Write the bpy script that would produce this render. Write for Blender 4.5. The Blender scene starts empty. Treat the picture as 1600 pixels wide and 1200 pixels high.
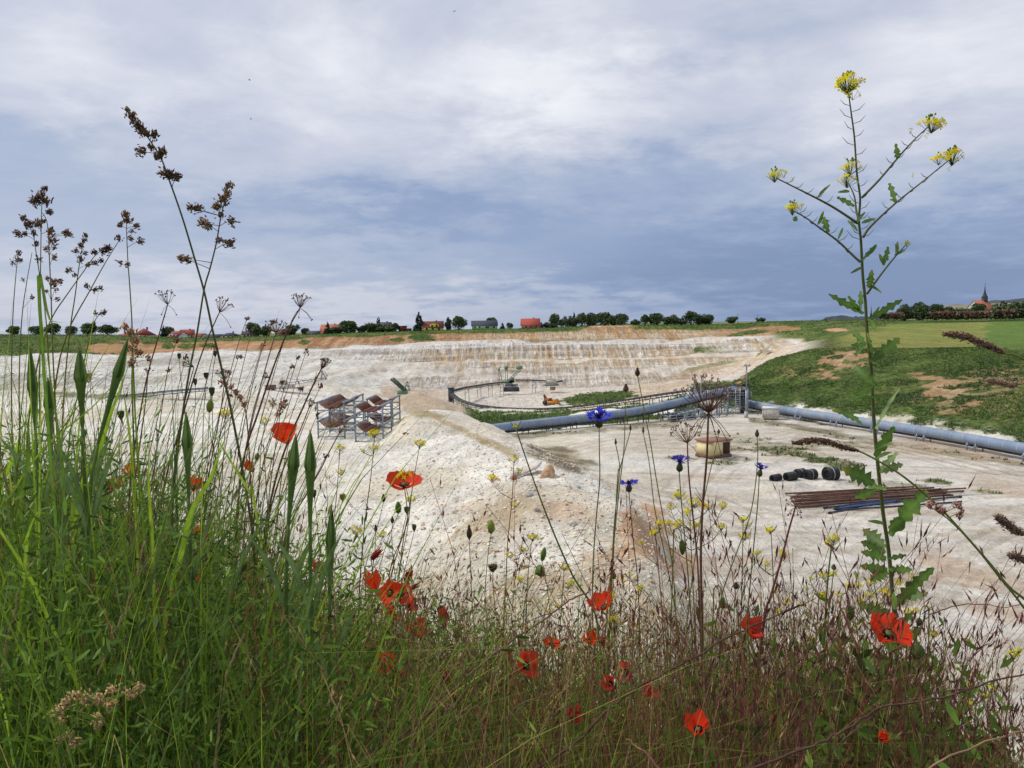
import bpy, math, random
import numpy as np
from mathutils import Vector, Matrix, Euler
S = bpy.context.scene
COL = S.collection
rad = math.radians
random.seed(7)
RS = np.random.RandomState(11)

# ------------------------------------------------------------------ camera
FPX = 1155.0            # focal length in pixels of a 1600 px wide picture
PITCH = math.atan(90.0 / FPX)
ROLL = 0.0155           # the far plain rises a little to the right in the picture
CZ = 16.0               # eye height above the working level of the pit
cam_d = bpy.data.cameras.new("camera")
cam = bpy.data.objects.new("camera", cam_d)
COL.objects.link(cam)
cam_d.sensor_width = 36.0
cam_d.lens = 36.0 * FPX / 1600.0
cam_d.clip_start = 0.05
cam_d.clip_end = 20000
_fw = Vector((0, math.cos(PITCH), -math.sin(PITCH)))
_up0 = Vector((0, math.sin(PITCH), math.cos(PITCH)))
_rt0 = Vector((1, 0, 0))
_rt = (_rt0 * math.cos(ROLL) - _up0 * math.sin(ROLL)).normalized()
_up = (_rt0 * math.sin(ROLL) + _up0 * math.cos(ROLL)).normalized()
cam.matrix_world = Matrix(((_rt.x, _up.x, -_fw.x, 0), (_rt.y, _up.y, -_fw.y, 0), (_rt.z, _up.z, -_fw.z, CZ), (0, 0, 0, 1)))
S.camera = cam
S.render.resolution_x, S.render.resolution_y = 1024, 768

def ray(px, py):
    return _fw + _rt * ((px - 800) / FPX) + _up * ((600 - py) / FPX)
def U(px, py, Y):
    """point seen at picture position px, py that stands Y metres ahead"""
    d = ray(px, py)
    return Vector((d.x / d.y * Y, Y, CZ + d.z / d.y * Y))
def on_z(px, py, z):
    d = ray(px, py)
    t = (z - CZ) / d.z
    return Vector((d.x * t, d.y * t, z))
def zof(px, py, Y):
    return U(px, py, Y).z
R3 = np.array([[_rt.x, _rt.y, _rt.z], [_up.x, _up.y, _up.z], [_fw.x, _fw.y, _fw.z]])
def project(x, y, z):
    p = np.stack([x, y, z - CZ], 0).reshape(3, -1)
    q = R3 @ p
    w = np.where(q[2] > 0.01, q[2], 0.01)
    return (800 + FPX * q[0] / w).reshape(np.shape(x)), (600 - FPX * q[1] / w).reshape(np.shape(x))

# ------------------------------------------------------------------ world: clouded sky
SUN_EL, SUN_AZ = rad(52), rad(-75)      # azimuth measured from +Y towards +X
world = bpy.data.worlds.new("World")
S.world = world
world.use_nodes = True
wn = world.node_tree.nodes; wl = world.node_tree.links
for n in list(wn): wn.remove(n)
def N(nodes, t, **k):
    n = nodes.new(t)
    for a, b in k.items(): setattr(n, a, b)
    return n
class G:
    """small helper that writes node arithmetic"""
    def __init__(s, tree): s.t = tree; s.n = tree.nodes; s.l = tree.links
    def put(s, sock, v):
        if isinstance(v, bpy.types.NodeSocket): s.l.new(v, sock)
        elif isinstance(v, (tuple, list)) and len(v) == 3 and sock.type == 'RGBA': sock.default_value = (*v, 1)
        else: sock.default_value = v
    def m(s, op, a, b=0.0, c=None, clamp=False):
        n = s.n.new('ShaderNodeMath'); n.operation = op; n.use_clamp = clamp
        s.put(n.inputs[0], a); s.put(n.inputs[1], b)
        if c is not None: s.put(n.inputs[2], c)
        return n.outputs[0]
    def mix(s, f, a, b, blend='MIX'):
        n = s.n.new('ShaderNodeMix'); n.data_type = 'RGBA'; n.blend_type = blend
        s.put(n.inputs[0], f); s.put(n.inputs[6], a); s.put(n.inputs[7], b)
        return n.outputs[2]
    def noise(s, vec, scale, detail=4, rough=0.55, dist=0.0, out=0):
        n = s.n.new('ShaderNodeTexNoise')
        if vec is not None: s.l.new(vec, n.inputs['Vector'])
        n.inputs['Scale'].default_value = scale; n.inputs['Detail'].default_value = detail
        n.inputs['Roughness'].default_value = rough; n.inputs['Distortion'].default_value = dist
        return n.outputs[out]
    def sep(s, v):
        n = s.n.new('ShaderNodeSeparateXYZ'); s.l.new(v, n.inputs[0]); return n.outputs
    def comb(s, x, y, z):
        n = s.n.new('ShaderNodeCombineXYZ')
        for i, v in enumerate((x, y, z)): s.put(n.inputs[i], v)
        return n.outputs[0]
    def ramp(s, f, stops, interp='LINEAR'):
        n = s.n.new('ShaderNodeValToRGB'); n.color_ramp.interpolation = interp
        s.l.new(f, n.inputs[0]); e = n.color_ramp.elements
        while len(e) < len(stops): e.new(0.5)
        for i, (p, c) in enumerate(stops):
            e[i].position = p; e[i].color = (*c, 1) if len(c) == 3 else c
        return n.outputs[0]
    def rng(s, v, a, b, c=0.0, d=1.0):
        n = s.n.new('ShaderNodeMapRange'); n.interpolation_type = 'SMOOTHSTEP'
        s.put(n.inputs[0], v)
        for i, q in enumerate((a, b, c, d)): n.inputs[i + 1].default_value = q
        return n.outputs[0]
    def scale(s, v, sx, sy, sz):
        n = s.n.new('ShaderNodeMapping'); s.l.new(v, n.inputs[0]); n.inputs['Scale'].default_value = (sx, sy, sz)
        return n.outputs[0]
g = G(world.node_tree)
tc = wn.new('ShaderNodeTexCoord').outputs['Generated']
dx, dy, dz = g.sep(tc)
sky = N(wn, 'ShaderNodeTexSky'); sky.sky_type = 'NISHITA'; sky.sun_disc = False
sky.sun_elevation = SUN_EL; sky.sun_rotation = SUN_AZ; sky.air_density = 1.0; sky.dust_density = 2.0; sky.ozone_density = 1.5
az = g.m('ARCTAN2', dx, dy)
el = g.m('ARCSINE', dz)
# cloud sheet coordinates: a flat layer overhead
den = g.m('ADD', g.m('MAXIMUM', dz, 0.0), 0.16)
cx = g.m('DIVIDE', dx, den); cy = g.m('DIVIDE', dy, den)
cp = g.comb(cx, cy, 0.0)
n_big = g.noise(cp, 0.9, 6, 0.56, 0.6)
n_mid = g.noise(g.scale(cp, 1.0, 1.1, 1), 1.5, 7, 0.58, 1.2)
n_fine = g.noise(g.scale(cp, 1.0, 1.1, 1), 4.5, 6, 0.62, 0.9)
wob = g.m('MULTIPLY', g.m('SUBTRACT', g.noise(cp, 1.3, 5, 0.6), 0.5), 0.42)
wob2 = g.m('MULTIPLY', g.m('SUBTRACT', g.noise(g.scale(cp, 1, 1, 1), 2.6, 5, 0.65), 0.5), 0.17)
az2 = g.m('ADD', az, wob); el2 = g.m('ADD', el, wob2)
def blob(px, py, sx, sy, amp):
    d = ray(px, py).normalized()
    a0 = math.atan2(d.x, d.y); e0 = math.asin(d.z)
    a = g.m('DIVIDE', g.m('SUBTRACT', az2, a0), sx / FPX); e = g.m('DIVIDE', g.m('SUBTRACT', el2, e0), sy / FPX)
    q = g.m('ADD', g.m('MULTIPLY', a, a), g.m('MULTIPLY', e, e))
    return g.m('MULTIPLY', g.m('EXPONENT', g.m('MULTIPLY', q, -1.0)), amp)
base = g.rng(el2, 0.0, 0.42, 0.38, 0.64)
namp = g.rng(dz, 0.0, 0.34, 0.10, 1.0)
v = g.m('ADD', base, g.m('MULTIPLY', g.m('MULTIPLY', g.m('SUBTRACT', n_big, 0.5), 0.55), namp))
v = g.m('ADD', v, g.m('MULTIPLY', g.m('MULTIPLY', g.m('SUBTRACT', n_mid, 0.5), 0.46), namp))
v = g.m('ADD', v, g.m('MULTIPLY', g.m('MULTIPLY', g.m('SUBTRACT', n_fine, 0.5), 0.20), namp))
for b in ((870, 140, 200, 75, 0.35), (1420, 180, 240, 120, 0.16), (250, 190, 330, 70, 0.16), (1560, 60, 150, 90, 0.16),
          (640, 330, 280, 34, -0.24), (960, 275, 240, 28, -0.12), (330, 210, 120, 30, -0.08), (1150, 60, 160, 40, -0.16),
          (1300, 400, 440, 95, -0.26), (60, 60, 300, 60, 0.10), (1450, 460, 330, 60, -0.22), (1100, 420, 300, 60, -0.12), (120, 470, 420, 60, 0.26), (700, 480, 400, 36, 0.20), (560, 90, 260, 60, 0.06), (60, 230, 150, 45, -0.14)):
    v = g.m('ADD', v, blob(*b))
ccol = g.ramp(v, [(0.0, (0.20, 0.275, 0.45)), (0.24, (0.275, 0.355, 0.535)), (0.46, (0.41, 0.47, 0.61)),
                  (0.66, (0.56, 0.59, 0.69)), (0.84, (0.74, 0.755, 0.82)), (1.0, (0.90, 0.90, 0.93))])
skyc = g.mix(1.0, sky.outputs[0], (0.10, 0.10, 0.10), 'MULTIPLY')
tot = g.mix(0.92, skyc, ccol)                 # a closed cloud cover, a trace of clear sky through it
tot = g.mix(g.rng(dz, -0.06, -0.01), (0.24, 0.23, 0.21), tot)
bg = N(wn, 'ShaderNodeBackground'); wl.new(tot, bg.inputs[0])
SKY_STRENGTH = 0.10
bright = g.mix(1.0, tot, (10.0, 10.0, 10.0), 'MULTIPLY')
wl.new(bright, bg.inputs[0]); bg.inputs[1].default_value = SKY_STRENGTH
wo = N(wn, 'ShaderNodeOutputWorld'); wl.new(bg.outputs[0], wo.inputs[0])
world.cycles.sampling_method = 'MANUAL'; world.cycles.sample_map_resolution = 512

# ------------------------------------------------------------------ sun behind the clouds
sun_d = bpy.data.lights.new("sun", 'SUN'); sun = bpy.data.objects.new("sun", sun_d); COL.objects.link(sun)
sun_d.energy = 2.3; sun_d.angle = rad(14); sun_d.color = (1.0, 0.965, 0.90)
sd = Vector((math.sin(SUN_AZ) * math.cos(SUN_EL), math.cos(SUN_AZ) * math.cos(SUN_EL), math.sin(SUN_EL)))
sun.rotation_euler = sd.to_track_quat('Z', 'Y').to_euler()
S.view_settings.view_transform = 'Standard'; S.view_settings.look = 'None'
S.view_settings.exposure = 0.15; S.view_settings.gamma = 1.0
S.cycles.max_bounces = 6; S.cycles.transparent_max_bounces = 6
S.cycles.diffuse_bounces = 3

# ------------------------------------------------------------------ numpy noise
def _h(ix, iy, s):
    n = (ix.astype(np.int64) * 374761393 + iy.astype(np.int64) * 668265263 + s * 1442695041) & 0xFFFFFFFF
    n = ((n ^ (n >> 13)) * 1274126177) & 0xFFFFFFFF
    n = n ^ (n >> 16)
    return (n & 0xFFFF) / 65535.0
def vn(x, y, s=0):
    x = np.asarray(x, float); y = np.asarray(y, float)
    ix = np.floor(x); iy = np.floor(y); fx = x - ix; fy = y - iy
    fx = fx * fx * (3 - 2 * fx); fy = fy * fy * (3 - 2 * fy)
    ix = ix.astype(np.int64); iy = iy.astype(np.int64)
    a = _h(ix, iy, s); b = _h(ix + 1, iy, s); c = _h(ix, iy + 1, s); d = _h(ix + 1, iy + 1, s)
    return (a * (1 - fx) + b * fx) * (1 - fy) + (c * (1 - fx) + d * fx) * fy
def fbm(x, y, s=0, o=4):
    t = 0; a = 0.5; k = 1.0; w = 0
    for i in range(o):
        t = t + a * vn(x * k + i * 17.3, y * k - i * 9.1, s + i); w += a; a *= 0.5; k *= 2.03
    return t / w
def sstep(v, a, b):
    t = np.clip((v - a) / (b - a), 0, 1); return t * t * (3 - 2 * t)

# ------------------------------------------------------------------ the shape of the land
# feature lines from near to far:
# 0-6 fixed distances, 7 foot of the far bank of the working level, 8 first break, 9 second break / pit floor, 10 foot of
# the quarry face, 11 12 13 14 15 benches, 16 foot of the soil cover, 17 rim, 18 19 20 the plain
FY = [24, 32, 45, 60, 75, 88, 98]
P = {}
def colm(px, near, rest):
    """near: z at the fixed distances; rest: (Y, 'p', py) or (Y, 'z', z)"""
    L = [(Y, z) for Y, z in zip(FY, near)]
    for Y, k, q in rest: L.append((Y, zof(px, q, Y) if k == 'p' else q))
    jz = L[17][1]
    hor = zof(px, 0, 1)  # unused
    L.append((600, CZ + (jz - CZ) * 600 / L[17][0] * 1.04 + 0.0 if px < 900 else zof(px, 502.5 - (px - 1150) * 0.0155, 600)))
    L.append((1600, CZ - (9.0 if px < 900 else 2.0))); L.append((9000, CZ - (40.0 if px < 900 else 8.0)))
    P[px] = L
p_, z_ = 'p', 'z'
colm(-700, [2, 1.5, 1.5, 2, 2, 1.5, .3], [(132, z_, 0), (150, z_, .7), (165, z_, 1.4), (178, p_, 622), (192, p_, 593), (215, p_, 581), (222, p_, 579), (228, p_, 576), (238, p_, 570), (252, p_, 566), (300, p_, 536)])
colm(-200, [2, 1.5, 1.5, 2, 2, 1.5, .3], [(132, z_, 0), (150, z_, .7), (165, z_, 1.4), (178, p_, 614), (192, p_, 585), (215, p_, 573), (222, p_, 571), (228, p_, 568), (238, p_, 562), (252, p_, 556), (300, p_, 527)])
colm(0, [2, 1.5, 1.5, 2, 2, 1.5, .3], [(132, z_, 0), (150, z_, .7), (165, z_, 1.4), (178, p_, 612), (192, p_, 583), (215, p_, 571), (222, p_, 569), (228, p_, 566), (238, p_, 559), (252, p_, 554), (300, p_, 524)])
colm(160, [2, 1.8, 2, 2.2, 2, 1.5, .3], [(132, z_, 0), (150, z_, .6), (165, z_, 1.2), (178, p_, 612), (192, p_, 584), (218, p_, 571), (226, p_, 568), (235, p_, 565), (248, p_, 557), (262, p_, 554), (305, p_, 524)])
colm(235, [2, 2, 2.2, 2.4, 2.2, 1.5, .3], [(130, z_, 0), (152, z_, 0), (170, z_, .3), (186, p_, 612), (205, p_, 588), (230, p_, 574), (240, p_, 571), (250, p_, 567), (270, p_, 554), (288, p_, 551), (330, p_, 527)])
colm(320, [2.2, 2.2, 2.4, 2.6, 2.5, 1.5, .3], [(130, z_, 0), (155, z_, -1), (175, z_, -1.2), (192, p_, 611), (215, p_, 590), (240, p_, 579), (252, p_, 572), (266, p_, 568), (290, p_, 551), (310, p_, 548), (345, p_, 529)])
colm(420, [2.2, 1.9, 1.5, 1.6, 2.9, 1.3, .2], [(128, z_, 0), (155, z_, -2), (185, z_, -2.5), (208, p_, 609), (228, p_, 588), (252, p_, 579), (268, p_, 569), (282, p_, 566), (305, p_, 549), (324, p_, 546), (355, p_, 526)])
colm(520, [2.5, 2.2, 1.5, 1.6, 3.3, 1.1, 0], [(125, z_, 0), (155, z_, -3), (195, z_, -4), (222, p_, 606), (240, p_, 586), (265, p_, 579), (282, p_, 567), (298, p_, 564), (320, p_, 546), (338, p_, 542), (365, p_, 522)])
colm(600, [2.9, 2.5, 1.8, 1.9, 3.8, 2.6, .4], [(120, z_, 0), (155, z_, -5), (215, z_, -6.5), (250, p_, 605), (266, p_, 588), (286, p_, 579), (302, p_, 567), (316, p_, 564), (336, p_, 543), (350, p_, 539), (373, p_, 519)])
colm(640, [3.1, 2.9, 2.4, 2.6, 4.5, 6.1, 3.2], [(120, z_, 2), (158, z_, -6), (225, z_, -7.5), (262, p_, 605), (276, p_, 588), (293, p_, 578), (308, p_, 566), (321, p_, 563), (341, p_, 541), (353, p_, 537), (375, p_, 518)])
colm(664, [3.3, 3.2, 2.8, 3.0, 4.7, 6.3, 5.2], [(122, z_, 2.6), (160, z_, -7), (230, z_, -8), (270, p_, 606), (283, p_, 588), (298, p_, 578), (312, p_, 566), (325, p_, 563), (344, p_, 540), (355, p_, 535), (377, p_, 517)])
colm(720, [3.8, 3.8, 3.6, 3.8, 4.7, 4.7, 4.8], [(116, z_, 2.0), (158, z_, -6), (225, z_, -8), (280, p_, 608), (294, p_, 590), (306, p_, 580), (319, p_, 567), (331, p_, 564), (348, p_, 539), (358, p_, 533), (379, p_, 516)])
colm(765, [4.2, 4.2, 4.2, 4.4, 4.7, 4.5, 2.6], [(111, z_, 0), (150, z_, -3.5), (205, z_, -6.8), (287, p_, 609), (300, p_, 591), (311, p_, 582), (324, p_, 567), (335, p_, 564), (351, p_, 538), (360, p_, 533), (381, p_, 515)])
colm(820, [4.7, 4.8, 5, 4.9, 4.2, 1.8, 0], [(111, z_, 0), (150, z_, -3), (200, p_, 641), (292, p_, 609), (305, p_, 592), (315, p_, 583), (327, p_, 567), (338, p_, 563), (352, p_, 537), (362, p_, 533), (382, p_, 514)])
colm(880, [5, 5, 5, 5.2, 1.6, 0, 0], [(113, z_, 0), (150, z_, -2.6), (200, p_, 636), (296, p_, 607), (308, p_, 591), (317, p_, 581), (329, p_, 566), (339, p_, 562), (353, p_, 537), (363, p_, 532), (384, p_, 512)])
colm(930, [5.2, 5.1, 5.0, 3.9, 0, 0, 0], [(116, z_, 0), (150, z_, -2.2), (200, p_, 632), (299, p_, 605), (310, p_, 589), (319, p_, 580), (330, p_, 564), (340, p_, 560), (355, p_, 537), (364, p_, 532), (385, p_, 509.5)])
colm(990, [5.4, 5.1, 4.6, .8, 0, 0, 0], [(120, z_, 0), (150, z_, -1.6), (200, p_, 627), (301, p_, 602), (311, p_, 586), (320, p_, 578), (331, p_, 562), (341, p_, 558), (356, p_, 537), (365, p_, 532), (386, p_, 509)])
colm(1050, [5.2, 4.3, 1.2, 0, 0, 0, 0], [(125, z_, 0), (152, z_, -.9), (200, p_, 620), (301, p_, 597), (311, p_, 583), (320, p_, 574), (331, p_, 559), (342, p_, 555), (357, p_, 536), (366, p_, 531), (386, p_, 510)])
colm(1100, [4.2, 2.4, 0, 0, 0, 0, 0], [(130, z_, 0), (156, z_, .2), (205, p_, 610), (298, p_, 591), (309, p_, 578), (319, p_, 571), (330, p_, 556), (342, p_, 552), (357, p_, 535), (366, p_, 529), (385, p_, 510)])
colm(1150, [3, 1, 0, 0, 0, 0, 0], [(136, z_, 0), (168, p_, 597), (210, p_, 597), (290, p_, 584), (303, p_, 573), (315, p_, 566), (326, p_, 554), (338, p_, 550), (352, p_, 532), (362, p_, 526), (382, p_, 509)])
colm(1200, [1.8, .3, 0, 0, 0, 0, 0], [(137, z_, 0), (176, p_, 561), (215, z_, 1), (270, z_, 1), (290, z_, 3), (305, z_, 4), (318, p_, 559), (330, p_, 553), (346, p_, 529), (358, p_, 523), (384, p_, 504)])
colm(1260, [.8, 0, 0, 0, 0, 0, 0], [(130, z_, 0), (172, p_, 545), (205, z_, 8), (240, z_, 8), (262, z_, 8), (280, z_, 8.4), (296, p_, 546), (310, p_, 541), (330, p_, 529), (346, p_, 520), (386, p_, 502)])
colm(1330, [.3, 0, 0, 0, 0, 0, 0], [(121, z_, 0), (165, p_, 544), (195, p_, 538), (222, p_, 532), (240, p_, 528), (256, p_, 525), (270, p_, 522), (284, p_, 519), (304, p_, 514), (326, p_, 509), (380, p_, 501)])
colm(1450, [.2, 0, 0, 0, 0, 0, 0], [(107, z_, 0), (155, p_, 547), (183, p_, 539), (208, p_, 532), (228, p_, 527), (243, p_, 523), (256, p_, 520), (268, p_, 517), (284, p_, 512), (300, p_, 508), (330, p_, 501)])
colm(1600, [.2, 0, 0, 0, 0, 0, 0], [(89, z_, 0), (145, p_, 549), (175, p_, 540), (200, p_, 533), (220, p_, 527), (235, p_, 523), (248, p_, 519), (260, p_, 515), (275, p_, 510), (290, p_, 505), (320, p_, 498.5)])
colm(1800, [.2, 0, 0, 0, 0, 0, 0], [(74, z_, 0), (135, p_, 550), (165, p_, 540), (190, p_, 532), (210, p_, 526), (225, p_, 521), (240, p_, 517), (255, p_, 512), (270, p_, 507), (285, p_, 502), (315, p_, 495)])
colm(2400, [.2, 0, 0, 0, 0, 0, 0], [(60, z_, 0), (115, p_, 545), (145, p_, 533), (170, p_, 525), (190, p_, 518), (205, p_, 513), (220, p_, 508), (235, p_, 503), (250, p_, 498), (265, p_, 493), (300, p_, 486)])
_pk = sorted(P); NF = 21
_gx = np.arange(-700, 2401, 4.0)
TY = np.zeros((len(_gx), NF)); TZ = np.zeros_like(TY)
for i in range(NF):
    TY[:, i] = np.interp(_gx, _pk, [P[k][i][0] for k in _pk])
    TZ[:, i] = np.interp(_gx, _pk, [P[k][i][1] for k in _pk])
_ker = np.exp(-(np.arange(-6, 7) / 3.2) ** 2); _ker /= _ker.sum()
for T in (TY, TZ):
    for i in range(NF):
        T[:, i] = np.convolve(np.pad(T[:, i], 6, mode='edge'), _ker, mode='valid')
BERM = CZ - 1.22
def land(x, y, detail=True):
    """height and feature coordinate of the ground"""
    x = np.asarray(x, float); y = np.asarray(y, float)
    yy = np.maximum(y, 0.5)
    px = 800 + FPX * x * math.cos(PITCH) / yy
    px = np.clip(px, -700, 2400)
    w = (px + 700) / 4.0
    i0 = np.clip(np.floor(w).astype(int), 0, len(_gx) - 2); f = w - i0
    Yl = TY[i0] * (1 - f)[..., None] + TY[i0 + 1] * f[..., None]
    Zl = TZ[i0] * (1 - f)[..., None] + TZ[i0 + 1] * f[..., None]
    if detail:      # natural unevenness of the break lines
        wobl = (fbm(x * 0.035, y * 0.035, 5, 4) - 0.5)
    k = np.zeros(x.shape, int)
    for j in range(NF - 1): k = np.where(y >= Yl[..., j], j, k)
    k = np.clip(k, 0, NF - 2)
    ya = np.take_along_axis(Yl, k[..., None], -1)[..., 0]; yb = np.take_along_axis(Yl, k[..., None] + 1, -1)[..., 0]
    za = np.take_along_axis(Zl, k[..., None], -1)[..., 0]; zb = np.take_along_axis(Zl, k[..., None] + 1, -1)[..., 0]
    t = np.clip((y - ya) / np.maximum(yb - ya, 0.01), 0, 1)
    z = za + (zb - za) * t
    v = k + t
    slope = (zb - za) / np.maximum(yb - ya, 0.01)
    if detail:
        face = sstep(np.abs(slope), 0.18, 0.5) * sstep(v, 9.6, 10.2) * (1 - sstep(v, 17, 17.4))
        rill = 1 - np.abs(2 * vn(x / 3.1 + 2.2 * vn(x / 23, y / 23, 3), y / 40 + z * .05, 8) - 1)
        rill2 = 1 - np.abs(2 * vn(x / 1.4 + 1.5 * vn(x / 11, y / 13, 4), y / 30, 9) - 1)
        z = z + face * ((rill - 0.5) * 1.3 + (rill2 - 0.5) * 0.5) * sstep(v, 10.0, 10.4)
        z = z + (fbm(x / 14, y / 14, 21, 4) - 0.5) * 2.2 * sstep(v, 7.3, 8.6) * (1 - sstep(v, 15.6, 16.7)) * (1 - 0.5 * sstep(px, 1250, 1350) * sstep(v, 8.0, 8.3))
        # small benches cut in the quarry wall
        z = z + 0.5 * np.sin(z * 2.1 + 3 * vn(x / 30, y / 60, 14)) * sstep(v, 10.6, 11) * (1 - sstep(v, 16, 16.3)) * (1 - sstep(px, 1180, 1260))
        # near spoil ridge and working level
        rub = (1 - sstep(v, 4.4, 5.6)) * sstep(z, 0.3, 2.0)
        z = z + rub * ((fbm(x / 5, y / 5, 31, 4) - 0.5) * 1.3 + (fbm(x / 1.1, y / 1.1, 32, 3) - 0.5) * 0.42)
        flat = (1 - sstep(v, 6.8, 7.4))
        z = z + flat * (fbm(x / 3.0, y / 3.0, 41, 4) - 0.5) * 0.10
        # tipped heap behind the ridge and gravel bank behind the pipeline
        for (hx, hy, hr, hh) in HEAPS:
            d = np.hypot(x - hx, y - hy) * (1 + 0.22 * (vn(x / 3, y / 3, 51) - .5))
            z = np.maximum(z, hh[0] + (hh[1] - hh[0]) * (1 - d / hr) + (fbm(x / 2.0, y / 2.0, 52, 3) - .5) * 0.5 * (d < hr)) if True else z
        # lip of the lower left terrace
        z = z + 0.35 * (fbm(x / 6, y / 6, 61, 3) - 0.5) * sstep(v, 6.5, 7.5) * (1 - sstep(v, 10.5, 11))
    # bank below the photographer
    yb0 = 1.72 + 0.2 * (fbm(x / 3.0, y * 0 + 3.3, 71, 2) - 0.5)
    bz = BERM - 0.74 * np.maximum(y - yb0, 0)
    if detail: bz = bz + (fbm(x / 1.3, y / 1.3, 72, 3) - 0.5) * 0.16 * sstep(y, 1.6, 4)
    v = np.where(bz > z, -1.0, v)
    z = np.where(y < 24, np.maximum(z, bz), z)
    z = np.where(y < 0.5, BERM, z)
    return z, v, px, slope
def _heap(px, py, Y, r, zb):
    q = U(px, py, Y); return (q.x, q.y, r, (zb, q.z))
HEAPS = [_heap(652, 611, 150, 34, -10), _heap(1190, 627, 144, 10, -1.5), _heap(1235, 634, 137, 6, -1.0), _heap(1290, 646, 128, 5.0, -1.0),
         _heap(1340, 655, 120.5, 3.2, -0.8), _heap(735, 560, 317, 17, -4), _heap(1170, 620, 152, 12, -1.5), _heap(925, 624, 212, 7, -8),
         _heap(1240, 752, 70.5, 4.0, -.6), _heap(1290, 751, 71.5, 4.4, -.6), _heap(1345, 754, 72.5, 4, -.6), _heap(1210, 757, 69, 4.2, -.6)]
def gz(x, y):
    return float(land(np.array([x]), np.array([y]))[0][0])

# ------------------------------------------------------------------ mesh helpers
def newmesh(name, V, quads=None, tris=None, cols=None, smooth=False):
    me = bpy.data.meshes.new(name)
    V = np.asarray(V, np.float32)
    q = np.asarray(quads, np.int32).reshape(-1, 4) if quads is not None and len(quads) else np.zeros((0, 4), np.int32)
    t = np.asarray(tris, np.int32).reshape(-1, 3) if tris is not None and len(tris) else np.zeros((0, 3), np.int32)
    me.vertices.add(len(V)); me.vertices.foreach_set('co', V.ravel())
    nl = q.size + t.size
    me.loops.add(nl); me.loops.foreach_set('vertex_index', np.concatenate([q.ravel(), t.ravel()]))
    me.polygons.add(len(q) + len(t))
    st = np.concatenate([np.arange(len(q)) * 4, q.size + np.arange(len(t)) * 3]).astype(np.int32)
    me.polygons.foreach_set('loop_start', st)
    if smooth: me.polygons.foreach_set('use_smooth', np.ones(len(q) + len(t), bool))
    if cols is not None:
        c = np.ones((len(V), 4), np.float32); c[:, :3] = cols
        a = me.color_attributes.new('Col', 'FLOAT_COLOR', 'POINT'); a.data.foreach_set('color', c.ravel())
    me.update(calc_edges=True)
    return me
def link(name, me, mat=None, parent=None, label=None, cat=None, group=None, kind=None):
    o = bpy.data.objects.new(name, me); COL.objects.link(o)
    if mat is not None and me is not None: me.materials.append(mat)
    if parent is not None: o.parent = parent
    tag(o, label, cat, group, kind); return o
def tag(o, label=None, cat=None, group=None, kind=None):
    if label: o['label'] = label
    if cat: o['category'] = cat
    if group: o['group'] = group
    if kind: o['kind'] = kind
def thing(name, label, cat, loc=(0, 0, 0), rz=0.0, group=None):
    o = bpy.data.objects.new(name, None); COL.objects.link(o)
    o.location = loc; o.rotation_euler = (0, 0, rz); o.empty_display_size = 0.2
    tag(o, label, cat, group, 'thing'); return o
def copy_thing(src, loc=None, rz=None, label=None, scale=None):
    c = src.copy(); COL.objects.link(c)
    if loc is not None: c.location = loc
    if rz is not None: c.rotation_euler = (0, 0, rz)
    if scale is not None: c.scale = scale
    if label: c['label'] = label
    def rec(a, b):
        for ch in a.children:
            d = ch.copy(); COL.objects.link(d); d.parent = b; rec(ch, d)
    rec(src, c); return c

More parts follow.
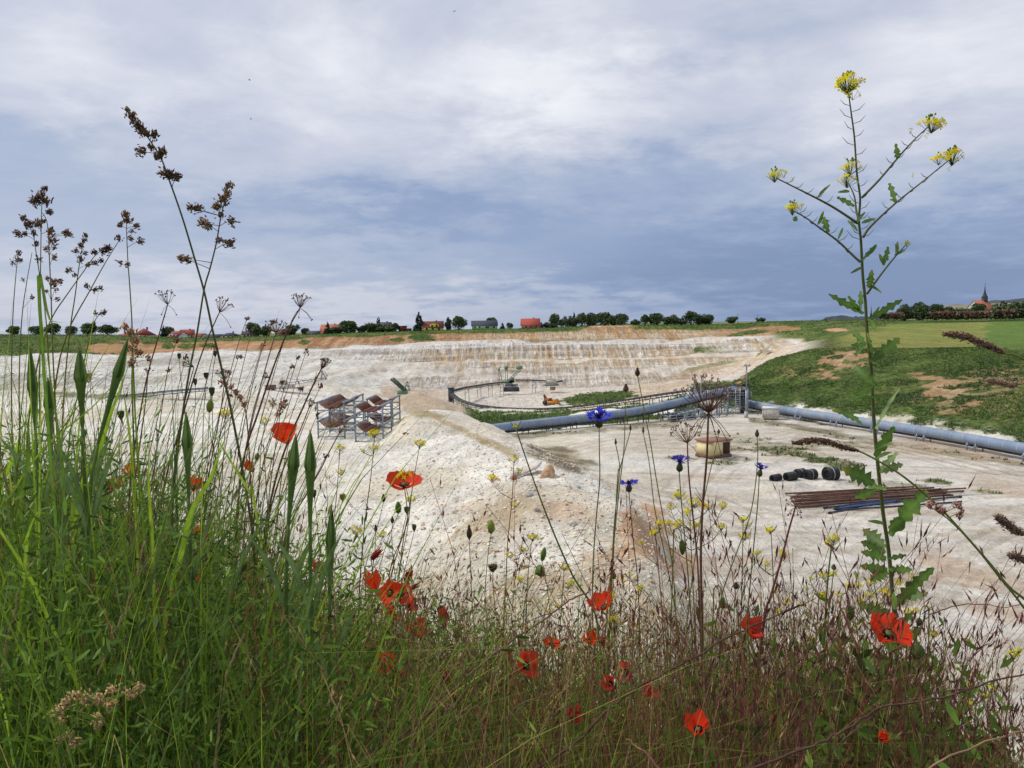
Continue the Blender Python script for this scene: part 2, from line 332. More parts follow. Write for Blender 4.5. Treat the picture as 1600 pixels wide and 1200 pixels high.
class MB:
    """collects simple solids and links them as one mesh"""
    def __init__(s): s.v = []; s.q = []; s.t = []; s.c = []
    def _add(s, pts, quads=(), tris=(), col=None):
        b = len(s.v); s.v += [tuple(p) for p in pts]
        s.q += [tuple(b + i for i in f) for f in quads]; s.t += [tuple(b + i for i in f) for f in tris]
        s.c += [col or (0.5, 0.5, 0.5)] * len(pts)
    def box(s, c, d, rz=0.0, col=None):
        cx, cy, cz = c; hx, hy, hz = d[0] / 2, d[1] / 2, d[2] / 2; ca, sa = math.cos(rz), math.sin(rz)
        pts = []
        for z in (-hz, hz):
            for x, y in ((-hx, -hy), (hx, -hy), (hx, hy), (-hx, hy)):
                pts.append((cx + x * ca - y * sa, cy + x * sa + y * ca, cz + z))
        s._add(pts, [(3, 2, 1, 0), (4, 5, 6, 7), (0, 1, 5, 4), (1, 2, 6, 5), (2, 3, 7, 6), (3, 0, 4, 7)], col=col); return s
    def bar(s, p, q, w=0.1, h=None, col=None):
        p = Vector(p); q = Vector(q); h = h or w; d = (q - p)
        if d.length < 1e-6: return s
        d.normalize(); up = Vector((0, 0, 1)) if abs(d.z) < 0.95 else Vector((0, 1, 0))
        a = d.cross(up).normalized() * (w / 2); b = a.cross(d).normalized() * (h / 2)
        pts = [p - a - b, p + a - b, p + a + b, p - a + b, q - a - b, q + a - b, q + a + b, q - a + b]
        s._add(pts, [(0, 1, 2, 3), (7, 6, 5, 4), (0, 4, 5, 1), (1, 5, 6, 2), (2, 6, 7, 3), (3, 7, 4, 0)], col=col); return s
    def tube(s, pts, r, n=8, col=None, cap=True):
        pts = [Vector(p) for p in pts]
        m = len(pts)
        if not hasattr(r, '__len__'): r = [r] * m
        V = []; prev = None
        for i, p in enumerate(pts):
            d = (pts[min(i + 1, m - 1)] - pts[max(i - 1, 0)])
            if d.length < 1e-9: d = Vector((0, 0, 1))
            d.normalize()
            if prev is None:
                up = Vector((0, 0, 1)) if abs(d.z) < 0.9 else Vector((0, 1, 0))
                a = d.cross(up).normalized()
            else:
                a = (prev - d * prev.dot(d)); a = a.normalized() if a.length > 1e-6 else d.orthogonal().normalized()
            prev = a; b = d.cross(a)
            for k in range(n):
                t = 2 * math.pi * k / n
                V.append(p + (a * math.cos(t) + b * math.sin(t)) * r[i])
        Q = []
        for i in range(m - 1):
            for k in range(n):
                k2 = (k + 1) % n
                Q.append((i * n + k, i * n + k2, (i + 1) * n + k2, (i + 1) * n + k))
        T = []
        if cap:
            V.append(pts[0]); V.append(pts[-1]); c0 = m * n; c1 = c0 + 1
            for k in range(n):
                k2 = (k + 1) % n
                T.append((c0, k2, k)); T.append((c1, (m - 1) * n + k, (m - 1) * n + k2))
        s._add(V, Q, T, col=col); return s
    def lathe(s, prof, p, axis=(0, 0, 1), n=10, col=None, cols=None, ribs=0, ribamp=0.0):
        """prof: (radius, height) pairs along axis from p"""
        d = Vector(axis).normalized(); a = d.orthogonal().normalized(); b = d.cross(a); p = Vector(p)
        V = []
        for r, h in prof:
            for k in range(n):
                t = 2 * math.pi * k / n
                rr = r * (1 + (ribamp * (1 if k % 2 else -1) if ribs else 0))
                V.append(p + d * h + (a * math.cos(t) + b * math.sin(t)) * rr)
        Q = [(i * n + k, i * n + (k + 1) % n, (i + 1) * n + (k + 1) % n, (i + 1) * n + k) for i in range(len(prof) - 1) for k in range(n)]
        b0 = len(s.v); s._add(V, Q, [], col=col)
        if cols:
            for i in range(len(prof)):
                for k in range(n): s.c[b0 + i * n + k] = cols[i]
        return s
    def poly(s, pts, quads=(), tris=(), col=None): s._add(pts, quads, tris, col); return s
    def build(s, name, mat, parent=None, smooth=False, world=False, label=None, cat=None, group=None, kind=None):
        V = np.array(s.v, float).reshape(-1, 3)
        if world and parent is not None: V = V - np.array(parent.location)
        me = newmesh(name, V, s.q, s.t, np.array(s.c) if s.c else None, smooth)
        return link(name, me, mat, parent, label, cat, group, kind)

# ------------------------------------------------------------------ materials
MATS = {}
def pmat(name, col, rough=0.8, metal=0.0, var=0.18, scale=3.0, bump=0.0, rust=None, spec=0.4, dirt=None):
    if name in MATS: return MATS[name]
    m = bpy.data.materials.new(name); m.use_nodes = True; MATS[name] = m
    t = m.node_tree; gg = G(t); b = t.nodes['Principled BSDF']
    co = t.nodes.new('ShaderNodeTexCoord').outputs['Object']
    n = gg.noise(co, scale, 5, 0.6)
    f = gg.rng(n, 0.3, 0.7, 1 - var, 1 + var)
    c = gg.mix(1.0, col, gg.comb(f, f, f), 'MULTIPLY')
    if rust: c = gg.mix(gg.rng(gg.noise(co, scale * 2.3, 6, 0.7), 0.52, 0.66, 0.0, rust[1]), c, rust[0])
    if dirt: c = gg.mix(gg.rng(gg.noise(co, scale * 0.7, 5, 0.65), 0.42, 0.7, 0.0, dirt[1]), c, dirt[0])
    t.links.new(c, b.inputs['Base Color'])
    b.inputs['Roughness'].default_value = rough; b.inputs['Metallic'].default_value = metal
    b.inputs['Specular IOR Level'].default_value = spec
    if bump:
        bn = t.nodes.new('ShaderNodeBump'); bn.inputs['Strength'].default_value = bump; bn.inputs['Distance'].default_value = 0.05
        t.links.new(n, bn.inputs['Height']); t.links.new(bn.outputs[0], b.inputs['Normal'])
    return m
def leafmat(name, trans=0.3, rough=0.55, var=0.22, scale=40.0, spec=0.35, tint=(1, 1, 1)):
    """reads the per-vertex plant colour"""
    if name in MATS: return MATS[name]
    m = bpy.data.materials.new(name); m.use_nodes = True; MATS[name] = m
    t = m.node_tree; gg = G(t); b = t.nodes['Principled BSDF']
    at = t.nodes.new('ShaderNodeAttribute'); at.attribute_name = 'Col'
    co = t.nodes.new('ShaderNodeTexCoord').outputs['Object']
    f = gg.rng(gg.noise(co, scale, 3, 0.6), 0.3, 0.7, 1 - var, 1 + var)
    c = gg.mix(1.0, at.outputs['Color'], gg.comb(f, f, f), 'MULTIPLY')
    c = gg.mix(1.0, c, tint, 'MULTIPLY')
    t.links.new(c, b.inputs['Base Color']); b.inputs['Roughness'].default_value = rough
    b.inputs['Specular IOR Level'].default_value = spec
    if trans > 0:
        tr = t.nodes.new('ShaderNodeBsdfTranslucent'); t.links.new(c, tr.inputs[0])
        mx = t.nodes.new('ShaderNodeMixShader'); mx.inputs[0].default_value = trans
        t.links.new(b.outputs[0], mx.inputs[1]); t.links.new(tr.outputs[0], mx.inputs[2])
        t.links.new(mx.outputs[0], t.nodes['Material Output'].inputs[0])
    return m

# ------------------------------------------------------------------ the ground sheet
def ground_mat():
    m = bpy.data.materials.new('quarry_ground'); m.use_nodes = True
    t = m.node_tree; gg = G(t); b = t.nodes['Principled BSDF']
    at = t.nodes.new('ShaderNodeAttribute'); at.attribute_name = 'Col'
    gr = t.nodes.new('ShaderNodeAttribute'); gr.attribute_name = 'Grass'
    geo = t.nodes.new('ShaderNodeTexCoord').outputs['Object']
    n1 = gg.noise(geo, 0.35, 6, 0.62); n2 = gg.noise(geo, 2.6, 6, 0.7); n3 = gg.noise(geo, 14.0, 3, 0.6)
    f = gg.m('MULTIPLY', gg.rng(n1, 0.3, 0.7, 0.84, 1.14), gg.rng(n2, 0.25, 0.75, 0.80, 1.18))
    vo = t.nodes.new('ShaderNodeTexVoronoi'); t.links.new(geo, vo.inputs['Vector']); vo.inputs['Scale'].default_value = 1.7
    f = gg.m('MULTIPLY', f, gg.rng(n3, 0.3, 0.7, 0.9, 1.1))
    c = gg.mix(1.0, at.outputs['Color'], gg.comb(f, f, f), 'MULTIPLY')
    rl = t.nodes.new('ShaderNodeAttribute'); rl.attribute_name = 'Rill'
    rn = gg.noise(gg.scale(geo, 1.0, 0.10, 0.12), 1.15, 5, 0.62, 0.9)
    rf = gg.rng(rn, 0.38, 0.62, 0.74, 1.16)
    lay = gg.rng(gg.noise(gg.scale(geo, 0.02, 0.02, 1.0), 1.3, 5, 0.7, 0.3), 0.4, 0.6, 0.86, 1.10)
    rf = gg.m('MULTIPLY', rf, lay)
    c = gg.mix(rl.outputs['Fac'], c, gg.mix(1.0, c, gg.comb(rf, gg.m('POWER', rf, 1.15), gg.m('POWER', rf, 1.35)), 'MULTIPLY'))
    # grassy ground has strong light and dark flecks
    gn = gg.noise(geo, 1.1, 7, 0.75)
    gf = gg.rng(gn, 0.36, 0.64, 0.45, 1.7)
    c2 = gg.mix(1.0, c, gg.comb(gf, gf, gg.m('MULTIPLY', gf, 0.9)), 'MULTIPLY')
    c = gg.mix(gr.outputs['Fac'], c, c2)
    t.links.new(c, b.inputs['Base Color']); b.inputs['Roughness'].default_value = 0.95
    b.inputs['Specular IOR Level'].default_value = 0.1
    h = gg.m('ADD', gg.m('MULTIPLY', n1, 0.9), gg.m('MULTIPLY', n2, 0.45))
    h = gg.m('ADD', h, gg.m('MULTIPLY', vo.outputs['Distance'], 0.12))
    h = gg.m('ADD', h, gg.m('MULTIPLY', n3, 0.08))
    h = gg.m('ADD', h, gg.m('MULTIPLY', gr.outputs['Fac'], gg.m('MULTIPLY', gn, 1.6)))
    h = gg.m('ADD', h, gg.m('MULTIPLY', rl.outputs['Fac'], gg.m('MULTIPLY', rn, 2.2)))
    bn = t.nodes.new('ShaderNodeBump'); bn.inputs['Strength'].default_value = 0.8; bn.inputs['Distance'].default_value = 0.8
    t.links.new(h, bn.inputs['Height']); t.links.new(bn.outputs[0], b.inputs['Normal'])
    return m
def ell(px, py, cx, cy, rx, ry, ang=0.0):
    a = math.radians(ang); u = (px - cx) * math.cos(a) + (py - cy) * math.sin(a); w = -(px - cx) * math.sin(a) + (py - cy) * math.cos(a)
    return (u / rx) ** 2 + (w / ry) ** 2
def build_ground():
    uf = np.linspace(-0.86, 0.86, 1150)
    uo = 0.86 + (np.linspace(0, 1, 42)[1:] ** 1.6) * 3.6
    u = np.concatenate([-uo[::-1], uf, uo])
    rows = [np.linspace(-260, -2, 24), np.arange(-1.5, 24, 0.42), np.arange(24, 60, 0.24), np.arange(60, 100, 0.3), np.arange(100, 150, 0.5),
            np.arange(150, 215, 0.9), np.arange(215, 400, 0.72), np.arange(400, 640, 8), np.geomspace(640, 9500, 34)]
    y = np.concatenate(rows)
    Ug, Yg = np.meshgrid(u, y)
    X = Ug * (np.abs(Yg) + 9.0)
    Z, v, px, slope = land(X, Yg)
    pj, py = project(X, np.maximum(Yg, .5), Z)
    ny, nx = X.shape
    n1 = fbm(X / 9, Yg / 9, 101, 4); n2 = fbm(X / 2.2, Yg / 2.2, 102, 4); n3 = fbm(X / 30, Yg / 30, 103, 4)
    st = fbm(X / 2.0 + 2 * n3, Yg / 26, 104, 4)            # down-slope streaks
    lay = fbm(X / 60, Z / 1.5, 105, 3)                     # strata
    def L(a, b, f): return a + (b - a) * f[..., None]
    def C(*c): return np.array(c, float) * np.ones(X.shape + (3,))
    white = L(C(.82, .775, .675), C(.70, .63, .50), sstep(n1, .42, .62))
    road = L(C(.69, .645, .565), C(.60, .53, .43), sstep(fbm(X / 26 + 3 * n3, Yg / 3.2, 107, 4), .4, .66))
    c = white
    # haul road and yard
    fr = sstep(pj, 860, 1000) * (1 - sstep(v, 6.9, 7.2)) * (1 - sstep(Z, 0.25, 0.7))
    c = L(c, road, fr)
    # near ridge: sandy rubble
    rub = sstep(Z, 0.6, 1.6) * (1 - sstep(v, 4.6, 5.2))
    sand = L(C(.66, .58, .45), C(.52, .42, .28), sstep(n2, .42, .66))
    rz_ = rub * sstep(ell(pj, py, 800, 855, 200, 110), 1.25, .55)
    c = L(c, sand, np.clip(rz_, 0, 1) * sstep(n1, .25, .5))
    for (ex, ey, rx, ry, an, st_) in ((1005, 835, 42, 55, 35, 1), (1060, 880, 30, 22, 20, .8), (880, 800, 60, 16, 10, .5), (960, 900, 60, 20, 30, .6), (1030, 960, 60, 18, 30, .5), (700, 790, 60, 12, 0, .3)):
        f = sstep(ell(pj, py, ex, ey, rx, ry, an) + (n2 - .5) * 2.4, 1.2, .3) * (v < 5) * st_
        c = L(c, L(C(.56, .30, .14), C(.66, .46, .28), sstep(n2, .4, .62)), f * .8)
    # yellow-brown crust along the ridge crest
    for (ax, ay, bx, by, w) in ((640, 645, 690, 652, 7), (665, 645, 760, 690, 7), (755, 688, 805, 712, 10), (620, 660, 655, 640, 5)):
        tt = np.clip(((pj - ax) * (bx - ax) + (py - ay) * (by - ay)) / ((bx - ax) ** 2 + (by - ay) ** 2), 0, 1)
        dd = np.hypot(pj - ax - tt * (bx - ax), (py - ay - tt * (by - ay)) * 1.2)
        f = sstep(dd + (n2 - .5) * 12, w * 1.1, w * .3) * (v < 7)
        c = L(c, C(.48, .37, .20), f * .85)
    f = sstep(ell(pj, py, 880, 716, 62, 17, 14) + (n2 - .5) * 2, 1.2, .4) * (v < 6)
    c = L(c, L(C(.20, .155, .09), C(.38, .31, .20), sstep(n2, .45, .65)), f * .9)
    # brown tipped heap
    f = sstep(ell(pj, py, 668, 628, 80, 26, 18) + (n2 - .5) * .8, 1.15, .8) * (v > 6.4) * (v < 10)
    c = L(c, C(.56, .44, .31), f)
    # pit floor and quarry faces, pinkish with tan streaks
    pit = sstep(v, 8.6, 9.2) * sstep(pj, 540, 760)
    c = L(c, L(C(.60, .50, .40), C(.66, .60, .52), sstep(n1, .4, .6)), pit * .75)
    face = sstep(v, 10, 10.3) * (1 - sstep(v, 15.9, 16.1)) * sstep(pj, 430, 720) * (1 - sstep(pj, 1160, 1300) * .6)
    c = L(c, L(C(.46, .35, .24), C(.68, .61, .52), sstep(st * .6 + lay * .4, .30, .52)), face * .75)
    tan = sstep(ell(pj, py, 900, 560, 260, 16) + (n1 - .5) * 2, 1.3, .4) * face
    c = L(c, L(C(.60, .42, .22), C(.66, .56, .42), sstep(st, .4, .6)), tan * .55)
    facel = sstep(v, 10, 10.3) * (1 - sstep(v, 15.9, 16.1)) * (1 - sstep(pj, 430, 720))
    c = L(c, L(C(.47, .43, .36), C(.68, .66, .60), sstep(st, .36, .56)), facel * .75)
    lipw = sstep(v, 14.75, 14.95) * (1 - sstep(v, 15.2, 15.6)) * (1 - sstep(pj, 1170, 1300))
    c = L(c, C(.72, .70, .65), lipw * .8)
    ramp_ = sstep(ell(pj, py, 1040, 603, 210, 15, -17) + (n1 - .5) * .8, 1.2, .7) * (v > 8.6)
    c = L(c, L(C(.52, .38, .24), C(.64, .53, .40), sstep(fbm(X / 20, Yg / 3, 108, 3), .4, .6)), ramp_ * .8)
    # orange soil cover
    org = sstep(v + (n2 - .5) * .2, 15.85, 16.1) * (1 - sstep(v, 16.98, 17.0)) * (1 - sstep(pj, 1190, 1300))
    oc = L(C(.36, .185, .085), C(.50, .30, .16), sstep(st, .38, .62))
    oc = L(oc, L(C(.60, .48, .33), C(.54, .36, .19), sstep(st, .40, .62)), sstep(pj, 640, 860) * (1 - .6 * sstep(pj, 1080, 1150)) * sstep(1.0 - (v - 16) * .8, .1, .75))
    c = L(c, oc, org)
    grass = np.zeros(X.shape)
    def paint(col, f, gs):
        nonlocal c, grass
        f = np.clip(f, 0, 1); c = L(c, col, f); grass = grass * (1 - f) + gs * f
    GD = C(.070, .115, .028); GM = C(.12, .165, .045); GL = C(.19, .23, .065)
    green = L(GD, GM, sstep(n1, .38, .6)); green = L(green, C(.14, .13, .06), sstep(n2, .55, .75) * .5)
    # grass on the rim
    rimt = 16.62 + .25 * (fbm(X / 12, Yg / 50, 110, 3) - .5) + .3 * sstep(pj, 900, 930) * (1 - sstep(pj, 960, 1000)) - 0.12 * (1 - sstep(pj, 640, 900)) * 0
    bare = sstep(np.abs(pj - 955), 42, 25)
    paint(green, sstep(v, rimt, rimt + .12) * (1 - sstep(v, 17.3, 18)) * (1 - bare * sstep(17.15 - v, 0, .1)), 1)
    # left grassy slope
    lf = sstep(v + (n2 - .5) * .5, 15.6, 16.0) * (1 - sstep(pj + (n1 - .5) * 60, 172, 196)) * (v < 17.5)
    paint(green, lf, 1)
    for (ex, ey, rx, ry) in ((165, 545, 32, 9), (205, 548, 26, 10), (235, 552, 20, 6)):
        paint(C(.46, .27, .13), sstep(ell(pj, py, ex, ey, rx, ry) + (n2 - .5) * 1.5, 1.2, .6) * (v > 15) * (v < 17.2), 0)
    for (ex, ey, rx, ry) in ((660, 528, 22, 6), (232, 534, 12, 5), (262, 540, 10, 5), (290, 541, 12, 5), (325, 540, 14, 4), (475, 535, 10, 4), (620, 531, 12, 3)):
        paint(green, sstep(ell(pj, py, ex, ey, rx, ry) + (n2 - .5) * 1.8, 1.2, .6) * (v > 15.5) * (v < 17.2), 1)
    # grassy bank behind the pipeline, weeds on the benches
    wpx = sstep(pj, 715, 745) * (1 - sstep(pj, 1075, 1110))
    paint(green, sstep(v + (n2 - .5) * .3, 7.02, 7.2) * (1 - sstep(v + (n1 - .5) * .9, 8.45, 8.75)) * wpx * sstep(n1 + (1 - sstep(pj, 850, 900)) * .3, .36, .46), 1)
    paint(green, sstep(ell(pj, py, 935, 622, 62, 9, -6) + (n2 - .5) * 1.6, 1.2, .6) * (v > 8.6) * (v < 10.2), 1)
    paint(green, sstep(ell(pj, py, 1140, 548, 62, 7, 2) + (n2 - .5) * 1.6, 1.2, .6) * (v > 10.2) * (v < 15), 1)
    paint(green, sstep(ell(pj, py, 1110, 571, 50, 3, -10) + (n2 - .5) * 2, 1.2, .6) * (v > 9) * (v < 15) * .6, 1)
    paint(green, sstep(ell(pj, py, 1120, 603, 45, 7, -3) + (n2 - .5) * 1.6, 1.2, .6) * (v > 7.8) * (v < 10), 1)
    paint(green, sstep(ell(pj, py, 1175, 519, 40, 4, -8) + (n2 - .5) * 1.2, 1.2, .6) * (v > 15.2), 1)
    paint(green, sstep(ell(pj, py, 140, 618, 120, 5, 2) + (n2 - .5) * 2.6, 1.1, .4) * (v > 8.5) * (v < 11) * .7, 1)
    # the green hill on the right
    hill = sstep(pj + (v < 8) * (v - 7) * 30, 1118, 1150) * sstep(v + (n2 - .5) * .16, 7.02, 7.12) * (1 - sstep(v, 8.0, 8.25) * (1 - sstep(pj, 1240, 1300)))
    hcol = L(green, C(.13, .115, .055), sstep(n3, .5, .68) * .6)
    paint(hcol, hill, 1)
    for (ex, ey, rx, ry, an, s_) in ((1320, 565, 46, 18, -20, .95), (1480, 608, 52, 22, 15, .95), (1560, 610, 50, 34, 10, .6), (1545, 590, 60, 12, 0, .5), (1490, 636, 36, 12, 0, .7),
                                     (1150, 605, 16, 9, -40, .9), (1250, 580, 40, 12, 0, .3), (1590, 640, 40, 22, 0, .5), (1430, 620, 24, 10, 0, .5)):
        paint(L(C(.40, .25, .13), C(.50, .36, .22), sstep(n2, .4, .6)), sstep(ell(pj, py, ex, ey, rx, ry, an) + (n2 - .5) * 4.2 + (n1 - .5) * 1.5, 1.0, .3) * (v > 7) * (v < 8.3) * (pj > 1120) * s_, .25)
    # terraces and the field behind it
    fld = sstep(pj, 1285, 1340) * sstep(v, 8.0, 8.2) * (1 - sstep(v, 16.6, 17))
    rowsn = fbm(X / 2.5 + Yg / 40, Yg / 45, 120, 3)
    fcol = L(C(.27, .26, .075), C(.20, .235, .06), sstep(rowsn, .4, .6))
    fcol = L(fcol, C(.13, .20, .045), sstep(ell(pj, py, 1610, 522, 70, 30) + (n1 - .5), 1.2, .9))
    paint(fcol, fld, .35)
    slopef = sstep(v, 16.2, 16.6) * (1 - sstep(v, 17.1, 17.6)) * sstep(pj, 1340, 1400)
    paint(C(.085, .13, .035), slopef, .6)
    mid = sstep(pj, 1190, 1230) * (1 - sstep(pj, 1350, 1400)) * sstep(v, 13.0, 14.6) * (1 - sstep(v, 16.9, 17.2))
    paint(L(green, GL, sstep(n1, .5, .7) * .6), mid, .9)
    wc = sstep(pj, 1080, 1150) * (1 - sstep(pj + (n2 - .5) * 14, 1248, 1262)) * sstep(py, 527, 531)
    paint(L(C(.68, .62, .52), C(.56, .44, .30), sstep(st, .45, .65)), wc * (v > 12.5) * (v < 17) * (py < 556) * sstep(n1 + (pj < 1165) * 0.3, .3, .34), 0)
    paint(C(.52, .30, .17), sstep(ell(pj, py, 1308, 515.5, 17, 2.8) + (n2 - .5), 1.2, .7) * (v > 13), 0)
    paint(C(.44, .24, .12), sstep(ell(pj, py, 1215, 513, 34, 4) + (n2 - .5) * 2.6, 1.2, .7) * (v > 14.5) * (v < 17.2) * .8, 0)
    # the plain
    plain = sstep(v, 17.0, 17.5)
    pcol = L(C(.15, .185, .06), C(.20, .22, .08), sstep(fbm(X / 200, Yg / 14, 130, 3), .45, .6))
    pcol = L(pcol, C(.085, .125, .04), sstep(v, 17.9, 18.0) * (1 - sstep(v, 18.0, 18.4)))
    paint(pcol, plain, .3)
    # weeds and soil on the yard
    yard = (v < 7.02) * (Z < 0.6) * (Yg > 30)
    for (ex, ey, rx, ry, an, s_) in ((1150, 722, 85, 7, 3, .7), (1235, 708, 60, 8, 6, .85), (1290, 722, 58, 9, 12, .95), (1180, 690, 90, 8, 8, .45), (1400, 762, 60, 10, 6, .6), (1300, 694, 80, 6, 6, .5),
                                     (1468, 752, 26, 5, 6, .95), (1540, 768, 22, 3, 6, .7), (1350, 690, 60, 4, 10, .5), (1120, 700, 40, 5, 0, .6), (1385, 730, 14, 3, 0, .5), (1170, 640, 30, 3, 5, .9), (1260, 656, 40, 3, 14, .9)):
        f = sstep(ell(pj, py, ex, ey, rx, ry, an) + (n2 - .5) * 4.0 + (n1 - .5) * 1.5, 1.2, .5) * yard * s_
        paint(L(C(.30, .255, .16), C(.13, .145, .055), sstep(n2, .42, .58)), f, .5)
    pipedirt = np.zeros(X.shape)
    for a_, b_ in (((1170, 655), (1610, 728)), ((790, 684), (1060, 662))):
        tt = np.clip((pj - a_[0]) / (b_[0] - a_[0]), 0, 1); lp = a_[1] + (b_[1] - a_[1]) * tt
        pipedirt = np.maximum(pipedirt, sstep(np.abs(py - lp) + (n2 - .5) * 6, 6, 2) * (tt > 0) * (tt < 1))
    paint(L(C(.22, .19, .12), C(.40, .34, .24), sstep(n2, .4, .6)), pipedirt * yard * .8, .3)
    # tyre tracks and puddle rings of pale dry mud
    tr = fbm(X / 30 + n3 * 2, (Yg + 0.35 * X) / .9, 140, 3)
    c = c * (1 - .22 * (sstep(tr, .5, .68) * yard * sstep(pj, 900, 1050))[..., None] * np.array([.7, .9, 1.1]))
    # wheel tracks left by trucks
    for k_, pl in enumerate((((800, 742), (900, 712), (1020, 690), (1120, 672), (1230, 668), (1400, 697), (1620, 742)), ((1000, 900), (1060, 800), (1100, 740), (1150, 700), (1250, 676), (1420, 705), (1620, 752)),
                             ((880, 700), (1000, 676), (1100, 662), (1200, 664), (1330, 686), (1500, 722), (1640, 760)), ((1120, 1000), (1180, 880), (1330, 810), (1480, 770), (1640, 762)), ((1010, 760), (1120, 780), (1260, 850), (1420, 900), (1640, 950)),
                             ((1300, 1100), (1360, 960), (1480, 870), (1640, 800)), ((1180, 1050), (1330, 950), (1500, 900), (1650, 890)))):
        W_ = [on_z(a_, b_, 0) for a_, b_ in pl]; tx = np.full(X.shape, 99.0)
        sel = yard & (pj > 760) & (pj < 1700) & (Yg < 150)
        xs, ys = X[sel], Yg[sel]; dm = np.full(xs.shape, 99.0)
        for a_, b_ in zip(W_, W_[1:]):
            dxy = b_ - a_; L2_ = dxy.x ** 2 + dxy.y ** 2; tt = np.clip(((xs - a_.x) * dxy.x + (ys - a_.y) * dxy.y) / L2_, 0, 1); dm = np.minimum(dm, np.hypot(xs - a_.x - tt * dxy.x, ys - a_.y - tt * dxy.y))
        dm = np.abs(dm + .5 * (fbm(xs / 9, ys / 9, 150 + k_, 2) - .5)); rut = np.maximum(sstep(np.abs(dm - 1.0), .42, .12), .7 * sstep(np.abs(dm - 2.6), .35, .1)) * sstep(fbm(xs / 7, ys / 7, 160 + k_, 3), .3, .5)
        c[sel] = c[sel] * (1 - .20 * rut[:, None] * np.array([.8, .95, 1.15])); Z[sel] -= .07 * rut
    for (ex, ey, rx, ry) in ((1430, 838, 50, 5), (1310, 850, 24, 4), (1480, 822, 55, 4), (1350, 812, 30, 4)):
        f = sstep(ell(pj, py, ex, ey, rx, ry, 3) + (n2 - .5) * .7, 1.1, .8) * yard
        c = L(c, C(.74, .69, .58), f * .9)
    for (ex, ey, rx, ry, an) in ((1520, 900, 120, 18, 20), (1470, 880, 70, 10, 14), (1560, 960, 70, 12, 10), (1180, 872, 70, 8, 0), (1500, 700, 120, 14, 10), (1560, 760, 60, 14, 8)):
        f = sstep(ell(pj, py, ex, ey, rx, ry, an) + (n2 - .5) * 2.4, 1.3, .4) * yard
        c = L(c, C(.52, .38, .26), f * .5)
    # bank and berm under the grass
    bank = (v < 0)
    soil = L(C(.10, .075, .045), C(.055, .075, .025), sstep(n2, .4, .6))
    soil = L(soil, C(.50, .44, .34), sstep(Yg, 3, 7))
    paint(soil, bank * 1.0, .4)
    rillf = sstep(v, 10, 10.2) * (1 - sstep(v, 16.9, 17.0)) * (1 - sstep(pj, 1180, 1280)) * (1 - np.clip(grass, 0, 1)) * sstep(np.abs(slope), .08, .3) + .35 * sstep(v, 8, 9) * (v < 10)
    idx = np.arange(ny * nx).reshape(ny, nx)
    q = np.stack([idx[:-1, :-1], idx[:-1, 1:], idx[1:, 1:], idx[1:, :-1]], -1).reshape(-1, 4)
    V = np.stack([X, Yg, Z], -1).reshape(-1, 3)
    me = newmesh('ground', V, q, None, c.reshape(-1, 3), smooth=True)
    a = me.attributes.new('Grass', 'FLOAT', 'POINT'); a.data.foreach_set('value', grass.astype(np.float32).ravel())
    a = me.attributes.new('Rill', 'FLOAT', 'POINT'); a.data.foreach_set('value', rillf.astype(np.float32).ravel())
    o = link('ground', me, ground_mat(), kind='structure')
    return X, Yg, Z, v, pj, py, grass
GR = build_ground()

# ================================================================== far objects on the rim
def crown_mesh(seed, kind):
    r = np.random.RandomState(seed); blobs = []
    if kind == 'round':
        blobs.append((0, 0, .55, .40, .40))
        for i in range(15):
            a = r.rand() * 6.28; e = r.uniform(-.5, 1.3); blobs.append((.30 * math.cos(a) * math.cos(e), .30 * math.sin(a) * math.cos(e), .54 + .27 * math.sin(e), r.uniform(.12, .24), r.uniform(.11, .22)))
    elif kind == 'wide':
        for i in range(15):
            blobs.append((r.uniform(-.36, .36), r.uniform(-.25, .25), r.uniform(.3, .68), r.uniform(.13, .24), r.uniform(.13, .26)))
    elif kind == 'cone':
        for i in range(16):
            t = i / 15; w = .42 * (1 - t) ** .85 + .03
            for k in range(3):
                a = r.rand() * 6.28; blobs.append((w * .6 * math.cos(a), w * .6 * math.sin(a), .1 + .88 * t, w * .55, .07))
    else:   # narrow
        for i in range(12):
            t = i / 11; w = .36 * math.sin(math.pi * (t * .85 + .12)) ; a = r.rand() * 6.28
            blobs.append((w * .35 * math.cos(a), w * .35 * math.sin(a), .12 + .8 * t, w, .13))
    n = 2400
    vol = np.array([b[3] ** 2 for b in blobs]); pick = r.choice(len(blobs), n, p=vol / vol.sum())
    B = np.array(blobs)[pick]; d = r.normal(size=(n, 3)); d /= np.linalg.norm(d, axis=1)[:, None]
    rr = r.rand(n) ** .35 * r.uniform(.85, 1.1, n)
    c = np.stack([B[:, 0] + d[:, 0] * rr * B[:, 3], B[:, 1] + d[:, 1] * rr * B[:, 3], B[:, 2] + d[:, 2] * rr * B[:, 4]], 1)
    nrm = d + r.normal(size=(n, 3)) * .7; nrm /= np.linalg.norm(nrm, axis=1)[:, None]
    t1 = np.cross(nrm, r.normal(size=(n, 3))); t1 /= np.linalg.norm(t1, axis=1)[:, None]; t2 = np.cross(nrm, t1)
    s = r.uniform(.018, .045, n)[:, None]
    V = np.stack([c - t1 * s - t2 * s * .7, c + t1 * s - t2 * s * .7, c + t1 * s * .8 + t2 * s, c - t1 * s * .6 + t2 * s * .8], 1).reshape(-1, 3)
    br = r.uniform(.65, 1.5, n) * (1 + .5 * (vn(c[:, 0] * 9, c[:, 2] * 9 + c[:, 1] * 4, seed) - .5))
    base = np.array({'round': (.062, .100, .030), 'wide': (.060, .092, .030), 'cone': (.028, .050, .028), 'narrow': (.038, .062, .028)}[kind])
    cols = np.repeat(base[None] * br[:, None], 4, 0)
    return newmesh('crown_' + kind, V, np.arange(n * 4).reshape(-1, 4), None, cols)
LM = leafmat('tree_foliage', trans=0.12, var=.3, scale=6)
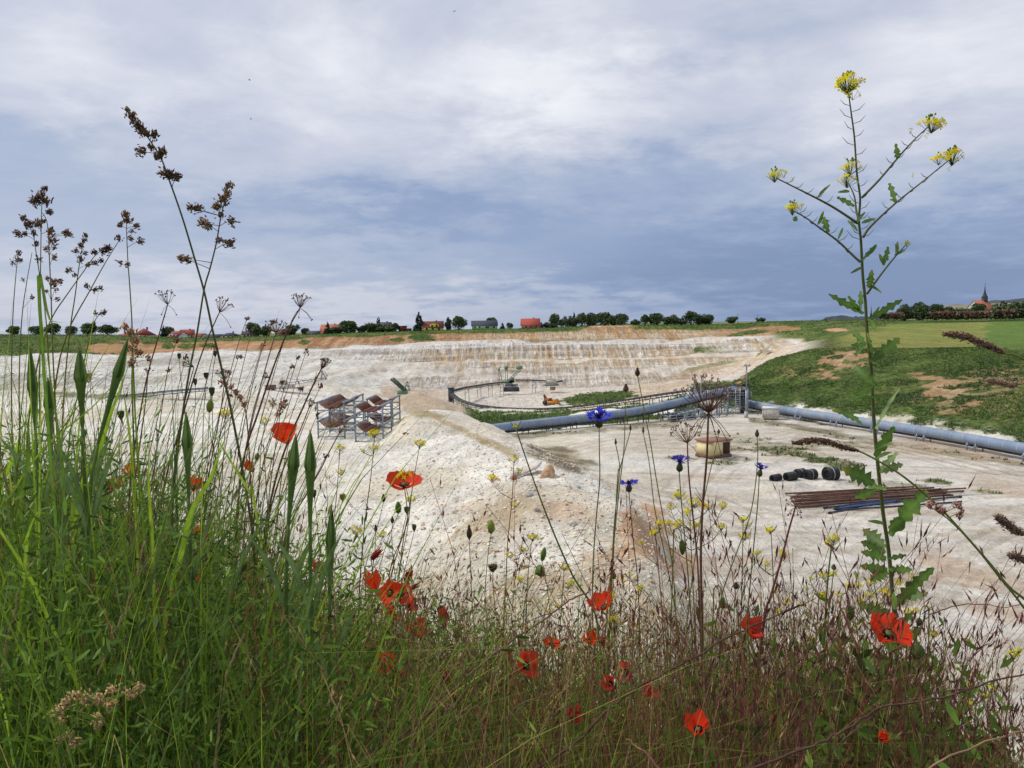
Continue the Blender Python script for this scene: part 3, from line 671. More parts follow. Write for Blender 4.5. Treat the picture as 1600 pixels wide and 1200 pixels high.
BARK = pmat('bark', (.09, .065, .045), .95, var=.3, scale=4)
CR = {k: [crown_mesh(50 + i * 7 + j, k) for j in range(3)] for i, k in enumerate(('round', 'wide', 'cone', 'narrow'))}
for k in CR:
    for m_ in CR[k]: m_.materials.append(LM)
def trunk_mesh(seed):
    r = random.Random(seed); mb = MB()
    mb.tube([(0, 0, -.05), (.01, 0, .2), (.02, .01, .45), (0, .02, .7)], [.045, .036, .026, .008], 6)
    for i in range(5):
        a = r.random() * 6.28; z0 = r.uniform(.18, .45)
        mb.tube([(0, 0, z0), (.12 * math.cos(a), .12 * math.sin(a), z0 + .12), (.26 * math.cos(a), .26 * math.sin(a), z0 + .25)], [.018, .012, .004], 5)
    me = newmesh('trunk', mb.v, mb.q, mb.t); me.materials.append(BARK); return me
TR = [trunk_mesh(i) for i in range(3)]
_ti = 0
def tree(kind, px, pyb, w, h, Y, label, name='tree', cat='tree', group=None):
    """w, h in picture pixels"""
    global _ti; _ti += 1
    q = U(px, pyb, Y); s = Y / FPX
    zb = min(q.z, gz(q.x, q.y)); hh = h * s + (q.z - zb)
    t = thing(name, label, cat, (q.x, q.y, zb), _ti * 1.7, group)
    c = link('crown', CR[kind][_ti % 3], None, t); c.scale = (w * s * 1.38, w * s * 1.3, hh * 1.38); c.location.z = -hh * .24
    if kind in ('wide',): c.scale = (w * s * 1.6, w * s * 1.4, hh * 1.5)
    b = link('trunk', TR[_ti % 3], None, t); b.scale = (hh * .8, hh * .8, hh * .8)
    return t
TG = 'trees on the far rim of the pit'
for a in [('round', 22, 524, 17, 14, 430, 'small round tree on the left rim, the one farthest left in the picture'),
          ('round', 58, 524, 20, 14, 430, 'small round tree on the left rim, second from the left edge'),
          ('round', 84, 524, 21, 17, 430, 'small round tree on the left rim, third from the left edge'),
          ('round', 112, 523, 16, 13, 430, 'smallest tree in the row on the left rim, fourth from the left edge'),
          ('round', 138, 523.5, 23, 18, 425, 'dense round tree on the left rim, fifth from the left edge'),
          ('round', 168, 524, 25, 15, 425, 'broad round tree on the left rim, nearest to the pyramid roofed house'),
          ('cone', 256, 529, 12, 18, 400, 'dark pointed tree between pyramid roofed house and dormered red roofs'),
          ('round', 264, 529, 15, 18, 402, 'dark round tree touching the dormered red roofed house'),
          ('round', 395, 525, 22, 19, 415, 'dark round tree in front of the cream house with grey tower'),
          ('round', 401, 525, 16, 14, 400, 'low dark tree just right of the cream house with grey tower'),
          ('round', 416, 525, 17, 15, 410, 'round tree left of the small brown roofed house'),
          ('wide', 456, 524, 22, 16, 405, 'dense round tree right of the small brown roofed house'),
          ('round', 477, 523, 12, 10, 410, 'lone small tree left of the low grey roofs'),
          ('cone', 512, 522, 13, 17, 385, 'dark conical tree in front of the big orange house'),
          ('wide', 525, 522, 17, 11, 386, 'low bushy tree before the right end of the orange house'),
          ('round', 544, 522, 27, 20, 388, 'big rounded tree at the right end of the orange house'),
          ('round', 564, 520, 12, 9, 392, 'low round bush between the big rounded tree and the dark grove'),
          ('wide', 580, 520, 22, 15, 388, 'left tree of the dark grove in front of the grey roof'),
          ('cone', 592, 519, 13, 21, 392, 'pointed conifer rising out of the dark grove'),
          ('wide', 603, 520, 24, 12, 384, 'low spreading tree in front of the grey roof'),
          ('round', 617, 519, 14, 13, 388, 'dark tree between grey roof and dark red barn'),
          ('cone', 655, 517, 18, 26, 386, 'tall dark spruce left of the yellow gabled house'),
          ('narrow', 701, 515, 11, 18, 388, 'narrow dark tree right of the yellow dormered house'),
          ('round', 717, 515, 21, 19, 388, 'dense round tree beside the narrow dark one'),
          ('round', 768, 512, 18, 15, 420, 'tree rising behind the grey roofed green house'),
          ('cone', 785, 513, 8, 8, 395, 'small pointed tree just right of the green walled house'),
          ('round', 796, 512, 10, 7, 395, 'low bush halfway between green house and red roofed house'),
          ('wide', 852, 511, 16, 7, 395, 'low wide bush right of the red roofed brick house'),
          ('round', 867, 509, 15, 18, 398, 'spiky round tree standing free right of the red roofed house'),
          ('round', 878, 509, 11, 9, 396, 'small dark round bush beside the spiky tree'),
          ('wide', 891, 508, 17, 13, 400, 'leftmost tree of the long grove in the middle of the rim'),
          ('cone', 897, 508, 9, 18, 402, 'pointed tree top within the left half of the long grove'),
          ('round', 909, 507, 16, 16, 398, 'third tree of the long grove in the middle of the rim'),
          ('wide', 925, 507, 22, 17, 400, 'high tree in the middle of the long grove'),
          ('round', 944, 507, 24, 18, 402, 'tallest rounded tree of the long grove'),
          ('wide', 958, 506, 15, 13, 400, 'lower tree in the right half of the long grove'),
          ('round', 971, 506, 21, 15, 398, 'rounded tree closing the long grove on the right'),
          ('wide', 993, 504, 14, 5, 420, 'flat low bush between the long grove and the pair of trees'),
          ('round', 1008, 504, 13, 11, 420, 'smaller left tree of the pair right of the long grove'),
          ('round', 1025, 504, 21, 14, 420, 'larger right tree of the pair right of the long grove'),
          ('wide', 1056, 503, 26, 11, 440, 'left low tree of the dark copse on the skyline'),
          ('round', 1080, 502, 20, 14, 440, 'rounded highest tree of the dark copse on the skyline'),
          ('wide', 1097, 502, 22, 10, 440, 'middle low tree of the dark copse on the skyline'),
          ('round', 1109, 501, 11, 9, 440, 'right end tree of the dark copse on the skyline'),
          ('wide', 1144, 500, 17, 5, 480, 'tiny flat bush on the skyline with a pole beside it'),
          ('wide', 1188, 499.5, 10, 3, 480, 'tiniest bush on the bare skyline of the field'),
          ('wide', 1413, 496, 24, 20, 345, 'left tree of the two standing right of the tall yellow plant'),
          ('round', 1436, 495, 26, 20, 350, 'higher and denser of the two trees right of the tall yellow plant'),
          ('round', 1463, 493, 20, 17, 350, 'round tree above the pink hedge left of the church'),
          ('round', 1482, 492, 17, 12, 352, 'low tree between the round tree and the church'),
          ('wide', 1498, 492, 20, 10, 352, 'flat green bush just left of the church roof'),
          ('round', 1528, 487, 22, 12, 400, 'dark bush covering the foot of the church roof'),
          ('wide', 1566, 491, 24, 19, 335, 'tree just right of the church gable'),
          ('round', 1584, 492, 24, 17, 330, 'bright green tree near the right picture edge'),
          ('wide', 1603, 493, 26, 20, 325, 'tree cut by the right picture edge behind the hedge')]:
    tree(*a, group=None)

ROOFC = {}
def roofm(n, c): return pmat('roof_' + n, c, .85, var=.2, scale=1.6, bump=.3)
def wallm(n, c): return pmat('render_' + n, c, .9, var=.1, scale=.7)
GLASS = pmat('dark_glass', (.03, .035, .045), .12, var=.1, spec=.6)
FRAME = pmat('window_frame_white', (.75, .75, .73), .6, var=.05)
def house(name, label, px, pyb, Y, w, hw, hr, depth, rot, roofc, wallc, kind='gable', chim=True, wins=(), dorm=None, gablec=None, door=False):
    q = U(px, pyb, Y); s = Y / FPX
    zb = min(q.z, gz(q.x, q.y))
    W = w * s; HW = hw * s + (q.z - zb); HR = hr * s
    t = thing(name, label, 'church' if 'church' in name else 'house', (q.x, q.y, zb), rot)
    mb = MB(); mb.box((0, 0, HW / 2), (W, depth, HW))
    if kind == 'gable':     # ridge along x
        mb.poly([(-W / 2, -depth / 2, HW), (-W / 2, depth / 2, HW), (-W / 2, 0, HW + HR)], (), [(0, 2, 1)])
        mb.poly([(W / 2, -depth / 2, HW), (W / 2, depth / 2, HW), (W / 2, 0, HW + HR)], (), [(0, 1, 2)])
    elif kind == 'front':   # ridge along y, gable to the viewer
        mb.poly([(-W / 2, -depth / 2, HW), (W / 2, -depth / 2, HW), (0, -depth / 2, HW + HR)], (), [(0, 1, 2)])
        mb.poly([(-W / 2, depth / 2, HW), (W / 2, depth / 2, HW), (0, depth / 2, HW + HR)], (), [(0, 2, 1)])
    mb.build('wall', wallc, t)
    o = .35; th = .22; r = MB()
    X, D = W / 2 + o, depth / 2 + o
    dz_ = -o * HR / max(depth / 2, .1)
    if kind == 'gable':
        prof = [(-D, HW + dz_), (0, HW + HR), (D, HW + dz_)]
        pts = [(x, y, z + k) for x in (-X, X) for k in (.02, th) for (y, z) in prof]
        r.poly(pts, [(3, 9, 10, 4), (4, 10, 11, 5), (0, 1, 7, 6), (1, 2, 8, 7), (0, 6, 9, 3), (2, 5, 11, 8), (0, 3, 4, 1), (1, 4, 5, 2), (6, 7, 10, 9), (7, 8, 11, 10)])
    elif kind == 'front':
        dz2 = -o * HR / (W / 2); prof = [(-X, HW + dz2), (0, HW + HR), (X, HW + dz2)]
        pts = [(x, y, z + k) for y in (-D, D) for k in (.02, th) for (x, z) in prof]
        r.poly(pts, [(3, 4, 10, 9), (4, 5, 11, 10), (0, 6, 7, 1), (1, 7, 8, 2), (0, 3, 9, 6), (2, 8, 11, 5), (0, 1, 4, 3), (1, 2, 5, 4), (6, 9, 10, 7), (7, 10, 11, 8)])
    elif kind in ('hip', 'pyramid'):
        rl = 0.02 if kind == 'pyramid' else max(W / 2 - depth / 2, W * .18)
        pts = [(-X, -D, HW), (X, -D, HW), (X, D, HW), (-X, D, HW), (-rl, 0, HW + HR), (rl, 0, HW + HR)]
        r.poly(pts, [(0, 1, 5, 4), (2, 3, 4, 5), (3, 2, 1, 0)], [(1, 2, 5), (3, 0, 4)])
    elif kind == 'flat':
        r.box((0, 0, HW + .15), (2 * X, 2 * D, .3))
    ro = r.build('roof', roofc, t)
    if chim:
        m = MB().box((W * .18, .3, HW + HR * .95), (.7, .7, 1.4)).box((W * .18, .3, HW + HR * .95 + .75), (.85, .85, .12)); m.build('chimney', pmat('chimney_brick', (.22, .11, .08), .9), ro)
    for (fx, fz, ww, hh) in wins:
        m = MB(); cx_, cz_ = fx * W, fz * HW
        yf = -depth / 2
        for (bx, bz, bw, bh) in ((0, hh / 2, ww + .16, .1), (0, -hh / 2, ww + .16, .1), (-ww / 2, 0, .1, hh - .1), (ww / 2, 0, .1, hh - .1)):
            m.box((cx_ + bx, yf - .03, cz_ + bz), (bw, .1, bh))
        wi = m.build('window', FRAME, t)
        MB().box((cx_, yf - .012, cz_), (ww - .1, .05, hh - .1)).build('pane', GLASS, wi)
    if door:
        MB().box((W * .3, -depth / 2 - .03, 1.0), (1.0, .1, 2.0)).build('door', pmat('door_brown', (.10, .06, .035), .6), t)
    if dorm:
        (fx, dw, dh, dm) = dorm; zc = HW + HR * .30
        m = MB().box((fx * W, -depth * .30, zc), (dw, depth * .34, dh)); do = m.build('dormer', dm, t)
        MB().box((fx * W, -depth * .30 - .1, zc + dh / 2 + .08), (dw + .4, depth * .36 + .2, .16)).build('dormer_roof', roofc, do)
        for k in ((-.25, .25) if dw > 2.5 else (0,)):
            MB().box((fx * W + k * dw, -depth * .47 - .03, zc), (dw * .2, .06, dh * .5)).build('pane', GLASS, do)
    return t
RED = roofm('red', (.27, .055, .035)); RED2 = roofm('brightred', (.40, .075, .045)); BRN = roofm('brownred', (.17, .05, .04)); GRY = roofm('grey', (.055, .06, .075)); ORG = roofm('orange', (.42, .13, .07))
CRM = wallm('cream', (.66, .58, .36)); WHT = wallm('white', (.72, .70, .66)); YEL = wallm('yellow', (.62, .60, .08)); GRN = wallm('mint', (.30, .52, .24)); PNK = wallm('salmon', (.52, .22, .14)); DRD = wallm('dark_red', (.17, .035, .03)); STN = wallm('stone', (.40, .37, .31))
W2 = ((-.28, .55, 1.1, 1.2), (0, .55, 1.1, 1.2), (.28, .55, 1.1, 1.2))
house('house', 'small house with a tall red pyramid roof and white walls at the left', 225.5, 529, 395, 26, 5, 11, 9, .05, RED, WHT, 'pyramid', True, W2)
house('farm_shed', 'long low shed with flat red roof left of the pyramid roofed house', 199, 529, 400, 24, 4, 2.5, 7, 0, RED, wallm('shed', (.35, .22, .17)), 'gable', False)
house('house', 'red roofed house with a row of white dormers, left half of a pair', 279, 529, 398, 19, 3, 8, 9, -.25, RED, WHT, 'gable', True, W2, dorm=(-.05, 4.0, 1.5, WHT))
house('house', 'taller red roofed house with cream gable beside the dormered one', 294, 529, 405, 18, 6, 7.5, 9, .42, RED, CRM, 'gable', True, W2)
house('house', 'small low house with plain red roof right of the cream gable', 314, 528.5, 402, 13, 2.5, 4.5, 8, 0, RED, WHT, 'gable', False)
house('bungalow', 'low bungalow with long dark grey gable roof on the left rim', 336, 528.5, 400, 22, 2, 3.5, 8, 0, GRY, STN, 'gable', False)
house('bungalow', 'cream bungalow with grey hipped roof on the left rim', 360, 528, 396, 24, 3, 5, 8, .1, GRY, CRM, 'hip', True, W2)
house('house', 'cream house with a square grey tower mostly behind a dark tree', 388, 527.5, 412, 17, 5, 4.5, 8, .3, GRY, CRM, 'gable', False, W2)
house('house', 'small house with brown red roof between two round trees', 441, 524.5, 412, 13, 4, 5, 8, 0, BRN, pmat('dark_plaster', (.3, .18, .14)), 'gable', True)
house('bungalow', 'low building with grey shallow roof left of the orange house', 492, 523.5, 405, 20, 2.5, 3.5, 7, 0, GRY, WHT, 'gable', False, W2)
house('house', 'big house with orange roof half hidden behind conical tree', 518, 523, 398, 29, 6.5, 9, 9, .04, ORG, PNK, 'gable', True, W2)
house('house', 'grey roofed house rising behind the dark grove', 602, 518, 402, 18, 7, 7, 9, 0, GRY, STN, 'gable', True)
house('barn', 'dark red barn with flat roof on the rim', 629.5, 518.5, 392, 10, 8.5, 1, 7, 0, BRN, DRD, 'flat', False, door=True)
house('shed', 'low dark red shed attached right of the barn', 638.5, 518, 391, 7, 4, .8, 6, 0, BRN, DRD, 'flat', False)
house('house', 'house with maroon roof, yellow dormer and yellow gable end', 676, 515.5, 388, 33, 3.5, 9.5, 9, .12, BRN, YEL, 'gable', True, W2, dorm=(.08, 4.6, 2.3, YEL), door=True)
house('house', 'green walled house with grey roof in the middle of the rim', 757, 514, 392, 39, 5, 7.5, 10, .06, GRY, GRN, 'gable', True, ((-.38, .6, 1.0, 1.1), (-.2, .6, 1.0, 1.1), (.1, .6, 2.0, 1.1), (.36, .6, 1.2, 1.1)))
house('house', 'brick house with large bright red roof alone on the rim', 829, 511.5, 392, 28, 3.2, 10, 9, .03, RED2, pmat('brick_wall', (.42, .16, .11), .9, var=.2, scale=6), 'gable', True, W2)
# yellow bush and pole beside the free tree
tree('wide', 866, 509.5, 11, 5, 390, 'small yellow flowering bush at the foot of the spiky tree')
_yb = bpy.data.meshes.new_from_object if False else None
# church with slate spire
q = U(1534, 497, 500); church = house('church', 'white church with steep orange roof and thin dark spire', 1531, 497, 500, 28, 12, 15, 13, .35, ORG, WHT, 'gable', False, ((-.3, .55, 1.0, 3.2), (0, .55, 1.0, 3.2), (.3, .55, 1.0, 3.2)))
zt = (497 - 470) * 500 / FPX
m = MB().box((3.9, 0, zt - 1.2 + 1.5), (2.6, 2.6, 5)); m.build('tower', pmat('slate_cladding', (.05, .05, .06), .7), church)
m = MB().lathe([(1.9, 0), (1.2, 1.2), (.5, 3.6), (.04, 8.2)], (3.9, 0, zt + 2.6), n=8); sp = m.build('spire', pmat('slate_spire', (.035, .035, .045), .6), church)
MB().bar((3.9, 0, zt + 10.6), (3.9, 0, zt + 12), .12).bar((3.5, 0, zt + 11.5), (4.3, 0, zt + 11.5), .12).build('cross', pmat('iron', (.02, .02, .02), .5, .8), sp)

# hedge: uneven rows of shrubs, pinkish brown tops
def hedge(px0, px1, pyb, h, Y, name, label, colr, cat='hedge', seed=1, dn=3200):
    a = U(px0, pyb, Y); b = U(px1, pyb - (px1 - px0) * .008, Y - 12); s = Y / FPX; r = np.random.RandomState(seed)
    t = r.rand(dn); Lx = (b - a).length
    top = h * s * (.65 + .5 * fbm(t * Lx / 5, t * 0 + seed, seed, 3))
    hh = r.rand(dn) ** .7 * top
    wob_ = r.normal(size=dn) * 1.0
    zb = np.array([a.z + (b.z - a.z) * k for k in t]) - 1.0
    C_ = np.stack([a.x + (b.x - a.x) * t, a.y + (b.y - a.y) * t + wob_, zb + hh + .6], 1)
    nrm = r.normal(size=(dn, 3)); nrm /= np.linalg.norm(nrm, axis=1)[:, None]
    t1 = np.cross(nrm, r.normal(size=(dn, 3))); t1 /= np.linalg.norm(t1, axis=1)[:, None]; t2 = np.cross(nrm, t1)
    sz = r.uniform(.22, .55, dn)[:, None]
    V = np.stack([C_ - t1 * sz - t2 * sz, C_ + t1 * sz - t2 * sz, C_ + t1 * sz * .6 + t2 * sz, C_ - t1 * sz * .8 + t2 * sz * .7], 1).reshape(-1, 3)
    k = sstep(fbm(t * Lx / 6, t * 0 + 5, seed + 3, 2), .42, .6)[:, None]; hf = (hh / np.maximum(top, .01))[:, None]
    cc = np.array(colr[0]) * (1 - k * hf) + np.array(colr[1]) * k * hf
    cc = cc * r.uniform(.6, 1.4, dn)[:, None]
    root = thing(name, label, cat, tuple(a))
    V = V - np.array(a)
    me = newmesh('foliage', V, np.arange(dn * 4).reshape(-1, 4), None, np.repeat(cc, 4, 0)); link('foliage', me, LM, root)
    mb = MB()
    for i in range(14):
        f = (i + .5) / 14; p = a.lerp(b, f) - a
        mb.tube([(p.x, p.y, -1.2), (p.x + .2, p.y, .5)], [.12, .05], 5)
    mb.build('stem', BARK, root)
hedge(1374, 1410, 497, 10, 330, 'hedge', 'short pinkish brown hedge just right of the tall yellow plant', ((.05, .065, .025), (.22, .12, .09)), seed=3, dn=1200)
hedge(1438, 1545, 497, 12, 322, 'hedge', 'long pinkish brown hedge in front of the church', ((.05, .075, .025), (.26, .14, .11)), seed=5, dn=4200)
hedge(1545, 1650, 496, 14, 318, 'hedge', 'taller green and pink hedge at the right picture edge', ((.05, .08, .025), (.24, .13, .10)), seed=9, dn=4200)
# distant wooded hills and a strip of far woods
def hills(name, pts, Y, depth, col, seed):
    mb = MB(); n = 90; V = []; pxs = np.linspace(pts[0][0], pts[-1][0], n); pys = np.interp(pxs, [p[0] for p in pts], [p[1] for p in pts])
    for j in range(6):
        f = j / 5
        for i in range(n):
            top = U(pxs[i], pys[i], Y); zz = top.z + 10 * (vn(i / 3.0, j * 1.0, seed) - .5) * min(f * 2, 1) * Y / 2600
            z = CZ - 3 + (zz - CZ + 3) * math.sin(f * math.pi * .5) ** .8 if j < 5 else zz
            V.append((top.x, Y - depth * (1 - f), z))
    Q = [(j * n + i, j * n + i + 1, (j + 1) * n + i + 1, (j + 1) * n + i) for j in range(5) for i in range(n - 1)]
    b0 = len(V)
    for i in range(n): V.append((V[5 * n + i][0], Y + depth, CZ - 3))
    Q += [(5 * n + i, 5 * n + i + 1, b0 + i + 1, b0 + i) for i in range(n - 1)]
    mb.poly(V, Q); o = mb.build(name, pmat('far_' + str(seed), col, .95, var=.3, scale=.02), None, smooth=True, kind='structure')
hills('wooded_hill', [(1500, 482), (1530, 476), (1555, 470), (1572, 468), (1590, 466), (1620, 463), (1700, 458), (1900, 462), (2200, 484)], 3200, 500, (.045, .060, .060), 4)
hills('field_hill', [(1430, 494), (1452, 485), (1475, 479), (1500, 476.5), (1530, 475), (1600, 474), (1700, 474), (1900, 480)], 1700, 300, (.21, .20, .13), 6)
hills('far_woods', [(1285, 499), (1299, 495), (1310, 494), (1345, 495.3), (1380, 496), (1420, 494), (1440, 496)], 2400, 60, (.045, .06, .06), 8)
# poles on the skyline
STEEL = pmat('galvanised_steel', (.30, .32, .35), .55, .5, var=.15, scale=2.0)
for px, pyb, h, lab in ((1153, 500, 9, 'thin pole standing by the flat bush on the skyline'), (1184, 499, 7, 'thin pole on the bare skyline right of the flat bush')):
    q = U(px, pyb, 480); zb = gz(q.x, q.y); t = thing('utility_pole', lab, 'pole', (q.x, q.y, zb)); H = q.z - zb + h * 480 / FPX
    MB().tube([(0, 0, 0), (0, 0, H)], [.14, .09], 6).build('pole', BARK, t); MB().bar((-.8, 0, H - .4), (.8, 0, H - .4), .12).build('crossarm', BARK, t)
q = U(1361, 497, 380); t = thing('church_spire', 'thin dark spire tip behind the tall yellow plant', 'spire', (q.x, q.y, q.z - 2))
MB().box((0, 0, 1.2), (1.4, 1.4, 2.6)).build('base', pmat('slate_cladding', (.05, .05, .06)), t); MB().lathe([(.9, 0), (.3, 2.2), (.03, 6)], (0, 0, 2.4), n=8).build('spire', pmat('slate_spire', (.03, .03, .04)), t)

# ================================================================== weeds on slopes and rim as ground cover
def tufts(name, label, mask_fn, n, size, colfn, seed, leaves=9, yr=None, flat=1.0):
    """scatter low weeds over the built ground"""
    X, Yg, Z, v, pj, py, gr = GR
    r = np.random.RandomState(seed)
    w = mask_fn(X, Yg, Z, v, pj, py, gr).astype(float)
    w[:-1] *= 1; fl = w.ravel(); fl = fl * (np.abs(X.ravel()) < 400)
    dens = np.zeros_like(X); dens[:-1, :-1] = (X[:-1, 1:] - X[:-1, :-1]) * (Yg[1:, :-1] - Yg[:-1, :-1])
    fl = fl * dens.ravel() / np.maximum(Yg.ravel(), 20) ** 1.2
    idx = r.choice(fl.size, n, p=fl / fl.sum())
    bx = X.ravel()[idx] + r.uniform(-.4, .4, n); by = Yg.ravel()[idx] + r.uniform(-.4, .4, n); bz = Z.ravel()[idx]
    s = size * r.uniform(.5, 1.6, n) ** 1.3
    V = np.zeros((n, leaves, 3, 3)); 
    a = r.uniform(0, 6.28, (n, leaves)); le = r.uniform(.5, 1.1, (n, leaves)) * s[:, None]; up = r.uniform(.45, 1.1, (n, leaves)) * flat
    ox = r.normal(size=(n, leaves)) * s[:, None] * .35; oy = r.normal(size=(n, leaves)) * s[:, None] * .35
    wd = le * .22
    dirx, diry = np.cos(a), np.sin(a)
    b = np.stack([bx[:, None] + ox, by[:, None] + oy, bz[:, None] + 0 * ox - .05 * s[:, None]], -1)
    tip = b + np.stack([dirx * le * .6, diry * le * .6, le * up], -1)
    side = np.stack([-diry * wd, dirx * wd, 0 * wd], -1)
    V[:, :, 0] = b - side; V[:, :, 1] = b + side; V[:, :, 2] = tip
    V = V.reshape(-1, 3); T = np.arange(len(V)).reshape(-1, 3)
    cc = colfn(r, n, bx, by); cc = np.repeat(cc, leaves, 0) * r.uniform(.7, 1.35, (n * leaves, 1)); cc = np.repeat(cc, 3, 0)
    me = newmesh(name, V, None, T, cc); return link(name, me, leafmat('weed_leaf', .2, var=.2, scale=2), None, label, None, None, 'stuff')
def weedcol(r, n, x, y):
    k = fbm(x / 7, y / 7, 5, 3)[:, None]; g1, g2, g3 = np.array((.050, .110, .020)), np.array((.12, .20, .038)), np.array((.24, .20, .09))
    c = g1 + (g2 - g1) * sstep(k, .35, .62); m = (r.rand(n, 1) < .10); return np.where(m, g3, c)
tufts('hillside_weeds', 'low green weeds covering the hillside behind the pipeline', lambda X, Y, Z, v, pj, py, gr: (v > 7.02) * (v < 8.35) * (pj > 1115) * (pj < 1800) * (gr > .35) * sstep(fbm(X / 5, Y / 5, 77, 3), .35, .6), 26000, .24, weedcol, 1, 8)
tufts('bank_weeds', 'green weeds on the bank below the long belt conveyor', lambda X, Y, Z, v, pj, py, gr: (v > 6.9) * (v < 10.2) * (pj > 700) * (pj < 1115) * (gr > .4), 7000, .42, weedcol, 2, 8)
tufts('rim_grass', 'ragged green grass along the rim of the pit', lambda X, Y, Z, v, pj, py, gr: (v > 15.5) * (v < 17.6) * (pj > -200) * (pj < 1400) * (gr > .5), 11000, .5, weedcol, 3, 7)
tufts('yard_weeds', 'sparse olive weeds growing on the pale yard', lambda X, Y, Z, v, pj, py, gr: (v < 7.2) * (Z < 1) * (Y > 40) * (pj > 780) * (pj < 1700) * np.maximum(gr - .15, 0) ** 1.5, 2600, .26, weedcol, 4, 8)

# ================================================================== stones
def rock_mesh(seed, n1=9, n2=6):
    r = np.random.RandomState(seed); pts = []
    nrm = r.normal(size=(9, 3)); nrm /= np.linalg.norm(nrm, axis=1)[:, None]; dist = r.uniform(.42, .8, 9)
    for i in range(n2 + 1):
        th = math.pi * i / n2
        for k in range(n1):
            a = 2 * math.pi * (k + .5 * (i % 2)) / n1
            d = np.array([math.sin(th) * math.cos(a), math.sin(th) * math.sin(a), math.cos(th)])
            dt = nrm @ d; rr = np.min(np.where(dt > .05, dist / np.maximum(dt, .05), 9)); pts.append(d * min(rr, 1.1))
    Q = [(i * n1 + k, i * n1 + (k + 1) % n1, (i + 1) * n1 + (k + 1) % n1, (i + 1) * n1 + k) for i in range(n2) for k in range(n1)]
    return np.array(pts), np.array(Q)
ROCKM = {'pale': pmat('pale_stone', (.60, .55, .47), .95, var=.2, scale=2.5, bump=.4), 'ochre': pmat('ochre_stone', (.50, .30, .16), .95, var=.3, scale=2.5, bump=.4, dirt=((.62, .52, .40), .7)),
         'red': pmat('rusty_stone', (.30, .13, .07), .95, var=.3, scale=2.5, bump=.4), 'grey': pmat('grey_stone', (.40, .38, .34), .95, var=.2, scale=2.5, bump=.4)}
RME = {}
for i in range(6):
    V, Q = rock_mesh(900 + i)
    for k in ROCKM:
        me = newmesh('rock', V, Q); me.materials.append(ROCKM[k]); RME[(k, i)] = me
def on_ground(px, py):
    """where the sight line through a picture position meets the land"""
    d = ray(px, py); ts = np.geomspace(6, 420, 2600) / d.y
    x = d.x * ts; y = d.y * ts; z = CZ + d.z * ts
    h = land(x, y)[0]; k = np.argmax(h > z); return Vector((x[k], y[k], h[k]))
rr = random.Random(5)
def rock(px, py, wpx, kind, label, group=None, flat=.6, tilt=None, idx=None, lift=0):
    p = on_ground(px, py); s = wpx / FPX * p.y / 2
    o = link('rock', RME[(kind, rr.randrange(6) if idx is None else idx)], None, None, label, 'rock', group)
    o.location = (p.x, p.y, p.z + s * flat * .35); o.rotation_euler = (rr.uniform(-.3, .3), rr.uniform(-.3, .3), rr.random() * 6.28)
    o.scale = (s * 1.15, s * .9, s * flat)
    if tilt: o.rotation_euler = tilt; o.location.z += lift
p = on_ground(855, 746); o = MB().lathe([(.75, -.2), (.85, .1), (.55, .75), (.30, 1.05), (.02, 1.15)], (0, 0, 0), (.15, 0, 1), 5).build('rock', ROCKM['ochre']); tag(o, 'orange brown upright rock right of the slab on the ridge', 'rock'); o.location = p; o.scale = (.8, .6, .85); o.rotation_euler = (0, .18, .5)
p = on_ground(820, 744); o = MB().lathe([(.05, -.16), (1.0, -.15), (1.12, -.02), (.95, .12), (.05, .16)], (0, 0, 0), (0, 0, 1), 7).build('rock', ROCKM['pale']); tag(o, 'big pale flat slab with a dark hollow under it on the ridge', 'rock'); o.location = (p.x + .1, p.y, p.z + .62); o.scale = (1.25, .8, .8); o.rotation_euler = (.10, -.32, .3)
p = on_ground(806, 748); o = MB().lathe([(.4, -.3), (.5, .1), (.3, .45), (.05, .5)], (0, 0, 0), (0, .1, 1), 5).build('rock', ROCKM['grey']); tag(o, 'grey block propping up the left end of the big pale slab', 'rock'); o.location = p
rock(802, 750, 12, 'red', 'dark red stone at the left end of the flat slab', flat=1.2)
rock(774, 752, 20, 'ochre', 'tan slanted stone left of the flat slab, behind a yellow flower', flat=.5)
rock(826, 775, 15, 'grey', 'grey stone below the upright orange rock', flat=.7)
rock(632, 678, 8, 'red', 'small red brick lump right of the steel frames')
rock(637, 679, 5, 'red', 'smaller red brick lump next to the first one')
for i in range(150):
    u = rr.random() ** .7
    px = 600 + rr.random() * 400; py = 762 + rr.random() ** .8 * 170
    if px > 940 and py < 800 + (px - 940) * .9: continue
    if px < 700 and rr.random() < .6: continue
    k = rr.choice(['pale', 'pale', 'pale', 'ochre', 'grey', 'ochre' if px > 780 else 'pale', 'red' if px > 800 and rr.random() < .3 else 'pale'])
    lab = {'pale': 'pale angular stone lying loose on the rubble of the near ridge', 'ochre': 'ochre angular stone lying loose on the rubble of the near ridge',
           'grey': 'grey angular stone lying loose on the rubble of the near ridge', 'red': 'rust red angular stone lying loose on the rubble of the near ridge'}[k]
    rock(px, py, rr.uniform(4, 9) * (1 + 1.2 * (rr.random() < .15)), k, lab, 'loose %s stones on the near ridge' % k, rr.uniform(.4, .9))
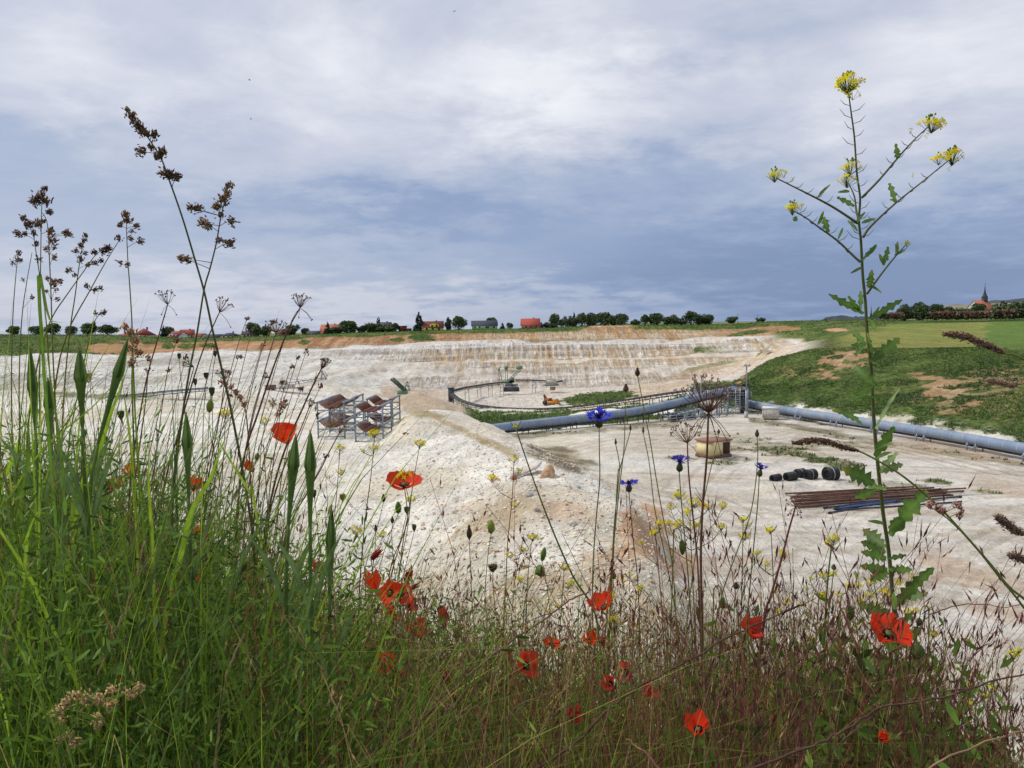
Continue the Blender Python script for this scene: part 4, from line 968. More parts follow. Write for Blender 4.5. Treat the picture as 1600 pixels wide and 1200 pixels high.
def gravel(name, label, mask_fn, n, s0, s1, seed, cols, power=1.4):
    X, Yg, Z, v, pj, py, gr = GR; r = np.random.RandomState(seed)
    w = mask_fn(X, Yg, Z, v, pj, py, gr).astype(float)
    dens = np.zeros_like(X); dens[:-1, :-1] = (X[:-1, 1:] - X[:-1, :-1]) * (Yg[1:, :-1] - Yg[:-1, :-1])
    fl = (w * dens / np.maximum(Yg, 15) ** power).ravel(); idx = r.choice(fl.size, n, p=fl / fl.sum())
    c = np.stack([X.ravel()[idx] + r.uniform(-.2, .2, n), Yg.ravel()[idx] + r.uniform(-.15, .15, n), Z.ravel()[idx]], 1)
    s = s0 + (s1 - s0) * r.rand(n) ** 4
    base = np.array([(1, 0, 0), (-.5, .87, 0), (-.5, -.87, 0), (0, 0, .8), (.45, .8, .35), (-.9, 0, .3), (.45, -.8, .3)])
    T = np.array([(0, 4, 3), (4, 1, 3), (1, 5, 3), (5, 2, 3), (2, 6, 3), (6, 0, 3), (0, 1, 4), (1, 2, 5), (2, 0, 6)])
    a = r.rand(n) * 6.28; ca, sa = np.cos(a), np.sin(a)
    B = base[None] * r.uniform(.6, 1.3, (n, 7, 1))
    Vx = B[:, :, 0] * ca[:, None] - B[:, :, 1] * sa[:, None]; Vy = B[:, :, 0] * sa[:, None] + B[:, :, 1] * ca[:, None]
    V = np.stack([Vx, Vy * .8, B[:, :, 2] * .9], -1) * s[:, None, None] + c[:, None]
    TT = (T[None] + (np.arange(n) * 7)[:, None, None]).reshape(-1, 3)
    cc = np.array(cols)[r.randint(0, len(cols), n)] * r.uniform(.75, 1.2, (n, 1))
    me = newmesh(name, V.reshape(-1, 3), None, TT, np.repeat(cc, 7, 0)); link(name, me, leafmat('gravel_stone', 0, .95, .15, 3, .1), None, label, None, None, 'stuff')
gravel('rubble', 'broken pale and ochre stone rubble on the near ridge', lambda X, Y, Z, v, pj, py, gr: (Z > .5) * (v < 5.2) * (v >= 0) * (pj > 420) * (pj < 1200) * (1 + 4 * (np.abs(pj - 800) < 220)), 24000, .02, .15, 3, [(.70, .65, .54), (.74, .70, .62), (.62, .50, .35), (.58, .40, .25), (.58, .54, .46)])
gravel('chalk_gravel', 'white chalk gravel scattered over the left spoil ground', lambda X, Y, Z, v, pj, py, gr: (v < 8) * (v >= 0) * (pj > -60) * (pj < 760), 15000, .02, .13, 4, [(.78, .74, .66), (.70, .65, .55), (.80, .77, .70), (.64, .57, .46)])
gravel('face_rubble', 'broken stone lying along benches of the quarry face', lambda X, Y, Z, v, pj, py, gr: (v > 8.5) * (v < 16) * (gr < .2) * (pj > 0) * (pj < 1260), 12000, .1, .45, 5, [(.70, .66, .58), (.66, .60, .50), (.74, .71, .64), (.60, .54, .45)], 1.0)
gravel('yard_gravel', 'small stones lying on the pale yard', lambda X, Y, Z, v, pj, py, gr: (v < 7) * (Z < .6) * (v >= 0) * (pj > 800) * (pj < 1750), 9000, .02, .09, 6, [(.62, .58, .5), (.48, .40, .30), (.55, .5, .42)])

# ================================================================== covered pipe conveyors
PIPE = pmat('blue_grey_cladding', (.21, .275, .385), .62, .0, var=.12, scale=.8, spec=.3, dirt=((.34, .345, .33), .65))
DKST = pmat('dark_steel', (.07, .075, .085), .6, .5, var=.2, scale=2)
PAINT = pmat('grey_painted_steel', (.30, .34, .39), .5, .3, var=.15, scale=2)
def path_pts(keys, step):
    """resample a polyline of points"""
    out = []; L = [0]
    for a, b in zip(keys, keys[1:]): L.append(L[-1] + (b - a).length)
    n = max(2, int(L[-1] / step)); ks = np.array([tuple(k) for k in keys])
    ss = np.linspace(0, L[-1], n + 1)
    return [Vector([np.interp(s, L, ks[:, i]) for i in range(3)]) for s in ss]
def smooth_path(P_, it=3):
    for _ in range(it):
        P_ = [P_[0]] + [(P_[i - 1] + P_[i] * 2 + P_[i + 1]) / 4 for i in range(1, len(P_) - 1)] + [P_[-1]]
    return P_
def pipe(label, keys, rad_, step=1.35):
    pts = smooth_path(path_pts(keys, step), 4); root = thing('pipe_conveyor', label, 'conveyor', (keys[0].x, keys[0].y, 0))
    mb = MB(); fine = []; rr_ = []
    for i in range(len(pts) - 1):
        a, b = pts[i], pts[i + 1]
        for f, k in ((0.0, 1.0), (.06, 1.035), (.12, 1.0), (.97, 1.0)): fine.append(a.lerp(b, f)); rr_.append(rad_ * k)
    mb.tube(fine, rr_, 18); mb.build('casing', PIPE, root, smooth=True, world=True)
    for i in range(1, len(pts) - 1):
        d = (pts[i + 1] - pts[i]).normalized()
        MB().tube([pts[i] + d * .05, pts[i] + d * .13], rad_ * 1.05, 18, cap=False).build('joint_band', pmat('pale_band', (.36, .41, .48), .6, .1), root, world=True)
    # trestles
    along = path_pts(keys, 4.6 if step < 1.6 else 7.5)
    for i, p in enumerate(along[1:-1]):
        d = (along[i + 2] - along[i]); d.z = 0; d.normalize(); s = Vector((-d.y, d.x, 0)); zb = gz(p.x, p.y); m = MB()
        for off in (-.6, .6):
            a = p + d * off
            for sd_ in (-.5, .5): m.bar((a.x + s.x * sd_ * 1.2, a.y + s.y * sd_ * 1.2, zb - .1), (a.x + s.x * sd_, a.y + s.y * sd_, p.z - rad_ * .55), .13)
            m.bar((a.x - s.x * .75, a.y - s.y * .75, p.z - rad_ - .05), (a.x + s.x * .75, a.y + s.y * .75, p.z - rad_ - .05), .14)
        m.bar((p.x - d.x * .7 - s.x * .7, p.y - d.y * .7 - s.y * .7, (zb + p.z) / 2 - .2), (p.x + d.x * .7 - s.x * .7, p.y + d.y * .7 - s.y * .7, (zb + p.z) / 2 - .2), .09)
        m.build('trestle', DKST if step < 1.6 else PAINT, root, world=True)
    rl = MB()
    for sgn in (-1, 1):
        L_ = [p + Vector((0, 0, -rad_ - .14)) + Vector((0, sgn * .6, 0)) for p in path_pts(keys, 3)]
        for a, b in zip(L_, L_[1:]): rl.bar(a, b, .1, .18)
    rl.build('rail', DKST, root, world=True)
    return root
K1 = [on_z(740, 673.5, 1.3), on_z(764, 670.5, 1.3), on_z(800, 665.5, 1.3), on_z(850, 660, 1.3), on_z(900, 654.5, 1.35), on_z(937, 650, 1.45), U(975, 645.5, 118), U(1012, 639.5, 121), U(1050, 631, 124.5), U(1075, 624.5, 127), U(1100, 618, 129.5), U(1130, 611, 132), U(1148, 609, 133.5)]
pipe('blue grey tubular conveyor rising from the ridge to the transfer tower', K1, .64)
K2 = [on_z(a_, b_, 1.35) for a_, b_ in ((1168, 630), (1220, 640), (1260, 646), (1300, 652), (1400, 667), (1500, 683), (1600, 701), (1700, 719), (1850, 747))]
pipe('blue grey tubular conveyor running along the right side below the green hill', K2, .64, 1.9)

# ------------------------------------------------------------------ transfer tower
c0 = U(1150, 640, 131.5); tw = thing('transfer_tower', 'steel transfer tower with ladder where the two pipelines meet', 'tower', (c0.x, c0.y, 0), -.1)
H = U(1150, 606, 132).z
m = MB()
for x in (-1.7, 1.7):
    for y in (-1.6, 1.6): m.bar((x, y, -.2), (x, y, H), .2)
for z in (1.2, 2.6, H - .1):
    for x in (-1.7, 1.7): m.bar((x, -1.6, z), (x, 1.6, z), .16)
    for y in (-1.6, 1.6): m.bar((-1.7, y, z), (1.7, y, z), .16)
m.bar((-1.7, -1.6, .1), (1.7, -1.6, 2.5), .1).bar((1.7, -1.6, .1), (-1.7, -1.6, 2.5), .1)
m.build('frame', PAINT, tw)
MB().box((0, 0, 2.72), (4.6, 4.0, .1)).build('platform', DKST, tw)
m = MB()
for z in (3.3, 3.8):
    for a, b in (((-2.3, -2, z), (2.3, -2, z)), ((2.3, -2, z), (2.3, 2, z)), ((-2.3, 2, z), (2.3, 2, z))): m.bar(a, b, .06)
for x in (-2.3, -.8, .8, 2.3): m.bar((x, -2, 2.7), (x, -2, 3.85), .06); m.bar((x, 2, 2.7), (x, 2, 3.85), .06)
m.build('railing', PAINT, tw)
m = MB(); m.lathe([(.01, -1.3), (.75, -1.3), (.75, 1.3), (.01, 1.3)], (.5, -.6, 3.5), (1, 0, 0), 14); m.build('drum', pmat('rubber_black', (.015, .015, .017), .7), tw)
MB().lathe([(.9, -1), (1.0, 0), (.35, 1.6), (.35, 2.2)], (.9, -1.0, 1.9), (0, 0, -1), 8).build('chute', DKST, tw)
m = MB()
for x in (-.55, .25): m.bar((x, -2.15, -.1), (x, -2.15, 4.6), .09)
for i in range(14): m.bar((-.55, -2.15, .3 + i * .32), (.25, -2.15, .3 + i * .32), .06)
m.build('ladder', pmat('pale_galvanised', (.55, .58, .62), .5, .4), tw)
# support frame with drives below the pipe
c1 = U(1085, 645, 124.5); sf = thing('drive_station', 'cluttered steel drive station under the rising end of the pipeline', 'machine', (c1.x, c1.y, 0), .55)
m = MB(); r3 = random.Random(3)
for i in range(8):
    x = -6.6 + i * 1.9; hh = .9 + max(0, i) * .16
    for y in (-1.1, 1.1): m.bar((x, y, -.1), (x, y, hh + .3), .16)
    m.bar((x, -1.1, hh), (x, 1.1, hh), .14)
    if i < 7: m.bar((x, -1.1, .1), (x + 1.9, -1.1, hh), .09)
m.bar((-6.6, -1.1, .55), (6.7, -1.1, .55), .12).bar((-6.6, 1.1, .95), (6.7, 1.1, 1.6), .12).bar((-6.6, -1.1, 1.0), (6.7, -1.1, 2.1), .14)
m.build('frame', PAINT, sf)
MB().box((-5.6, -.7, .7), (1.1, .8, 1.1)).lathe([(.45, -.8), (.45, .8)], (-4.6, -.9, .7), (1, 0, 0), 12).build('motor', pmat('motor_black', (.03, .032, .035), .5, .4), sf)
MB().box((-1.6, -.6, .6), (1.3, .7, .8)).box((1.4, -.6, .5), (.7, .6, .9)).build('gearbox', DKST, sf)
m = MB()
for i in range(9): m.bar((-7.6 + i * 1.9, -1.6, -.05), (-7.6 + i * 1.9, -1.6, 1.1), .06)
m.bar((-7.6, -1.6, 1.05), (7.6, -1.6, 1.05), .06).bar((-7.6, -1.6, .6), (7.6, -1.6, .6), .06); m.build('railing', PAINT, sf)
# light mast
q = U(1166, 641, 124); mz = U(1165, 573, 124).z; lm = thing('light_mast', 'tall steel floodlight mast beside the transfer tower', 'mast', (q.x, q.y, 0))
MB().tube([(0, 0, -.1), (0, 0, mz * .55)], [.20, .18], 8).tube([(0, 0, mz * .55), (0, 0, mz)], [.13, .10], 8).build('pole', STEEL, lm)
MB().box((0, 0, mz + .15), (1.15, .5, .22)).box((-.3, -.2, mz + .35), (.4, .4, .3)).box((.3, -.2, mz + .35), (.4, .4, .3)).build('lamp_head', pmat('pale_galvanised', (.5, .5, .5)), lm)
MB().box((0, 0, .5), (.5, .5, 1.1)).build('footing', pmat('concrete', (.5, .48, .44), .9), lm)
MB().tube([(0, 0, mz * .6), (1.0, -.4, mz * .32), (1.9, -.6, .4)], .03, 5).build('cable', DKST, lm)
# two thin posts and a grey cabinet behind the pipe
for px, lab in ((1086, 'left one of two thin steel posts behind the rising pipeline'), (1095.5, 'right one of two thin steel posts behind the rising pipeline')):
    q = U(px, 612, 150); zb = gz(q.x, q.y); zt_ = U(px, 587, 150).z; t = thing('steel_post', lab, 'post', (q.x, q.y, zb))
    MB().tube([(0, 0, -.1), (0, 0, zt_ - zb)], .14, 6).build('pole', STEEL, t); MB().box((0, 0, zt_ - zb), (.45, .3, .2)).build('top_plate', STEEL, t); MB().box((0, -.1, (zt_ - zb) * .4), (.4, .2, .5)).build('bracket', STEEL, t)
q = U(1081.5, 627, 136); t = thing('control_cabinet', 'grey control cabinet on legs behind the rising pipeline', 'cabinet', (q.x, q.y, gz(q.x, q.y)), .3); dzc = q.z - gz(q.x, q.y)
MB().box((0, 0, dzc + 1.0), (1.5, 1.3, 2.0)).build('housing', pmat('pale_cabinet', (.50, .52, .50), .6), t); MB().box((0, 0, dzc + 2.07), (1.7, 1.5, .12)).build('roof', PAINT, t)
m = MB()
for x in (-.6, .6):
    for y in (-.5, .5): m.bar((x, y, -.1), (x, y, dzc), .12)
m.build('leg_frame', PAINT, t); MB().box((.1, -.67, dzc + 1.0), (.8, .05, 1.6)).build('door', pmat('cabinet_door', (.42, .44, .43), .6), t)
# white container
q = on_z(1207, 656, 0); t = thing('storage_box', 'weathered white ribbed storage container before the pipeline', 'container', (q.x, q.y + .8, 0), -.42)
MB().box((0, 0, 1.0), (2.5, 1.9, 1.6)).build('body', pmat('weathered_white', (.60, .58, .53), .8, var=.15, dirt=((.38, .33, .25), .6)), t)
MB().box((0, 0, 1.92), (2.65, 2.05, .24)).build('lid', pmat('weathered_white2', (.66, .65, .61), .8), t)
m = MB()
for i in range(7): m.box((-1.15 + i * .38, -.97, 1.0), (.08, .06, 1.5))
for i in range(5): m.box((1.27, -.8 + i * .38, 1.0), (.06, .08, 1.5))
m.build('ribs', pmat('weathered_white', (.6, .6, .55)), t)
MB().box((-.9, 0, .1), (.2, 1.9, .2)).box((.9, 0, .1), (.2, 1.9, .2)).build('skid', DKST, t)

# ------------------------------------------------------------------ belt conveyors
def belt(name, label, keys, w=1.4, leg=5.0, col=None, deck=.55, supports=True):
    col = col or DKST; pts = smooth_path(path_pts(keys, 2.0), 3); root = thing(name, label, 'conveyor', tuple(keys[0])); m = MB(); rb = MB(); lg = MB()
    for i in range(len(pts) - 1):
        a, b = pts[i], pts[i + 1]; d = (b - a); d.z = 0; d.normalize(); s = Vector((-d.y, d.x, 0)) * (w / 2)
        for k in (-1, 1):
            m.bar(a + s * k, b + s * k, .14, .30); m.bar(a + s * k + Vector((0, 0, -deck)), b + s * k + Vector((0, 0, -deck)), .10, .12)
            m.bar(a + s * k, a + s * k + Vector((0, 0, -deck)), .10)
        rb.bar(a + Vector((0, 0, .22)), b + Vector((0, 0, .22)), w * .85, .12)
    m.build('frame', col, root, world=True); rb.build('belt', pmat('conveyor_belt', (.035, .035, .037), .8, var=.3, dirt=((.35, .32, .27), .35)), root, world=True)
    if supports:
        for p in path_pts(keys, leg)[1:]:
            zb = gz(p.x, p.y)
            if p.z - zb > .3 and p.z - zb < 9:
                for k in (-1, 1): lg.bar((p.x + k * w / 2, p.y, zb - .2), (p.x + k * w / 2, p.y, p.z - deck), .14)
                lg.bar((p.x - w / 2, p.y, (zb + p.z) / 2), (p.x + w / 2, p.y, p.z - deck), .09)
        if lg.v: lg.build('supports', col, root, world=True)
    return root
belt('belt_conveyor', 'long dark belt conveyor curving through the pit behind the pipeline', [U(706, 616, 218), U(716, 625, 212), U(740, 633, 206), U(780, 638, 200), U(830, 640, 196), U(880, 638, 192), U(930, 632, 186), U(980, 625, 178), U(1030, 617, 168), U(1080, 610, 157), U(1130, 604, 146), U(1165, 602, 140)], 1.5, 3.4)
belt('belt_conveyor', 'thin dark belt conveyor leading up to the green stacker', [U(706, 611, 222), U(725, 606, 230), U(750, 602, 244), U(770, 599, 256), U(784, 598, 264)], 1.2, 9)
q = U(705, 621, 220); t = thing('transfer_chute', 'dark box at the left bend of the pit conveyors', 'machine', (q.x, q.y, q.z - .5))
MB().box((0, 0, 1.6), (1.6, 1.6, 3.0)).build('housing', DKST, t); MB().box((0, 0, 3.3), (2.0, 2.0, .3)).build('roof', DKST, t); MB().lathe([(.9, 0), (.4, 1.2)], (0, 0, .3), (0, 0, -1), 8).build('chute', DKST, t)
m = MB()
for x in (-.7, .7):
    for y in (-.7, .7): m.bar((x, y, -3), (x, y, .2), .16)
m.build('leg_frame', DKST, t)
belt('belt_conveyor', 'thin dark belt conveyor between the green stacker and the pale crusher', [U(806, 594, 268), U(830, 594, 270), U(862, 596, 272)], 1.1, 9)
belt('belt_conveyor', 'low grey belt conveyor on the left terrace behind the tall grasses', [U(165, 622, 168), U(220, 616.5, 172), U(270, 611, 176), U(325, 607, 180)], 1.4, 6, PAINT)

# ------------------------------------------------------------------ green stacker
GRP = pmat('green_machine_paint', (.13, .26, .14), .55, .2, var=.2, scale=1.5, dirt=((.30, .30, .24), .4))
GREY = pmat('machine_grey', (.20, .21, .22), .6, .2, var=.2, scale=1.5, dirt=((.42, .38, .32), .4))
q = U(797, 611, 266); sc_ = 266 / FPX
st = thing('stacker', 'green slewing stacker with raised boom standing on the pit floor', 'machine', tuple(q))
def X_(p): return (p - 797) * sc_
def Z_(p): return (611 - p) * sc_
m = MB()
for y in (-2.2, 2.2):
    m.box((X_(799), y, .55), (X_(808) - X_(783), 1.1, 1.1)); m.lathe([(.55, -.55), (.55, .55)], (X_(784), y, .55), (0, 1, 0), 10); m.lathe([(.55, -.55), (.55, .55)], (X_(808), y, .55), (0, 1, 0), 10)
m.build('crawler_track', DKST, st)
m = MB().box((X_(797), 0, 1.5), (4.2, 3.6, .8)).lathe([(1.4, 0), (1.2, 1.0)], (X_(796), 0, 1.9), n=12).box((X_(795), 0, 2.6), (2.4, 2.6, 1.4)).box((X_(804), 0, 2.2), (2.6, 2.0, .5)).box((X_(804), 0, 1.4), (2.8, 1.8, .3)); m.build('undercarriage', GREY, st)
m = MB().box((X_(794), 0, Z_(596)), (4.4, 2.6, .9)).box((X_(800), -.4, Z_(593.5)), (1.9, 1.8, 1.5)).box((X_(787), 0, Z_(597)), (1.8, 1.6, .7)); m.build('superstructure', GRP, st)
MB().box((X_(800), -1.35, Z_(593.5)), (1.2, .06, .6)).build('cab_window', GLASS, st)
m = MB()
a, b = Vector((X_(793), 0, Z_(595))), Vector((X_(814), 0, Z_(574)))
for y in (-.7, .7):
    for dz_ in (0, -.9): m.bar(a + Vector((0, y, dz_)), b + Vector((0, y, dz_)), .17)
    for i in range(7):
        p = a.lerp(b, i / 7) + Vector((0, y, 0)); p2 = a.lerp(b, (i + 1) / 7) + Vector((0, y, -.9)); m.bar(p, p2, .1)
m.box((X_(812), 0, Z_(574.3)), (2.3, 1.8, 1.1)); m.build('boom', GRP, st)
m = MB()
for y in (-.8, .8):
    m.bar((X_(785), y, Z_(595)), (X_(780), y, Z_(574)), .16); m.bar((X_(781), y, Z_(595)), (X_(779), y, Z_(576)), .12)
m.bar((X_(780), -.8, Z_(575)), (X_(780), .8, Z_(575)), .2).box((X_(780), 0, Z_(577)), (.7, 1.0, .9)); m.build('rear_mast', GRP, st)
m = MB()
for y in (-.8, .8): m.bar((X_(790), y, Z_(595)), (X_(790.5), y, Z_(573)), .18); m.bar((X_(793.4), y, Z_(595)), (X_(793), y, Z_(573)), .18)
m.box((X_(791.5), 0, Z_(573.5)), (1.3, 1.8, 1.0)).box((X_(791.5), 0, Z_(577)), (1.1, 1.7, .7)); m.build('main_mast', GRP, st)
m = MB()
for y in (-.6, .6): m.bar((X_(781), y, Z_(574)), (X_(791), y, Z_(572.5)), .08); m.bar((X_(793), y, Z_(573)), (X_(806), y, Z_(575)), .08)
m.build('stay_cable', DKST, st)

# pale mobile crusher
q = U(864, 609, 262); mc = thing('mobile_crusher', 'pale mobile crushing plant on crawler tracks right of the stacker', 'machine', tuple(q)); s2 = 262 / FPX
xx = lambda p: (p - 864) * s2; zz = lambda p: (609 - p) * s2
CRU = pmat('pale_machine', (.52, .50, .45), .6, .1, var=.2, dirt=((.4, .33, .25), .5))
m = MB().box((xx(864), 0, .5), (1.6, 2.4, 1.0)); m.build('support_foot', pmat('orange_brown', (.32, .17, .07), .7), mc)
m = MB().box((xx(862), 0, 1.8), (5.0, 2.2, .7)).box((xx(858), 0, 2.4), (2.0, 1.8, .6)); m.build('chassis', GREY, mc)
m = MB().box((xx(862), 0, zz(596)), (3.4, 2.0, 1.5)).lathe([(1.5, 1.4), (.7, 0)], (xx(860), 0, zz(598)), n=4); m.build('crusher_body', CRU, mc)
m = MB(); 
for y in (-.6, .6): m.bar((xx(866), y, zz(598)), (xx(884), y, zz(594)), .3, .5)
m.bar((xx(866), 0, zz(597)), (xx(884), 0, zz(593)), 1.0, .15); m.build('discharge_arm', DKST, mc)
m = MB().lathe([(.01, -.7), (1.0, -.7), (1.0, .7), (.01, .7)], (xx(882), 0, zz(595)), (1, 0, 0), 14); m.build('drum', pmat('pale_drum', (.5, .5, .5), .5), mc)
m = MB()
for x in (853, 861): 
    for y in (-.8, .8): m.bar((xx(x), y, zz(600)), (xx(x), y, zz(588)), .12)
m.bar((xx(851), -.8, zz(588)), (xx(863), -.8, zz(588)), .12).bar((xx(851), -.8, zz(591)), (xx(863), -.8, zz(591)), .08).box((xx(857), 0, zz(588)), (2.8, 1.6, .12)); m.build('walkway', CRU, mc)
m = MB().bar((xx(848), 0, zz(602)), (xx(858), 0, zz(600)), .8, .3); m.build('feed_arm', GREY, mc)

# orange excavator
q = U(863, 634.5, 214); ex = thing('excavator', 'orange tracked excavator with folded rusty arm on the pit floor', 'excavator', tuple(q)); s3 = 214 / FPX
ORP = pmat('orange_paint', (.62, .24, .03), .5, .1, var=.12, dirt=((.3, .2, .12), .35))
xx = lambda p: (p - 863) * s3; zz = lambda p: (634.5 - p) * s3
for y in (-1.1, 1.1):
    m = MB().box((xx(863), y, .35), (3.6, .5, .6)); m.lathe([(.35, -.25), (.35, .25)], (xx(863) - 1.8, y, .38), (0, 1, 0), 10); m.lathe([(.35, -.25), (.35, .25)], (xx(863) + 1.8, y, .38), (0, 1, 0), 10); m.build('crawler_track', DKST, ex)
m = MB().box((xx(864.5), 0, 1.15), (3.6, 2.5, .9)).box((xx(868), 0, 1.7), (1.9, 2.4, .4)); m.build('body', ORP, ex)
m = MB().box((xx(859), -.6, 1.9), (1.4, 1.1, 1.1)); cb = m.build('cab', ORP, ex)
MB().box((xx(859), -1.17, 2.0), (1.0, .05, .7)).build('cab_window', GLASS, cb)
RUST = pmat('rusty_steel', (.17, .095, .07), .9, .1, var=.4, scale=1.2, rust=((.24, .12, .075), .7))
BOOMC = pmat('brown_orange_arm', (.38, .19, .09), .7, .1, var=.2)
m = MB().bar((xx(857), .3, zz(628)), (xx(853), .3, zz(621)), .55, .7).bar((xx(853), .3, zz(621)), (xx(850), .3, zz(616)), .5, .6); m.build('boom', BOOMC, ex)
m = MB().bar((xx(850), .3, zz(616)), (xx(851.5), .3, zz(626)), .4, .5).bar((xx(851), .3, zz(617)), (xx(857), .3, zz(624)), .2); m.build('arm', BOOMC, ex)
m = MB().lathe([(.02, -.6), (.75, -.6), (.75, .6), (.02, .6)], (xx(851.5), .3, zz(629)), (0, 1, 0), 7); m.build('bucket', DKST, ex)
MB().box((xx(869), 0, 2.0), (.9, 1.6, .5)).build('engine_cover', pmat('pale_cabinet', (.5, .5, .5)), ex)
# discharge conveyor on left
q = U(626, 612, 196); dc = thing('discharge_conveyor', 'dark green sloping discharge conveyor pointing up left behind the steel frames', 'machine', tuple(q)); s4 = 196 / FPX
xx = lambda p: (p - 626) * s4; zz = lambda p: (612 - p) * s4
m = MB()
for y in (-.8, .8): m.bar((xx(614), y, zz(592)), (xx(634), y, zz(611)), .25, .9)
m.build('side_beam', pmat('dark_green_paint', (.05, .075, .055), .6), dc); MB().bar((xx(613), 0, zz(592)), (xx(634), 0, zz(611)), 1.6, .3).build('belt', pmat('conveyor_belt', (.03, .03, .03)), dc)
MB().lathe([(.45, -.9), (.45, .9)], (xx(614), 0, zz(592.5)), (0, 1, 0), 12).build('drum', DKST, dc)
m = MB()
for a, b in (((630, 612), (636, 598)), ((640, 611), (637, 598)), ((628, 613), (641, 609)), ((635, 603), (640, 604)), ((625, 615), (634, 606))):
    for y in (-.9, .9): m.bar((xx(a[0]), y, zz(a[1])), (xx(b[0]), y, zz(b[1])), .14)
m.box((xx(629), 0, zz(613)), (2.6, 1.8, 1.0)).box((xx(637), 0, zz(597)), (.5, .5, .4)); m.build('support_frame', GRP, dc)
# boom machine at left
q = U(448, 609, 205); bm = thing('boom_loader', 'pale machine with long thin horizontal boom on the left pit floor', 'machine', tuple(q)); s5 = 205 / FPX
xx = lambda p: (p - 448) * s5; zz = lambda p: (609 - p) * s5
m = MB()
a, b = Vector((xx(436), 0, zz(600))), Vector((xx(511), 0, zz(591)))
for y in (-.4, .4): m.bar(a + Vector((0, y, 0)), b + Vector((0, y, 0)), .16); m.bar(a + Vector((0, y, -.8)), b + Vector((0, y, -.4)), .10)
for i in range(12): m.bar(a.lerp(b, i / 12) + Vector((0, -.4, 0)), a.lerp(b, (i + 1) / 12) + Vector((0, -.4, -.7)), .07)
m.build('boom', GREY, bm)
m = MB(); 
for y in (-.5, .5): m.bar((xx(511), y, zz(594)), (xx(504), y, zz(580)), .12); m.bar((xx(503), y, zz(594)), (xx(504), y, zz(580)), .12)
m.build('boom_mast', DKST, bm)
m = MB().box((xx(423), 0, zz(605)), (2.4, 2.2, 1.4)); m.build('counterweight', pmat('brown_paint', (.16, .09, .07), .7), bm)
m = MB().box((xx(448), 0, zz(603)), (3.6, 2.4, .8)).box((xx(444), 0, zz(598)), (1.6, 1.6, 1.1)).bar((xx(430), 0, zz(606)), (xx(474), 0, zz(606)), 1.6, .4); m.build('chassis', CRU, bm)
m = MB()
for x in (442, 470):
    for y in (-1, 1): m.lathe([(.5, -.3), (.5, .3)], (xx(x), y, .35), (0, 1, 0), 10)
m.build('wheels', DKST, bm)
m = MB(); 
for a, b in (((436, 600), (441, 590)), ((441, 590), (448, 600)), ((441, 590), (480, 595))): m.bar((xx(a[0]), 0, zz(a[1])), (xx(b[0]), 0, zz(b[1])), .14)
m.build('mast', GREY, bm)
# tripod light on the left terrace
q = U(171, 661, 118); t = thing('light_tower', 'slim tripod light tower on the white terrace behind the left grasses', 'light tower', (q.x, q.y, gz(q.x, q.y))); hh = U(171, 626, 118).z - gz(q.x, q.y)
m = MB()
for k in range(3): a = k * 2.1; m.bar((.55 * math.cos(a), .55 * math.sin(a), 0), (.1 * math.cos(a), .1 * math.sin(a), hh), .09)
m.build('mast', STEEL, t); MB().box((0, 0, hh + .15), (.7, .5, .4)).build('lamp_head', pmat('pale_galvanised', (.5, .5, .5)), t)

# ------------------------------------------------------------------ stacked idler frames
RB = pmat('rusty_idler', (.15, .055, .038), .75, .25, var=.25, scale=4, rust=((.26, .11, .06), .6))
GALV = pmat('galvanised_frame', (.22, .255, .31), .6, .2, var=.15, scale=3)
MW, ML, MH = 3.9, 6.0, 2.75
def idler_frame(label):
    t = thing('conveyor_frame', label, 'conveyor frame', (0, 0, 0), 0, 'stacked conveyor frames with rusty idlers')
    for x in (-MW / 2, MW / 2):
        for y in (-ML / 2, ML / 2): MB().box((x, y, MH / 2 - .08), (.20, .16, MH - .28)).build('post', GALV, t)
        m = MB().bar((x, -ML / 2 - .25, MH - .16), (x, ML / 2 + .25, MH - .16), .34, .22); m.bar((x * .99, -ML / 2, MH * .35), (x * .99, ML / 2, MH * .35), .1, .1); m.build('side_beam', GALV, t)
    for y in (-ML / 2, ML / 2):
        m = MB().bar((-MW / 2 + .1, y, MH * .52), (MW / 2 - .1, y, MH * .52), .12, .16).bar((-MW / 2 + .1, y, .32), (MW / 2 - .1, y, .32), .10, .12)
        m.bar((-MW / 2 + .1, y, .32), (0, y, MH * .5), .07).bar((MW / 2 - .1, y, .32), (0, y, MH * .5), .07); m.build('cross_beam', GALV, t)
    for i in range(7):
        y = -ML / 2 + .2 + i * (ML - .4) / 6
        m = MB()
        def seg(a, b): m.tube([Vector((a[0], y, a[1])), Vector((b[0], y, b[1]))], .115, 8)
        zt_, zb_ = MH - .22, MH - 1.05
        seg((-1.66, zt_), (-.92, zb_ + .18)); seg((-.86, zb_ + .12), (-.02, zb_)); seg((.02, zb_), (.86, zb_ + .12)); seg((.92, zb_ + .18), (1.66, zt_))
        rl_ = m.build('idler', RB, t)
        for a in ((-.89, zb_ + .15), (0, zb_), (.89, zb_ + .15)): MB().box((a[0], y, a[1] - .05), (.07, .09, .34)).build('bracket', GALV, rl_)
    return t
FR = []
specs = [((585, 688, 106), .03, 'right front stack'), ((527, 681, 110), .03, 'left front stack'), ((543, 670, 119), .03, 'left rear stack'), ((601, 672.5, 117), .03, 'right rear stack')]
f0 = None
for (px, py, Y), rot, nm in specs:
    q = U(px, py, Y); zb = q.z
    for lvl in (0, 1):
        lab = '%s conveyor frame with rusty idlers, %s' % ('upper' if lvl else 'lower', nm)
        if f0 is None: f0 = idler_frame(lab); f = f0; f.location = (q.x, q.y, zb)
        else: f = copy_thing(f0, (q.x, q.y, zb + lvl * MH), rot, lab)
        f.rotation_euler = (0, 0, -rot * 1.2)
